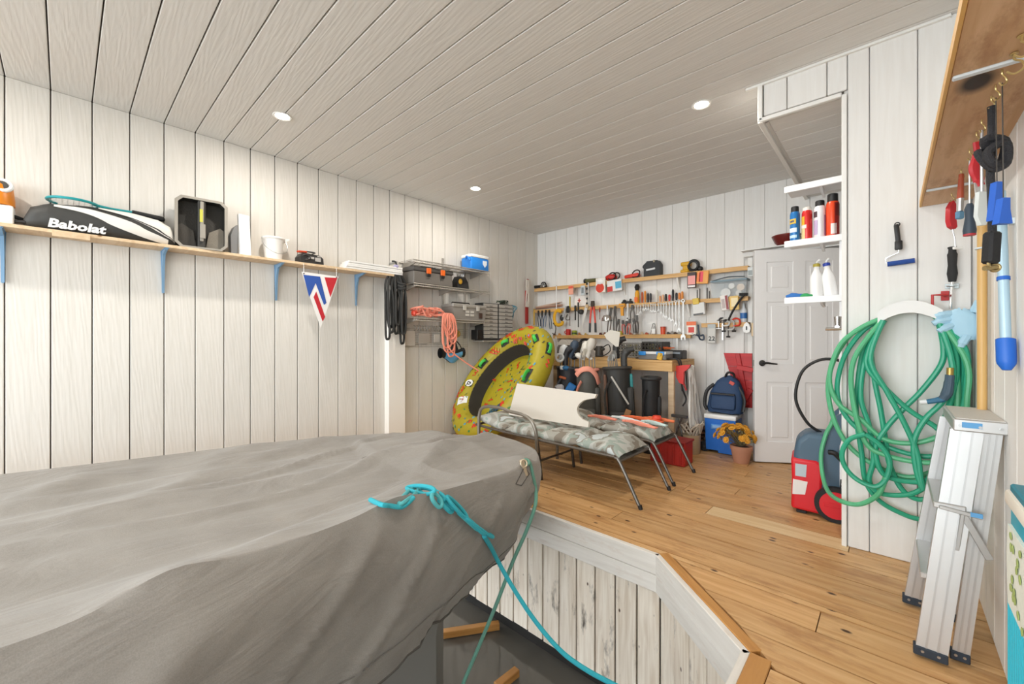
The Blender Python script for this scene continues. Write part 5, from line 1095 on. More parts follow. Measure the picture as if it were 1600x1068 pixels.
t, h = stand('tool_bag', 'small charcoal zip bag with white lettering on the topmost shelf', 'bag', 1020.5, Z1, 408); w_ = PXW(1008, 1033, .07) / 2
q = B(); q.prism([(-w_, 0), (w_, 0), (w_, h * .75), (w_ * .7, h), (-w_ * .6, h), (-w_, h * .7)], .10); q.obj('bag_body', mat('2E3134', .6, bump=.2, bscale=30), t)
B().box((-.01, -.052, h * .45), (w_ * 1.1, .006, .022), (0, -.1, 0)).obj('label', mat('D8DADB', .5), t); B().tube([(-w_ * .9, -.03, h * .5), (-w_ * 1.1, -.04, h * .7), (-w_ * .5, -.04, h * .98)], .007, 6, k=4).obj('strap', M_BLACK, t); B().box((w_ * .35, -.02, h * .95), (.02, .09, .03), bev=.004).obj('zip_pull', mat('A9A18A', .5), t)
t, h = stand('orbital_sander', 'yellow and black orbital sander on the right of the topmost shelf', 'sander', 1075, Z1, 405); B().box((-.03, 0, .02), (.10, .08, .04), bev=.012).box((-.02, 0, .105), (.12, .07, .05), bev=.016, seg=2).box((-.02, 0, .06), (.07, .06, .06), bev=.01).obj('body', mat('D6A41E', .45), t)
q = B(); q.torus((.07, -.02, .075), .06, .014, 22, 7, (pi / 2, 0, 0)); q.torus((.075, -.04, .07), .05, .012, 22, 7, (pi / 2 + .2, 0, 0)); q.obj('cord', M_BLACK, t); B().ell((.14, -.01, .03), (.035, .03, .03), 10).obj('plug', M_BLACK, t)
# --- packages hooked on shelf fronts
def pack(u0, u1, v0, v1, col, label, off=.145, extra=(), name='package', rot=0.0, th=.018):
    p = W((u0 + u1) / 2, v0, off); h = p.z - W((u0 + u1) / 2, v1, off).z; w_ = PXW(u0, u1, off)
    t = thing(name, label, 'package', p, (0, rot, 0), 'packages hanging on the tool wall')
    B().box((0, 0, -h / 2), (w_, th, h), bev=min(.005, th / 3)).obj('pouch', mat(col, .35), t)
    for nm, fx, fz, fw, fh, cc in extra: B().box((fx * w_, -th / 2 - .0015, -fz * h), (fw * w_, .003, fh * h)).obj(nm, mat(cc, .4), t)
    return t, w_, h
pack(888.5, 896, 446, 460, 'F0A890', 'small peach blister pack hanging from the topmost shelf', extra=(('band', 0, .2, .9, .25, 'E05A3A'),))
pack(907.5, 914, 446, 461, 'C9D0D2', 'clear blister pack of bits next to the bar gauge', extra=(('bits', 0, .5, .5, .6, '7E8588'),))
t, w_, h = pack(898, 917, 462, 478, 'EFE9E2', 'white card with a red cross standing behind the files', off=.06)
for a, b_ in ((.22, .07), (.07, .28)): B().box((-.02, -.011, -h * .45), (w_ * a * 1.2, .003, h * b_ * 1.4)).obj('red_cross', mat('D0472E', .5), t)
t, w_, h = pack(931, 946, 434, 457, 'EFE8DD', 'white blister pack with round red disc on the topmost shelf front')
B().cyl((-.005, -.009, -h * .68), (-.005, -.013, -h * .68), w_ * .42, n=24).obj('red_disc', mat('D8432E', .45), t); B().ell((.0, -.012, -h * .25), (w_ * .4, .02, h * .2), 12).obj('white_dome', M_WHITE, t)
pack(948, 971, 437, 455, 'E8E6E4', 'red white and light blue box hanging from the topmost shelf', extra=(('red_corner', -.3, .75, .36, .45, 'CC3B36'), ('blue_band', .28, .5, .4, .6, '58AFD2')), rot=-.08)
t, w_, h = pack(1074, 1088, 425, 450, '3A2A2A', 'dark pack with a pink label hanging below the yellow sander', extra=(('pink_label', 0, .5, .8, .55, 'F0A09A'), ('white_foot', 0, .88, .8, .12, 'EDE6E4')))
pack(1089.5, 1108, 423, 443, 'E9A24A', 'bright orange and pink envelope hanging from the topmost shelf', extra=(('pink_flash', -.1, .45, .3, .8, 'E8445A'), ('coral_side', -.32, .5, .25, .7, 'F2793E')), rot=.08)
pack(1168, 1177, 417, 432, 'D8DCDA', 'silver pack hanging at the door end of the topmost shelf', extra=(('grey_print', 0, .6, .7, .5, '9AA3A3'),), off=.15)
pack(1124.5, 1137, 461, 485, 'E9E4DE', 'white and dark red narrow box hanging below the clear bin', extra=(('red_side', .3, .5, .3, .9, '8C2F34'), ('grey_panel', -.15, .55, .4, .6, 'B9AAA6')), rot=-.12)
pack(1139.5, 1154, 462, 484, 'E2BB62', 'yellow box hanging next to the black curved handle', extra=(('pale_panel', .05, .45, .7, .6, 'EFDDB0'),), rot=-.05)
pack(1105.5, 1118.5, 506, 536, 'C4C2BC', 'grey plastic bag marked 22 hanging from the short shelf', off=.12, extra=(('bag_top', 0, .12, .8, .2, 'AEB4B4'),))
tx = text_mesh('22', .07, M_BLACK, .001, .001); p = W(1112, 529, .132); o = [x for x in bpy.data.objects if x.get('label', '').startswith('grey plastic bag marked')][0]; inst('lettering', tx, o, p - o.location, (pi / 2, 0, 0))
pack(1073, 1088, 502, 523, 'EFE6DA', 'orange and white jar label card left of the short shelf', off=.12, extra=(('orange_top', 0, .15, 1, .28, 'E8703A'), ('red_face', 0, .62, .6, .4, 'D23C30')))
pack(1174, 1178.5, 504, 525, 'D6B98A', 'tan tag hanging at the door end of the short shelf', off=.12)
t, w_, h = pack(1082, 1101, 473, 492, 'D9D9D6', 'folded white metal guard hanging under a yellow note', off=.15, extra=(('dark_slot', -.05, .93, .8, .14, '5A5A58'),), rot=-.1, th=.05)
B().box((-.02, -.01, .02), (w_ * .5, .05, h * .5), bev=.003).obj('yellow_note', mat('D9B94A', .5), t)
# --- things on the middle shelf
t, h = stand('glue_bottle', 'yellow glue bottle with black nozzle on the wrench shelf', 'bottle', 995.5, Z2, 444); B().lathe([(0, 0), (.026, 0), (.028, .01), (.028, h * .55), (.016, h * .68), (0, h * .68)], 14).obj('bottle_body', mat('E3A21C', .4), t); B().lathe([(0, h * .66), (.02, h * .68), (.034, h * .85), (.02, h), (0, h)], 12).obj('nozzle', M_BLACK, t); B().box((.0, -.03, h * .2), (.045, .006, h * .25)).obj('label', mat('E8701E', .4), t)
t, h = stand('hand_plane', 'black hand plane lying left of the glue bottle', 'plane', 980, Z2, 464); B().box((0, 0, .02), (.15, .05, .035), bev=.008).obj('sole', M_BLACK, t); B().ell((-.04, 0, .045), (.025, .02, .02), 10).obj('knob', M_BLACK, t); B().box((.045, 0, .05), (.03, .02, .04), (0, .3, 0), bev=.008).obj('tote', M_DKSTEEL, t)
t = thing('storage_bin', 'clear plastic bin with blue-grey lid on the wrench shelf by the door', 'bin', ((W(1113, 450, .08).x - 1.135) / 2, BW - .082, Z2), group='things on the tool shelves'); w_ = (-1.14 - W(1113, 450, .08).x) / 2
q = B(); q.prism([(-w_ * .94, 0), (w_ * .94, 0), (w_, .175), (-w_, .175)], .135); q.obj('tub', mat('D5DDE0', .15, alpha=.3), t); B().box((0, 0, .185), (w_ * 2.05, .15, .022), bev=.006).obj('lid', mat('7F95A0', .4), t)
for x_, z_, r_, cc in ((-.03, .05, .05, 'E8E6E2'), (.12, .10, .038, 'E2CDB8'), (.03, .12, .03, 'EDEBE6'), (.10, .04, .03, 'DAD6CE')): B().cyl((x_, -.04, z_), (x_, -.06, z_), r_, n=18).obj('disc', mat(cc, .5), t)
B().tube([(-w_ * .9, -.07, .19), (0, -.075, .22), (w_ * .9, -.07, .21)], .006, 6, k=4).obj('strap', mat('3F4C54', .5), t)
# --- lower right tools
t, h = hang('pry_handle', 'black curved pry handle hanging below the clear bin', 'pry bar', 1160, 460, 500, .16); B().tube([(.02, 0, 0), (-.02, 0, -.05), (-.09, 0, -h * .6), (-.14, 0, -h)], .011, 7, k=5).obj('bar', M_BLACK, t); B().cyl((.05, 0, .0), (-.03, 0, .005), .016, n=8).obj('top_grip', M_BLACK, t)
t, h = stand('oil_bottle', 'blue and white oil bottle standing on the short shelf', 'bottle', 1162, Z4, 474, .05); B().lathe([(0, 0), (.03, 0), (.034, .01), (.034, h * .6), (.014, h * .8), (.012, h), (0, h)], 16).obj('bottle_body', mat('D9E0E6', .35), t); B().lathe([(.0345, h * .2), (.0352, h * .2), (.0352, h * .5), (.0345, h * .5)], 16).obj('label', mat('2F6CB0', .4), t)
t, h = stand('clamp_head', 'small black clamp lying on the short shelf', 'clamp', 1127.5, Z4, 492, .05); B().torus((0, 0, .028), .026, .010, 16, 6, (pi / 2, 0, 0), 0, 4.5).box((.035, 0, .03), (.04, .03, .03), bev=.006).obj('frame', M_BLACK, t); B().cyl((-.05, 0, .03), (.0, 0, .03), .006, n=8).obj('screw', M_STEEL, t)
def gclamp(u, v0, v1, cc, label, off=.12):
    t, h = hang('g_clamp', label, 'clamp', u, v0, v1, off, 'clamps on the short shelf'); q = B(); q.tube([(-.03, 0, -h * .55), (.03, 0, -h * .5), (.035, 0, -.02), (-.0, 0, 0), (-.035, 0, -.015)], .010, 7, k=4); q.obj('frame', mat(cc, .45, .2), t); B().cyl((-.02, 0, -h * .2), (-.02, 0, -h), .006, n=8).obj('screw', M_DKSTEEL, t); B().cyl((-.04, 0, -h * .95), (.0, 0, -h * .95), .010, n=8).obj('knob', M_BLACK, t)
gclamp(1150, 497, 518, 'D63A26', 'red clamp hanging from the short shelf'); gclamp(1134, 497, 518, 'D8D8D4', 'white clamp hanging from the short shelf'); gclamp(1141, 500, 527, 'BDBCB8', 'silver clamp hanging lowest from the short shelf')
t, h = hang('pulley', 'white pear-shaped pulley hanging by the door', 'pulley', 1167, 503, 520, .12); B().prism([(0, 0), (.022, -.02), (.038, -h * .55), (.03, -h * .9), (0, -h), (-.03, -h * .9), (-.038, -h * .55), (-.022, -.02)], .03).obj('cheek', M_WHITE, t); B().box((0, -.017, -h * .55), (.012, .006, h * .35), bev=.002).obj('slot', M_BLACK, t)
t, h = hang('hacksaw', 'dark blue hacksaw hanging left of the bag marked 22', 'saw', 1091, 507, 530, .12); B().tube([(.0, 0, 0), (.005, 0, -h * .5), (.02, 0, -h * .75), (.055, 0, -h * .7), (.06, 0, -h), (.02, 0, -h * .98), (.0, 0, -h * .75), (-.07, 0, -h * .6)], .010, 7, k=4).obj('frame', mat('2B3A4C', .45), t); B().box((-.035, 0, -h * .66), (.07, .004, .012), (0, -.5, 0)).obj('blade', M_DKSTEEL, t)
t, h = hang('shears', 'pale steel shears hanging beside the bag marked 22', 'shears', 1123, 501, 513, .12); B().box((0, 0, -h * .5), (.012, .012, h), bev=.003).box((0, 0, -h), (.06, .012, .012), bev=.003).obj('tee_handle', M_WR, t)
t, h = hang('steel_rule', 'slim steel rule hanging between shears and clamps', 'rule', 1129, 505, 531, .12); B().box((0, 0, -h / 2), (.016, .004, h), bev=.001).obj('blade', M_WR, t)
t, h = hang('paint_scraper', 'white wedge scraper hanging below the largest wrench', 'scraper', 1058, 524, 548, .08); B().prism([(-.015, 0), (.015, 0), (.004, -h), (-.004, -h)], .006).obj('blade', mat('E2E2DF', .4), t)
# --- small things on the lowest shelf
t, h = stand('mug', 'small red mug on the lowest tool shelf', 'mug', 888, Z3, 514, .05); B().lathe([(0, 0), (.034, 0), (.036, h), (.031, h), (.03, .01), (0, .008)], 16).obj('cup', RED, t); B().torus((-.045, 0, h / 2), .02, .006, 12, 6, (pi / 2, 0, 0)).obj('handle', RED, t)
t, h = stand('small_jar', 'green and yellow jar beside the red mug', 'jar', 897.5, Z3, 516, .05); B().lathe([(0, 0), (.035, 0), (.036, h * .8), (.03, h), (0, h)], 14).obj('jar_body', mat('9AA52E', .45), t); B().lathe([(0.0365, h * .25), (.0372, h * .25), (.0372, h * .55), (.0365, h * .55)], 14).obj('label', mat('2E4A28', .5), t)
t, h = stand('tin_cup', 'small orange-red tin on the lowest tool shelf', 'tin', 1036, Z3, 510, .05); B().lathe([(0, 0), (.028, 0), (.031, h), (.027, h), (.024, .008), (0, .006)], 14).obj('can', mat('D8502A', .4), t); B().lathe([(.031, h), (.033, h), (.033, h - .012), (.031, h - .012)], 14).obj('rim', mat('A8341C', .4), t)
t, h = stand('yellow_block', 'yellow sponge block on the lowest tool shelf below the pliers', 'sponge', 967, Z3, 517, .05); B().box((0, 0, h / 2), (.10, .05, h), bev=.006).obj('sponge_body', mat('D6C450', .8, bump=.4), t)
t, h = stand('wire_stand', 'small white wire stand on the lowest tool shelf', 'stand', 1020, Z3, 506, .05); B().tube([(-.03, 0, 0), (.0, 0, h), (.03, 0, h * .9), (.035, 0, 0)], .004, 6, k=3).tube([(-.01, .02, 0), (.015, .01, h * .8)], .004, 6).obj('wire', M_DKSTEEL, t); B().box((.01, .0, h * .3), (.05, .02, h * .5), bev=.003).obj('white_card', M_WHITE, t)
sm = [('6E3A2C', 866, 'dark red'), ('C98A3A', 874, 'amber'), ('A0682E', 905, 'brown'), ('D0B060', 915, 'straw'), ('5A2A2A', 938, 'maroon'), ('7A4A34', 945, 'chestnut'), ('C46A50', 985, 'coral'), ('8A7A6A', 995, 'taupe'), ('C9B89A', 1003, 'cream'), ('B0553A', 1010, 'rust'), ('3A3A38', 1044, 'black'), ('8C8A86', 1050, 'grey'), ('4A3A30', 1055, 'dark brown'), ('A9A7A2', 1061, 'silver')]
for k, (cc, u, nm) in enumerate(sm):
    t, h = stand('small_fitting', 'tiny %s fitting lying on the lowest tool shelf' % nm, 'fitting', u, Z3, 519, .05, 'fittings on the lowest tool shelf'); B().lathe([(0, 0), (.018, 0), (.02, .012), (.012, .024 + .006 * (k % 3)), (0, .03)], 8).obj('fitting_body', mat(cc, .5), t); B().box((.016, 0, .007), (.03, .018, .012), bev=.003).obj('fitting_tab', mat(cc, .5), t)
# outlet above the bench
t = thing('wall_outlet', 'white electrical outlet above the workbench end', 'outlet', W(1046, 545, .012)); B().box((0, 0, 0), (.075, .008, .12), bev=.003).obj('cover_plate', M_WHITE, t)
for z_ in (-.025, .025): B().box((0, -.005, z_), (.03, .004, .032), bev=.003).obj('socket', mat('D8D6D2', .5), t)
# ================================================================== FLOOR THINGS BY THE BACK WALL
# red slatted panel
pa = W(1131, 551, .035); t = thing('slatted_board', 'red painted slatted wooden panel leaning on the back wall by the door', 'panel', (pa.x, BW - .035, .46)); M_RED = wood('red_painted_slat', 'B01F24', 'C62A2C', 'X', .8, .1, .5, rnd=.06)
top = pa.z - .46; xr = -1.112 - pa.x; zb = 0.0
for k in range(4):
    z1_ = top - top * k / 4; z0_ = top - top * (k + 1) / 4 + .004; xl = lambda z_: (top - z_) / top * .17
    B().prism([(xl(z0_), z0_), (xr, z0_), (xr, z1_), (xl(z1_), z1_)], .02).obj('slat', M_RED, t)
B().box((xr * .68, -.02, top * .52), (top * .95, .022, .045), (0, pi / 2 + .15 - .32, 0), bev=.003).obj('brace', M_RED, t)
B().box((xr * .78, -.035, top * .72), (.16, .02, .05), (0, .18, 0), bev=.003).obj('brace', M_RED, t); B().box((xr * .86, -.035, top * .24), (.15, .02, .055), (0, -1.1, 0), bev=.003).obj('brace', M_RED, t)
# blue wheeled cooler
t = thing('wheeled_cooler', 'blue wheeled cooler with white lid on the floor beside the flower pot', 'cooler', (-1.34, 4.83, 0), (0, 0, RAD(2))); M_BLU = mat('1F6FD0', .4)
q = B(); q.prism([(-.135, .03), (.135, .03), (.15, .36), (-.15, .36)], .28); q.obj('body', M_BLU, t); B().box((0, 0, .385), (.315, .30, .05), bev=.014, seg=2).obj('lid', M_WHITE, t)
B().box((-.02, -.146, .28), (.13, .012, .055), bev=.006).obj('handle_recess', mat('5A9BE0', .4), t); B().box((-.02, -.152, .282), (.10, .012, .028), bev=.004).obj('handle', mat('8DB8EA', .4), t); B().box((.05, -.12, .02), (.14, .03, .03), bev=.004).obj('base_skid', M_BLU, t)
for y_ in (-.12, .12): B().cyl((-.155, y_ - .018, .055), (-.155, y_ + .018, .055), .055, n=22).obj('wheel', M_RUBBER, t)
B().cyl((-.155, -.14, .055), (-.155, .14, .055), .012, n=10).obj('axle', M_DKSTEEL, t)
# navy backpack on it
t = thing('backpack', 'navy blue backpack slumped on top of the blue cooler', 'backpack', (-1.32, 4.83, .42), (RAD(-4), 0, RAD(4))); M_NAVY = mat('2A4468', .7, bump=.2, bscale=30)
def bp_f(i, j):
    u = i / 13; a = 2 * pi * j / 20; w_, d_ = curve([(0, .165, .10), (.1, .18, .115), (.5, .165, .11), (.8, .12, .085), (.95, .07, .05), (1, .02, .02)], u); sq = lambda c, p: math.copysign(abs(c) ** p, c)
    return Vector((w_ * sq(cos(a), .6) + .03 * u, d_ * sq(sin(a), .6), .40 * u + .008 * noise.noise(Vector((cos(a) * 2, sin(a) * 2, u * 4)))))
B().grid(bp_f, 14, 20, cv=True).obj('main_body', M_NAVY, t, ang=60)
B().box((.0, -.115, .12), (.24, .05, .17), (RAD(-8), 0, 0), bev=.03, seg=2).obj('front_pocket', M_NAVY, t); B().box((.0, -.142, .20), (.23, .02, .02), bev=.005).obj('pocket_zip', M_BLACK, t)
B().tube([(-.10, -.06, .30), (-.17, -.08, .22), (-.19, -.07, .08), (-.16, -.09, .02)], .018, 8, k=5, flat=.4).obj('strap', M_BLACK, t); B().tube([(.13, -.06, .28), (.19, -.08, .16), (.18, -.09, .03)], .018, 8, k=5, flat=.4).obj('strap', M_BLACK, t)
B().tube([(.0, -.03, .375), (.03, -.05, .43), (.08, -.04, .42), (.09, -.02, .36)], .012, 8, k=4).obj('grab_loop', M_BLACK, t); B().box((.075, -.085, .32), (.05, .012, .035), (0, .5, 0), bev=.003).obj('logo_tag', mat('C94A3A', .5), t)
# flower pot with yellow mums
t = thing('potted_mums', 'terracotta pot of dried golden chrysanthemums beside the door', 'potted plant', (-1.085, 4.50, 0))
B().lathe([(0, 0), (.066, 0), (.070, .01), (.092, .13), (.098, .13), (.10, .165), (.090, .168), (.084, .15), (0, .148)], 26).obj('pot', mat('B9856A', .8, bump=.15), t); B().lathe([(0, .145), (.086, .148), (.05, .16), (0, .165)], 18).obj('soil', mat('3E3028', .9), t)
q = B(); r_ = random.Random(8); heads = []
for k in range(46):
    a = r_.uniform(0, 2 * pi); e_ = r_.uniform(.1, 1.45); rr_ = r_.uniform(.15, .19); p = Vector((rr_ * cos(a) * cos(e_) - .05, rr_ * sin(a) * cos(e_), .20 + rr_ * sin(e_) * .9)); heads.append(p); q.tube([(0, 0, .15), (p.x * .5, p.y * .5, .15 + (p.z - .15) * .6), p], .0025, 4)
q.obj('stems', mat('6E6448', .8), t)
M_MUM = mat('E0A437', .75, var=.2, bscale=40); mm = B()
for k in range(11): a = 2 * pi * k / 11; mm.ell((.015 * cos(a), .015 * sin(a), .004), (.014, .006, .004), 6, (0, -.4, a))
for k in range(7): a = 2 * pi * k / 7 + .2; mm.ell((.008 * cos(a), .008 * sin(a), .010), (.010, .005, .004), 6, (0, -.8, a))
mm.ell((0, 0, .010), (.007, .007, .006), 6); mme = mm.mesh('flower', M_MUM)
for p in heads: d_ = (p - Vector((-.05, 0, .18))).normalized(); inst('flower_head', mme, t, p, d_.to_track_quat('Z', 'Y').to_euler(), (1.25,) * 3)
q = B()
for k in range(40):
    p = heads[k % len(heads)] * .8 + Vector((r_.uniform(-.03, .03), r_.uniform(-.03, .03), .02)); q.ell(p, (.018, .008, .003), 6, (r_.random() * 2, r_.random() * 2, r_.random() * 6))
q.obj('foliage', mat('8A8258', .8), t)['kind'] = 'stuff'
# tan pail with dried sticks, beside the bench
t = thing('tan_pail', 'tan cylindrical pail full of rope ends beside the workbench leg', 'pail', (-1.58, 4.53, 0))
B().lathe([(0, 0), (.092, 0), (.096, .01), (.10, .20), (.094, .20), (.088, .02), (0, .015)], 24).obj('pail_body', mat('B7A587', .7, bump=.1), t); q = B(); r_ = random.Random(21)
for k in range(14): a = r_.uniform(0, 6.28); q.tube([(.04 * cos(a), .04 * sin(a), .1), (.08 * cos(a), .08 * sin(a), .24), (.13 * cos(a + .6), .11 * sin(a + .6), .30 + .05 * r_.random()), (.10 * cos(a + 1.2), .10 * sin(a + 1.2), .22)], .008, 6, k=4)
q.obj('rope_ends', mat('CDC3B4', .8), t)['kind'] = 'stuff'
t = thing('wicker_basket', 'brown basket on the floor between pail and cooler', 'basket', (-1.645, 4.86, 0))
for k in range(5): B().torus((0, 0, .03 + .045 * k), .07 + .006 * k, .022, 24, 7).obj('wicker_band', mat(['6A4632', '7A5238'][k % 2], .8, bump=.5, bscale=80), t)
B().lathe([(0, .005), (.07, .005), (.07, .02), (0, .02)], 20).obj('base', mat('5A3A2A', .8), t); B().ell((0, 0, .25), (.07, .07, .05), 12).obj('orange_bundle', mat('C2703E', .8, bump=.3), t)
# white drop cloth and red clamp hanging at the bench end
t = thing('drop_cloth', 'crumpled white cloth hanging off the workbench end to the floor', 'cloth', (wbx1 + .02, 4.72, .90))
def cl_f(i, j):
    u = i / 19; v = j / 13; w_ = .09 + .09 * u; a = (v - .5) * 2
    return Vector((.022 * sin(v * 19 + u * 3) + .07 * u ** 2 + .05, w_ * a + .02 * sin(u * 5), -.66 * u + .02 * sin(v * 9)))
q = B().grid(cl_f, 20, 14); o = q.obj('cloth_sheet', mat('EFECE6', .8, bump=.2, bscale=20), t, ang=80); md = o.modifiers.new('thick', 'SOLIDIFY'); md.thickness = .012
q = B(); q.tube([(.02, -.06, .0), (.05, -.08, -.3), (.06, -.08, -.62)], .006, 6, k=4); q.obj('hanging_cord', M_DKSTEEL, t)
t = thing('red_bracket', 'red metal clamp fixed at the right end of the workbench', 'clamp', (wbx1 + .03, 4.52, .80)); B().prism([(-.03, .12), (.12, .14), (.10, .10), (.05, .06), (.045, -.08), (.0, -.06), (-.03, .0)], .04).obj('jaw', mat('D22F28', .45), t); B().cyl((.04, 0, -.06), (.07, 0, -.14), .010, n=8).obj('screw', mat('A3201C', .45), t)
# grey machine parts under bench end
t = thing('sawhorse_tool', 'dark folded metal stand on the floor by the workbench leg', 'stand', (-1.60, 4.25, 0)); 
for s_ in (-1, 1): B().tube([(s_ * .07, 0, 0), (s_ * .02, .02, .28), (-s_ * .03, .02, .42)], .009, 7).obj('leg', M_DKSTEEL, t)
B().box((0, .02, .42), (.16, .03, .03), bev=.004).obj('head', M_DKSTEEL, t)
# bowl over the door
t = thing('red_bowl', 'dark red glazed bowl on the ledge above the door', 'bowl', (-.79, BW - .10, DH + .066)); 
B().lathe([(0, 0), (.07, 0), (.10, .03), (.125, .085), (.128, .095), (.12, .095), (.095, .035), (.0, .012)], 28).obj('bowl_body', mat('6E2320', .25, var=.2), t); B().torus((0, 0, .094), .124, .005, 28, 6).obj('rim', mat('8A3A2E', .25), t)
struct(B().box((-.72, BW - .085, DH + .058), (.95, .17, .012), bev=.002).obj('trim_10', M_TRIM), 'ledge above the doorway')

# ================================================================== PRESSURE WASHER
t = thing('pressure_washer', 'red and slate wheeled pressure washer standing at the alcove', 'pressure washer', (-.345, 3.60, 0), (0, 0, .12)); M_SL = mat('4A6478', .45); M_PR = mat('D8202C', .4)
q = B(); q.prism([(-.17, .02), (.17, .02), (.17, .50), (.10, .56), (-.10, .56), (-.16, .50), (-.175, .40)], .26); bev(q.obj('body', M_SL, t), .03)
q = B(); q.prism([(-.19, .03), (-.02, .02), (-.01, .36), (-.05, .38), (-.19, .38), (-.185, .24)], .285); bev(q.obj('red_cowl', M_PR, t), .018)
B().prism([(-.182, .13), (-.11, .14), (-.095, .23), (-.178, .235)], .292).obj('white_plate', mat('E6E2E0', .4), t); B().prism([(-.165, .26), (-.105, .26), (-.10, .345), (-.165, .345)], .290).obj('window', mat('B9C6CE', .2), t)
q = B(); q.prism([(.0, .47), (.06, .44), (.12, .66), (.26, .80), (.24, .84), (.16, .80), (.05, .68)], .05, Matrix.Translation((0, -.11, 0))); q.prism([(.0, .47), (.06, .44), (.12, .66), (.26, .80), (.24, .84), (.16, .80), (.05, .68)], .05, Matrix.Translation((0, .11, 0))); q.box((.24, 0, .81), (.05, .24, .045), bev=.01); q.obj('handle_frame', M_SL, t)
B().tube([(.02, -.145, .45), (.05, -.155, .45), (.10, -.15, .40), (.16, -.15, .36), (.19, -.14, .38)], .016, 8, k=4).obj('carry_grip', M_BLACK, t)
B().prism([(.07, .10), (.15, .10), (.16, .28), (.08, .28)], .275).obj('vent_panel', M_BLACK, t)
for k in range(6): B().box((.115, -.139, .12 + .026 * k), (.06, .006, .010)).obj('vent_slat', mat('9FB2C0', .4), t)
for y_ in (-.165, .165):
    wl_ = B().cyl((.055, y_ - .022, .115), (.055, y_ + .022, .115), .115, n=32).obj('wheel', M_RUBBER, t)
    B().cyl((.055, y_ - .027, .115), (.055, y_ + .027, .115), .088, n=28).box((.055, y_ - .026 if y_ < 0 else y_ + .026, .115), (.13, .008, .03), bev=.003).obj('hub_cap', M_PR, wl_)
B().cyl((.055, -.15, .115), (.055, .15, .115), .015, n=10).obj('axle', M_DKSTEEL, t)
B().tube([(-.02, -.02, .555), (-.10, -.03, .62), (-.165, -.03, .78), (-.13, -.03, .97), (-.03, -.03, 1.06), (.08, -.03, 1.06), (.17, -.03, 1.0), (.19, -.02, .86)], .010, 8, k=6).obj('spray_hose', M_BLACK, t)
B().cyl((.07, -.10, .52), (.13, -.13, .60), .018, .014, n=12).obj('inlet_coupling', mat('B89A58', .35, .8), t); B().torus((.17, -.04, .90), .055, .016, 18, 8, (pi / 2, 0, .3)).obj('trigger_guard', M_BLACK, t)
for x_ in (-.13, ): B().box((x_, 0, .012), (.06, .24, .024), bev=.004).obj('foot', M_BLACK, t)

# ================================================================== ALCOVE SHELVES
M_SHW = mat('F3F4F5', .4)
AX0, AX1, AY0, AY1 = -.555, .29, 3.46, 3.70
zs_ = [1.2 + (531 - v) / FPX * (AX0 * FV.x + AY0 * FV.y) for v in (293, 378, 466)]
def alc(z, label, lip=.045):
    t = thing('alcove_shelf', label, 'shelf', (AX0, AY0, z), group='white shelves in the alcove'); w_ = AX1 - AX0; d_ = AY1 - AY0
    B().box((w_ / 2, d_ / 2, -.008), (w_, d_, .016), bev=.002).obj('board', M_SHW, t); B().box((w_ / 2, .004, -.018), (w_ + .01, .016, lip), bev=.004).obj('front_edge', M_SHW, t)
    B().prism([(0, -.016), (d_ - .02, -.016), (d_ - .02, -.06), (.08, -.05)], .014, Matrix.Translation((.20, 0.01, 0)) @ Matrix.Rotation(pi / 2, 4, 'Z')).obj('bracket_arm', M_SHW, t)
    return t
alc(zs_[0], 'topmost white alcove shelf, above the spray cans'); alc(zs_[1], 'white alcove shelf holding the spray cans'); alc(zs_[2], 'lowest white alcove shelf holding the white bottles')
struct(B().box((-.245, AY0 + .05, .95), (.02, .06, 1.9), bev=.002).box((.27, AY1 - .03, 1.2), (.03, .05, 2.4), bev=.002).obj('trim_11', M_SHW), 'white uprights carrying the alcove shelves')
def sprayc(u, label, cb, cc, r, h, bands, cap_h=.035):
    p = at_y(u, 372, AY0 + .07); t = thing('spray_can', label, 'spray can', (p.x, AY0 + .07, zs_[1]), group='spray cans on the alcove shelf')
    B().lathe([(0, 0), (r * .95, 0), (r, .004), (r, h - cap_h - .02), (r * .85, h - cap_h - .004), (0, h - cap_h)], 20).obj('can_body', mat(cb, .3, .1), t); B().lathe([(0, h - cap_h - .004), (r * .82, h - cap_h - .006), (r * .8, h - .004), (r * .7, h), (0, h)], 18).obj('cap', mat(cc, .4), t)
    for z0, z1, col, a0, a1 in bands:
        B().grid(lambda i, j: Vector(((r + .0012) * cos(RAD(a0 + (a1 - a0) * i / 12)), (r + .0012) * sin(RAD(a0 + (a1 - a0) * i / 12)), z0 + (z1 - z0) * j)), 13, 2).obj('label_print', mat(col, .35), t)
    return t
kp = (zs_[1] + 0)
sprayc(1242, 'blue spray can with black cap, first from the left in the alcove', '1F6FB0', '1E1E20', .030, .255, [(.13, .165, 'E2B93A', 195, 290), (.14, .155, '1F3A6A', 215, 270), (.07, .10, 'DDEBF4', 200, 300), (.03, .05, 'BBD6E8', 200, 300)])
sprayc(1261, 'red and yellow spray can with white cap, second in the alcove', 'CF2A26', 'E6E0D8', .031, .235, [(.11, .17, 'E0A92A', 195, 250), (.0, .09, 'D6C08A', 190, 255), (.085, .11, 'F0D8D0', 200, 270)], .02)
sprayc(1281, 'white and purple spray can with black cap, third in the alcove', 'EDEAEC', '232324', .033, .265, [(.15, .19, '4A3A42', 190, 250), (.03, .13, 'B9A6C8', 195, 255), (.02, .16, '9C7FA8', 320, 350)])
sprayc(1301, 'large orange-red spray can with black cap, nearest the partition', 'E24A22', '202021', .037, .295, [(.0, .23, '8C1F1C', 290, 340), (.02, .09, 'F0E8E4', 260, 310), (.14, .22, '2A2220', 300, 350)], .05)
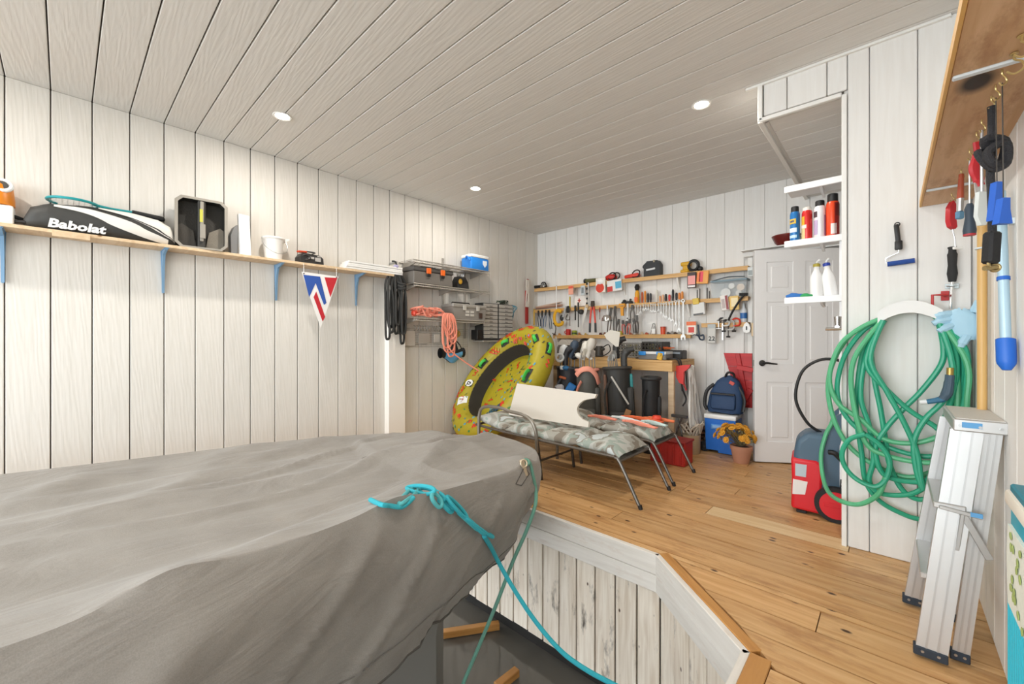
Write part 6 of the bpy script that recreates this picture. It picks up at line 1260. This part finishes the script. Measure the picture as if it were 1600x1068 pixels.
# white squirt bottles
for u, cc, lab, lean in ((1276, 'B8A63A', 'white squeeze bottle with olive yellow cap on the lowest alcove shelf', 0), (1299, '2440A8', 'white squeeze bottle with dark blue cap, tilted', .12)):
    p = at_y(u, 466, AY0 + .08); t = thing('squeeze_bottle', lab, 'bottle', (p.x, AY0 + .08, zs_[2]), (0, -lean, 0), 'bottles on the alcove shelf')
    B().lathe([(0, 0), (.038, 0), (.040, .006), (.038, .13), (.030, .16), (.019, .19), (.017, .215), (0, .215)], 20).obj('bottle_body', mat('F1F0EE', .4), t); B().lathe([(0, .213), (.021, .213), (.021, .232), (.014, .236), (0, .236)], 16).obj('cap', mat(cc, .4), t); B().tube([(0, 0, .235), (.004, -.0, .25), (.02, -.01, .262)], .006, 8).obj('spout', M_WHITE, t)
tag(B().tube([(-.05, 0, .014), (-.02, -.01, .022), (.03, 0, .016), (.075, .01, .014)], [.012, .018, .016, .012], 8, k=4, flat=.7).obj('blue_glove', mat('2F6FB8', .7), None, (at_y(1242, 464, AY0 + .05).x, AY0 + .05, zs_[2])), 'crumpled blue cloth on the lowest alcove shelf', 'cloth')
tag(B().tube([(-.04, 0, .012), (.0, -.01, .016), (.04, 0, .012)], [.010, .015, .010], 8, k=4, flat=.7).obj('green_cloth', mat('2F9A5A', .7), None, (at_y(1259, 464, AY0 + .06).x, AY0 + .05, zs_[2])), 'crumpled green cloth beside the blue cloth in the alcove', 'cloth')
p = at_y(1300, 512, AY0 + .16); t = thing('faucet', 'small chrome tap below the lowest alcove shelf', 'tap', (-.262, AY0 + .05, p.z)); B().cyl((0.008, 0, 0), (0, -.09, 0), .012, n=10).obj('spigot', M_CHROME, t); B().cyl((0, -.05, -.005), (.0, -.05, .07), .014, .020, n=12).obj('valve', M_CHROME, t); B().cyl((-.06, -.09, -.012), (.03, -.09, -.012), .010, n=8).obj('lever', M_CHROME, t)

# ================================================================== HOSE ON THE PARTITION WALL
def PP(u, v, off=.05): return at_y(u, v, PY - off)
M_HOSE = mat('2A9F7C', .4, var=.18, bscale=6); M_HOSEL = mat('55B080', .4, var=.12, bscale=6)
hb = PP(1372, 497, .0); he = PP(1470, 497, .0)
t = thing('hose_hanger', 'white metal saddle hose hanger screwed to the partition wall', 'hose hanger', ((hb.x + he.x) / 2, PY, hb.z)); hw = (he.x - hb.x) / 2
def saddle(bb, y0, y1, lift):
    pts = [(-hw + 2 * hw * k / 12, .055 * (1 - ((k - 6) / 6) ** 2) + lift) for k in range(13)]; top_ = pts; bot = [(x_, z_ - .006) for x_, z_ in pts]; bb.prism(top_ + bot[::-1], y1 - y0, y0=y0)
q = B(); saddle(q, -.12, -.004, .0); q.obj('saddle', mat('E4E5E3', .4), t); q = B(); pts = [(-hw + 2 * hw * k / 12, .055 * (1 - ((k - 6) / 6) ** 2)) for k in range(13)]
q.prism([(x_, z_ + .028) for x_, z_ in pts] + [(x_, z_ - .035) for x_, z_ in pts[::-1]], .006, y0=-.125); q.obj('front_lip', mat('E4E5E3', .4), t)
q = B(); q.prism([(x_, z_ + .032) for x_, z_ in pts] + [(x_, z_ - .03) for x_, z_ in pts[::-1]], .005, y0=-.007); q.obj('back_plate', mat('DADBD9', .4), t)
for x_ in (-.06, .065): B().cyl((x_, -.006, .062), (x_, -.014, .062), .006, n=8).obj('screw', M_STEEL, t)
hs = thing('garden_hose', 'long green garden hose looped in many coils over the hanger', 'hose', (0, PY - .06, 1.3))
def HL(L, mt, off=.05, r=.0125):
    # every strand rests over the saddle, then hangs; offsets stack strands away from the wall
    pts = []
    for k, q_ in enumerate(L):
        u, v = q_[:2]; o_ = q_[2] if len(q_) > 2 else off; pw = PP(u, v, o_); pw.x = min(pw.x, .268); pts.append(pw - hs.location)
    B().tube(pts, r, 9, k=6).obj('hose_loop', mt, hs)
T0, T1 = (1386, 489, .05), (1458, 489, .05)
sad = [(1378, 497), (1400, 482), (1422, 478), (1445, 482), (1464, 497)]
HL(sad + [(1488, 530), (1508, 585), (1514, 640), (1500, 700), (1470, 730), (1420, 745), (1370, 728), (1330, 700), (1305, 660), (1294, 610), (1302, 565), (1330, 522), (1378, 497)], M_HOSEL, .045)
HL(sad + [(1482, 525), (1500, 580), (1505, 640), (1495, 690), (1460, 712), (1410, 706), (1360, 684), (1322, 650), (1308, 610), (1318, 560), (1345, 520), (1378, 497)], M_HOSE, .07)
HL(sad + [(1484, 540), (1496, 600), (1492, 660), (1470, 680), (1425, 692), (1380, 685), (1345, 655), (1310, 630), (1296, 590), (1312, 540), (1345, 512), (1378, 497)], M_HOSEL, .095)
HL([(1376, 500), (1350, 545), (1340, 600), (1338, 650), (1346, 705), (1352, 750), (1372, 780), (1405, 800), (1440, 811), (1480, 805), (1508, 770), (1518, 700), (1522, 620), (1515, 560), (1495, 520), (1466, 498)], M_HOSE, .06)
HL([(1377, 500), (1352, 560), (1345, 620), (1358, 665), (1365, 715), (1358, 750), (1375, 770), (1420, 772), (1450, 755), (1470, 720), (1490, 670), (1505, 610), (1502, 550), (1468, 500)], M_HOSE, .085)
HL([(1380, 502), (1358, 545), (1356, 575), (1385, 608), (1420, 640), (1455, 662), (1480, 678), (1500, 660), (1512, 600), (1508, 545), (1470, 500)], M_HOSE, .11)
HL([(1382, 500), (1362, 540), (1366, 590), (1376, 640), (1384, 690), (1390, 725), (1410, 765), (1440, 780), (1470, 760), (1488, 700), (1492, 620), (1486, 545), (1468, 500)], M_HOSE, .075)
HL([(1466, 500), (1474, 540), (1470, 570), (1440, 610), (1412, 638), (1385, 668), (1368, 700), (1380, 740), (1420, 752), (1450, 748), (1462, 720), (1478, 650), (1494, 590), (1490, 540), (1464, 500)], M_HOSE, .10)
HL([(1380, 500), (1360, 560), (1385, 610), (1410, 655), (1432, 705), (1438, 745), (1442, 765), (1432, 735), (1428, 690), (1445, 655), (1470, 630), (1488, 600), (1485, 555), (1466, 500)], M_HOSE, .125)
HL([(1378, 500), (1335, 560), (1332, 620), (1352, 690), (1388, 712), (1440, 722), (1480, 718), (1505, 690), (1520, 630), (1518, 565), (1466, 498)], M_HOSEL, .115)
HL([(1352, 678), (1328, 686), (1316, 706), (1320, 728), (1338, 748), (1366, 760), (1384, 748), (1390, 720), (1376, 696), (1352, 678)], M_HOSE, .13)
HL([(1384, 745, .13), (1372, 772, .12), (1345, 787, .10), (1318, 784, .09), (1296, 770, -.10), (1286, 745, -.28), (1283, 710, -.34), (1290, 680, -.36), (1298, 664, -.36), (1302, 655, -.36)], M_HOSEL, .1)
# nozzle hanging at the right of the coil
p = PP(1482, 598, .15); t = thing('spray_nozzle', 'grey-blue pistol spray nozzle hanging from the hose coil', 'nozzle', p); q = B(); q.tube([(.005, 0, .04), (.002, 0, -.0), (-.005, 0, -.05), (-.02, 0, -.082)], [.017, .019, .021, .018], 10, k=4); q.obj('grip', mat('3F5566', .5), t); B().tube([(-.015, 0, -.08), (-.05, 0, -.092), (-.075, 0, -.10)], [.016, .013, .012], 10).obj('barrel', mat('2D6A8C', .45), t); B().cyl((-.075, 0, -.10), (-.10, 0, -.105), .013, .010, n=12).obj('tip', mat('E0E4E6', .4), t); B().cyl((.005, 0, .04), (.006, 0, .075), .013, n=12).obj('coupling', mat('B89A58', .35, .8), t)
# red hook
a = PP(1455, 463, .0); b_ = PP(1452, 494, .0); t = thing('red_hook', 'red square utility hook beside the hose hanger', 'hook', (a.x, PY, a.z)); B().tube([(.05, 0, 0), (.05, -.07, .0), (-.0, -.09, .0), (-.0, -.09, -.10), (.04, -.07, -.105)], .0065, 8).obj('hook_bar', mat('B82C2C', .45), t)
B().box((.05, -.003, 0), (.03, .006, .05), bev=.002).obj('mount_plate', mat('B82C2C', .45), t)
# caulk/tamper tool with black grip on the wall
p = PP(1488, 388, .03); t = thing('grip_tool', 'black-gripped steel rod tool clipped to the partition wall', 'hand tool', p); h1 = p.z - PP(1488, 440, .03).z; h2 = p.z - PP(1485, 482, .03).z
B().lathe([(0, 0), (.014, 0), (.015, -.02), (.019, -.03), (.016, -h1 * .5), (.02, -h1 * .75), (.014, -h1), (0, -h1)], 12).obj('grip', M_RUBBER, t); B().cyl((0, 0, -h1), (-.006, 0, -h2), .0065, n=8).obj('rod', M_CHROME, t)
q = B(); q.torus((0, 0, -h1 - .02), .020, .004, 14, 6, (0, 0, 0), .8, 5.6); q.box((0, .02, -h1 - .02), (.05, .006, .025), bev=.002); q.obj('spring_clip', mat('C9D3D6', .4, .5), t); B().cyl((0, 0, 0), (0, 0, .008), .017, n=12).obj('cap', M_BLACK, t)
# light blue glove
p = PP(1500, 500, .10); t = thing('work_glove', 'pale blue rubber glove draped over the hose at the wall corner', 'glove', p); M_GL = mat('A8CFE4', .6)
def gf(i, j): 
    u = i / 11; a = 2 * pi * j / 14; w_, d_ = curve([(0, .02, .015), (.15, .055, .026), (.5, .062, .03), (.8, .06, .028), (1, .03, .02)], u); return Vector((w_ * cos(a) + .02 * u, d_ * sin(a), .055 - .15 * u + .012 * noise.noise(Vector((cos(a) * 2, sin(a) * 2, u * 5)))))
B().grid(gf, 12, 14, cv=True).obj('palm', M_GL, t, ang=80)
for k, (a, b_) in enumerate((((-.03, 0, .03), (-.085, -.02, .02)), ((-.03, 0, .005), (-.095, -.025, -.015)), ((-.02, 0, -.02), (-.075, -.03, -.055)), ((.02, -.01, -.08), (.0, -.02, -.13)), ((.05, 0, .04), (.07, -.01, .10)))):
    B().tube([a, Vector(a).lerp(Vector(b_), .6) + Vector((0, -.006, .004)), b_], [.020, .019, .014], 8, k=4).obj('finger', M_GL, t)
# paint roller
p = PP(1402, 350, .03); t = thing('paint_roller', 'blue mini paint roller with black handle hanging on the partition wall', 'paint roller', p); B().box((.0, 0, -.05), (.022, .018, .10), (0, -.08, 0), bev=.006, seg=2).obj('handle', M_BLACK, t); B().box((.005, 0, -.115), (.032, .018, .05), bev=.006, seg=2).obj('grip_end', M_BLACK, t)
B().tube([(.006, 0, -.13), (.004, 0, -.155), (-.03, 0, -.17), (-.047, 0, -.18), (-.047, 0, -.205), (.02, 0, -.20)], .003, 6).obj('wire_arm', M_CHROME, t); B().cyl((-.04, 0, -.212), (.068, 0, -.205), .013, n=14).obj('sleeve', mat('2C4F9A', .9, bump=.5, bscale=300), t); B().torus((0, .006, .0), .010, .003, 12, 5, (pi / 2, 0, 0)).obj('hang_hole', M_BLACK, t)

# ================================================================== STEP LADDER
t = thing('step_ladder', 'folded aluminium step ladder leaning in the corner by the hose', 'ladder', (.11, 2.40, 0)); M_AL = mat('C4C4C3', .38, .75, var=.06, bscale=8); M_ALD = mat('B9B9B8', .35, .8)
def rail(x0, y0, x1, y1, ztop, wx, wy, nm, mt=M_AL):
    q = B(); a = Vector((x0 - .11, y0 - 2.40, .012)); b_ = Vector((x1 - .11, y1 - 2.40, ztop))
    for sx, sw in ((0, wx), (-wx / 2 + .002, .004), (wx / 2 - .002, .004)):
        pass
    prof = [(-wx / 2, -wy / 2), (wx / 2, -wy / 2), (wx / 2, wy / 2), (wx / 2 - .004, wy / 2), (wx / 2 - .004, -wy / 2 + .004), (-wx / 2 + .004, -wy / 2 + .004), (-wx / 2 + .004, wy / 2), (-wx / 2, wy / 2)]
    r0 = [q.bm.verts.new(a + Vector((p_[0], p_[1], 0))) for p_ in prof]; r1 = [q.bm.verts.new(b_ + Vector((p_[0], p_[1], 0))) for p_ in prof]; q.skin([r0, r1], True)
    o = q.obj(nm, mt, t, smooth=False)
    rb = B()
    for f_ in (-.18, .18): 
        c0 = a + Vector((f_ * wx, -wy / 2 - .0006, 0)); c1 = b_ + Vector((f_ * wx, -wy / 2 - .0006, 0)); rb.box((c0 + c1) / 2, (.006, .002, (c1 - c0).length), (0, math.atan2((c1 - c0).x, (c1 - c0).z), 0) if abs((c1-c0).y) < .02 else (-math.atan2((c1 - c0).y, (c1 - c0).z), math.atan2((c1 - c0).x, (c1 - c0).z), 0))
    rb.obj('rail_groove', M_ALD, o)['kind'] = 'stuff'
    B().box(a + Vector((0, 0, .014)), (wx + .008, wy + .008, .034), bev=.003).obj('foot', mat('2A3440', .6), o)
    for f_ in (-.25, .25): B().cyl(a + Vector((f_ * wx, -wy / 2 - .004, .018)), a + Vector((f_ * wx, -wy / 2 - .008, .018)), .005, n=8).obj('rivet', M_STEEL, o)
LTZ = .868
rail(.107, 2.205, .205, 2.27, LTZ, .085, .028, 'front_rail'); rail(.075, 2.60, .19, 2.60, LTZ, .07, .028, 'front_rail')
rail(.187, 2.262, .272, 2.285, LTZ, .045, .024, 'rear_rail'); rail(.178, 2.56, .268, 2.575, LTZ, .045, .024, 'rear_rail')
q = B(); q.box((.235 - .11, 2.43 - 2.40, LTZ + .02), (.135, .40, .045), (0, .0, 0), bev=.004); cp = q.obj('top_cap', M_AL, t); B().box((.235 - .11, 2.43 - 2.40, LTZ + .0435), (.12, .385, .003)).obj('tread', mat('C6C2BC', .6, .4, bump=.3, bscale=120), cp)
B().box((.215 - .11, 2.2295 - 2.40, LTZ + .022), (.05, .002, .02)).obj('blue_paint', mat('5C9CCF', .6), cp)
for x_ in (.185, .235, .285): B().cyl((x_ - .11, 2.23 - 2.40, LTZ + .018), (x_ - .11, 2.224 - 2.40, LTZ + .018), .005, n=8).obj('rivet', M_STEEL, cp)
for k in range(2):
    z_ = .30 + .28 * k; x_ = .085 + (.11) * z_ / .87; B().box((x_ - .11, 2.41 - 2.40, z_), (.085, .37, .022), (0, .0, 0), bev=.003).obj('step', M_AL, t)
z_ = .52
B().box((.185 - .11, 2.225 - 2.40, z_ - .02), (.012, .006, .15), (0, .1, 0), bev=.002).obj('spreader_bar', M_ALD, t); B().box((.225 - .11, 2.232 - 2.40, z_ - .03), (.022, .006, .16), (0, -.42, 0), bev=.002).obj('spreader_bar', M_ALD, t)
B().box((.185 - .11, 2.222 - 2.40, z_ + .05), (.11, .008, .014), (0, .12, 0), bev=.002).obj('spreader_lock', M_ALD, t); B().box((.225 - .11, 2.219 - 2.40, z_ + .05), (.03, .006, .016), bev=.001).obj('blue_paint', mat('5C9CCF', .6), t)

# ================================================================== RIGHT-HAND SHELF AND WHAT HANGS FROM IT
t = thing('overhead_shelf', 'wide knotty plank shelf high on the right wall, seen from below', 'shelf', (.21, 1.2, 1.906)); y0_, y1_ = -1.2, PY - .004
B().box((0, (y0_ + y1_) / 2 - 1.2, .012), (.186, y1_ - y0_, .024), bev=.002).obj('plank', M_BOARD, t); B().box((-.097, (y0_ + y1_) / 2 - 1.2, .016), (.008, y1_ - y0_, .034)).obj('front_edge', mat('D8A75A', .5), t)
for y_ in (2.75, 1.62, .6): B().box((.0, y_ - 1.2, -.004), (.18, .022, .008), bev=.003).obj('bracket_arm', mat('DDE6EC', .4), t); B().box((.09, y_ - 1.2, -.09), (.012, .022, .17), bev=.003).obj('bracket_leg', mat('DDE6EC', .4), t)
HX = .212; HZ = 1.904
def hook(par, z=0.0, s=1.0): B().tube([(0, 0, z), (0, 0, z - .012 * s), (.008 * s, 0, z - .02 * s), (.012 * s, 0, z - .032 * s), (.0, 0, z - .042 * s), (-.008 * s, 0, z - .034 * s)], .0022, 6, k=3).obj('cup_hook', mat('C9B27A', .35, .7), par)
def hx(u): d_ = ray(u, 300); return HX * d_.y / d_.x
def HT(name, label, cat, u): t_ = thing(name, label, cat, (HX, hx(u), HZ), (0, 0, YAW), 'tools hanging below the overhead shelf'); hook(t_); return t_
def zz(u, v): D_ = HX * FV.x + hx(u) * FV.y; return CAM_H - (v - V0) / FPX * D_ - HZ
# black rope with knot
u = 1549; t = HT('black_line', 'black flecked rope with a fat knot, hanging from overhead shelf', 'rope', u); M_BL = mat('2A2A2E', .7, bump=.6, bscale=300, var=.4)
B().tube([(0, 0, -.03), (.002, 0, -.08), (-.003, 0, zz(u, 262)), (.0, 0, zz(u, 300)), (.003, 0, zz(u, 360)), (0, 0, zz(u, 385))], .009, 8, k=4).obj('rope_strand', M_BL, t); zk = zz(u, 240)
kn = B(); kn.tube([(-.02, 0, zk + .04), (.02, -.015, zk + .03), (.022, -.01, zk - .02), (-.015, -.02, zk - .04), (-.022, -.01, zk), (.01, -.025, zk + .02), (.018, -.02, zk - .035), (-.01, -.01, zk - .045), (-.02, .015, zk + .01), (.02, .015, zk + .0)], .011, 8, True, 5); kn.obj('knot', M_BL, t)
B().box((.0, 0, (zz(u, 362) + zz(u, 412)) / 2), (.035, .028, zz(u, 362) - zz(u, 412)), (0, .06, 0), bev=.006).obj('black_pouch', mat('1D1D1F', .7, bump=.3, bscale=60), t)
q = B(); q.torus((.0, 0, zz(u, 412)), .014, .004, 14, 6, (pi / 2, 0, .3)); q.torus((.01, 0, zz(u, 418)), .010, .004, 14, 6, (pi / 2, 0, -.5)); q.cyl((-.02, 0, zz(u, 419)), (.02, 0, zz(u, 417)), .007, n=8); q.obj('brass_shackle', mat('A89468', .35, .8), t)
# folding pruning saw, red
u = 1526; t = HT('pruning_saw', 'large red-handled pruning saw beside the black rope', 'saw', u); a, b_ = zz(u, 222), zz(u, 290); B().tube([(.0, 0, a), (.004, 0, lerp(a, b_, .3)), (-.006, 0, lerp(a, b_, .6)), (.006, 0, lerp(a, b_, .85)), (.014, 0, b_)], [.012, .017, .019, .017, .013], 10, k=5, flat=.6).obj('grip', mat('C22A33', .5), t); B().prism([(-.008, b_ + .01), (.022, b_ + .01), (.02, b_ - .12), (.004, b_ - .13)], .003).obj('blade', mat('D4D6D6', .3, .7), t)
# brown brush
u = 1502; t = HT('paint_brush', 'slim brush with rusty brown handle under the overhead shelf', 'brush', u); a, b_ = zz(u, 272), zz(u, 310); B().cyl((0, 0, a), (-.004, 0, b_), .008, .011, n=10).obj('handle', mat('A5482C', .5), t); c_ = zz(u, 330); B().cyl((-.004, 0, b_), (-.006, 0, c_), .011, .010, n=10).obj('ferrule', M_STEEL, t); B().box((-.007, 0, (c_ + zz(u, 342)) / 2), (.026, .018, c_ - zz(u, 342)), bev=.004).obj('bristles', mat('5F8AA8', .8), t)
# red trowel
u = 1487; t = HT('garden_scraper', 'red scalloped-handle scraper at the far end of overhead shelf', 'scraper', u); a, b_ = zz(u, 314), zz(u, 358)
q = B(); q.prism([(0, a), (.012, a - .02), (.010, a - .035), (.014, a - .045), (.011, a - .06), (.015, a - .075), (.012, a - .09), (.016, b_ + .01), (.008, b_), (-.012, b_ + .012), (-.02, b_ + .04), (-.018, a - .03)], .022); q.obj('grip', mat('C22A33', .5), t); B().tube([(.004, 0, b_), (.016, 0, b_ - .05), (.018, 0, b_ - .085)], .003, 6).obj('shank', M_STEEL, t); B().box((.03, 0, b_ - .09), (.045, .01, .012), bev=.002).obj('white_tip', M_WHITE, t)
# dark grip multi tool
u = 1515; t = HT('utility_knife', 'dark stubby tool with red end below the brush', 'knife', u); a, b_ = zz(u, 318), zz(u, 368); B().tube([(0, 0, -.04), (0, 0, a)], .003, 6).obj('chain', M_STEEL, t); B().lathe([(0, a), (.008, a), (.014, a - .02), (.012, a - .05), (.018, b_ + .02), (.017, b_ + .006), (0, b_ + .006)], 14).obj('grip', mat('33404E', .5), t); B().cyl((0, 0, b_ + .006), (0, 0, b_), .017, n=14).obj('red_end', mat('B8323A', .5), t)
# clear scraper and blue spatulas
u = 1534; t = HT('clear_spatula', 'pale translucent spatula hanging behind the black rope', 'spatula', u); a, b_ = zz(u, 300), zz(u, 352); B().prism([(-.014, a), (.014, a), (.018, b_ + .03), (.008, b_), (-.008, b_), (-.02, b_ + .03)], .012).obj('blade', mat('D8DEDC', .25), t); B().cyl((0, 0, -.035), (0, 0, a), .004, n=6).obj('stem', M_STEEL, t)
for u, v0, v1, lab in ((1556, 285, 345, 'bright blue plastic scraper directly behind the black rope'), (1566, 310, 350, 'shorter blue plastic scraper nearest the right wall')):
    t = HT('plastic_scraper', lab, 'scraper', u); a, b_ = zz(u, v0), zz(u, v1); B().prism([(-.006, a), (.012, a), (.012, lerp(a, b_, .45)), (.018, b_), (-.018, b_), (-.012, lerp(a, b_, .5))], .016).obj('blade', mat('1F5FC4', .4), t); B().cyl((0, 0, -.035), (.003, 0, a), .0014, n=6).obj('wire', M_DKSTEEL, t)
for u, lab in ((1575, 'empty brass cup hook above the knotted black rope'), (1596, 'empty brass cup hook nearest the frame edge')):
    t = thing('cup_hook', lab, 'hook', (HX + .01, hx(u) if u < 1580 else 1.5, HZ)); B().tube([(0, 0, 0), (0, 0, -.014), (.012, .0, -.024), (.016, 0, -.04), (0, 0, -.05), (-.012, 0, -.04)], .0026, 6, k=3).obj('hook_wire', mat('C9B27A', .35, .7), t); B().cyl((0, 0, 0), (0, 0, -.003), .008, n=10).obj('collar', mat('C9B27A', .35, .7), t)
# poles in the corner
M_POLE = wood('pole_wood', 'C79A55', 'DDB878', 'Z', .6, .05, .4, rnd=.02)
tag(B().box((0, 0, .45), (.016, .034, .98), bev=.003).obj('wooden_batten', M_POLE, None, (.29, 2.66, .80), (0, 0, .05)), 'flat amber batten fixed to the right wall above the ladder', 'batten')
t = thing('broom_handle', 'round wooden pole hung in clips beside the flat batten', 'pole', (.276, 2.575, .78)); B().cyl((0, 0, 0), (0, .0, .98), .0145, n=14).obj('shaft', M_POLE, t); B().lathe([(0, .98), (.0145, .98), (.012, .992), (0, .995)], 12).obj('end_cap', M_POLE, t)
B().torus((0, 0, .80), .019, .004, 14, 6, None, .6, 5.7).box((.022, 0, .80), (.014, .03, .02)).obj('spring_clip', mat('D8E4EA', .4), t)
p0, p1 = at_x(1563, 300, .272), at_x(1573, 578, .272); t = thing('telescopic_pole', 'pale blue telescopic pole with bright blue grip on the right wall', 'pole', (p1.x, p1.y, p1.z)); dv = p0 - p1
P_ = lambda f_: tuple(dv * f_); B().cyl(P_(.14), P_(1.0), .013, n=14).obj('shaft', mat('B9D8EA', .3, .3), t); B().lathe([(0, 0), (.010, 0), (.021, .02), (.0225, .03), (.0225, dv.length * .165), (.018, dv.length * .17), (0, dv.length * .17)], 16, orient((0, 0, 0), dv)).obj('grip', mat('1F66C8', .45), t); B().cyl(P_(.49), P_(.51), .0155, n=14).obj('lock_ring', mat('1F66C8', .45), t)
q = B(); q.torus((0, 0, 0), .018, .004, 14, 6, None, .6, 5.7); q.box((.024, 0, 0), (.012, .03, .02)); q.bm.transform(Matrix.Translation(dv * .82)); q.obj('spring_clip', mat('D8E4EA', .4), t)
# teal hamper with floral label near the frame edge
t = thing('teal_hamper', 'tall teal ribbed plastic hamper with a floral label at the right wall', 'hamper', (.245, 1.36, 0)); M_HP = mat('1C9DB4', .45)
B().box((0, 0, .42), (.085, .26, .80), bev=.012, seg=2).obj('body', M_HP, t); B().box((-.0, 0, .835), (.10, .28, .035), bev=.008, seg=2).obj('rim', mat('EFE6D8', .45), t); B().box((0, 0, .858), (.085, .26, .02), bev=.004).obj('lid', mat('14788C', .45), t)
for k in range(13): B().box((-.045, -.115 + .019 * k, .35), (.006, .009, .60), bev=.002).obj('rib', mat('2FB3C8', .45), t)
q = B(); q.prism([(-.105, .60), (.105, .60), (.12, .70), (.105, .78), (-.105, .78), (-.12, .70)], .006, Matrix.Translation((-.046, 0, 0)) @ MX); q.obj('floral_label', mat('E9EDE2', .5, var=.1), t); q = B(); r_ = random.Random(6)
for k in range(16): q.ell((-.051, r_.uniform(-.1, .1), r_.uniform(.61, .77)), (.0015, .011, .008), 7, (r_.random() * 3, 0, 0))
q.obj('flower_print', mat('9FB06A', .5), t)['kind'] = 'stuff'
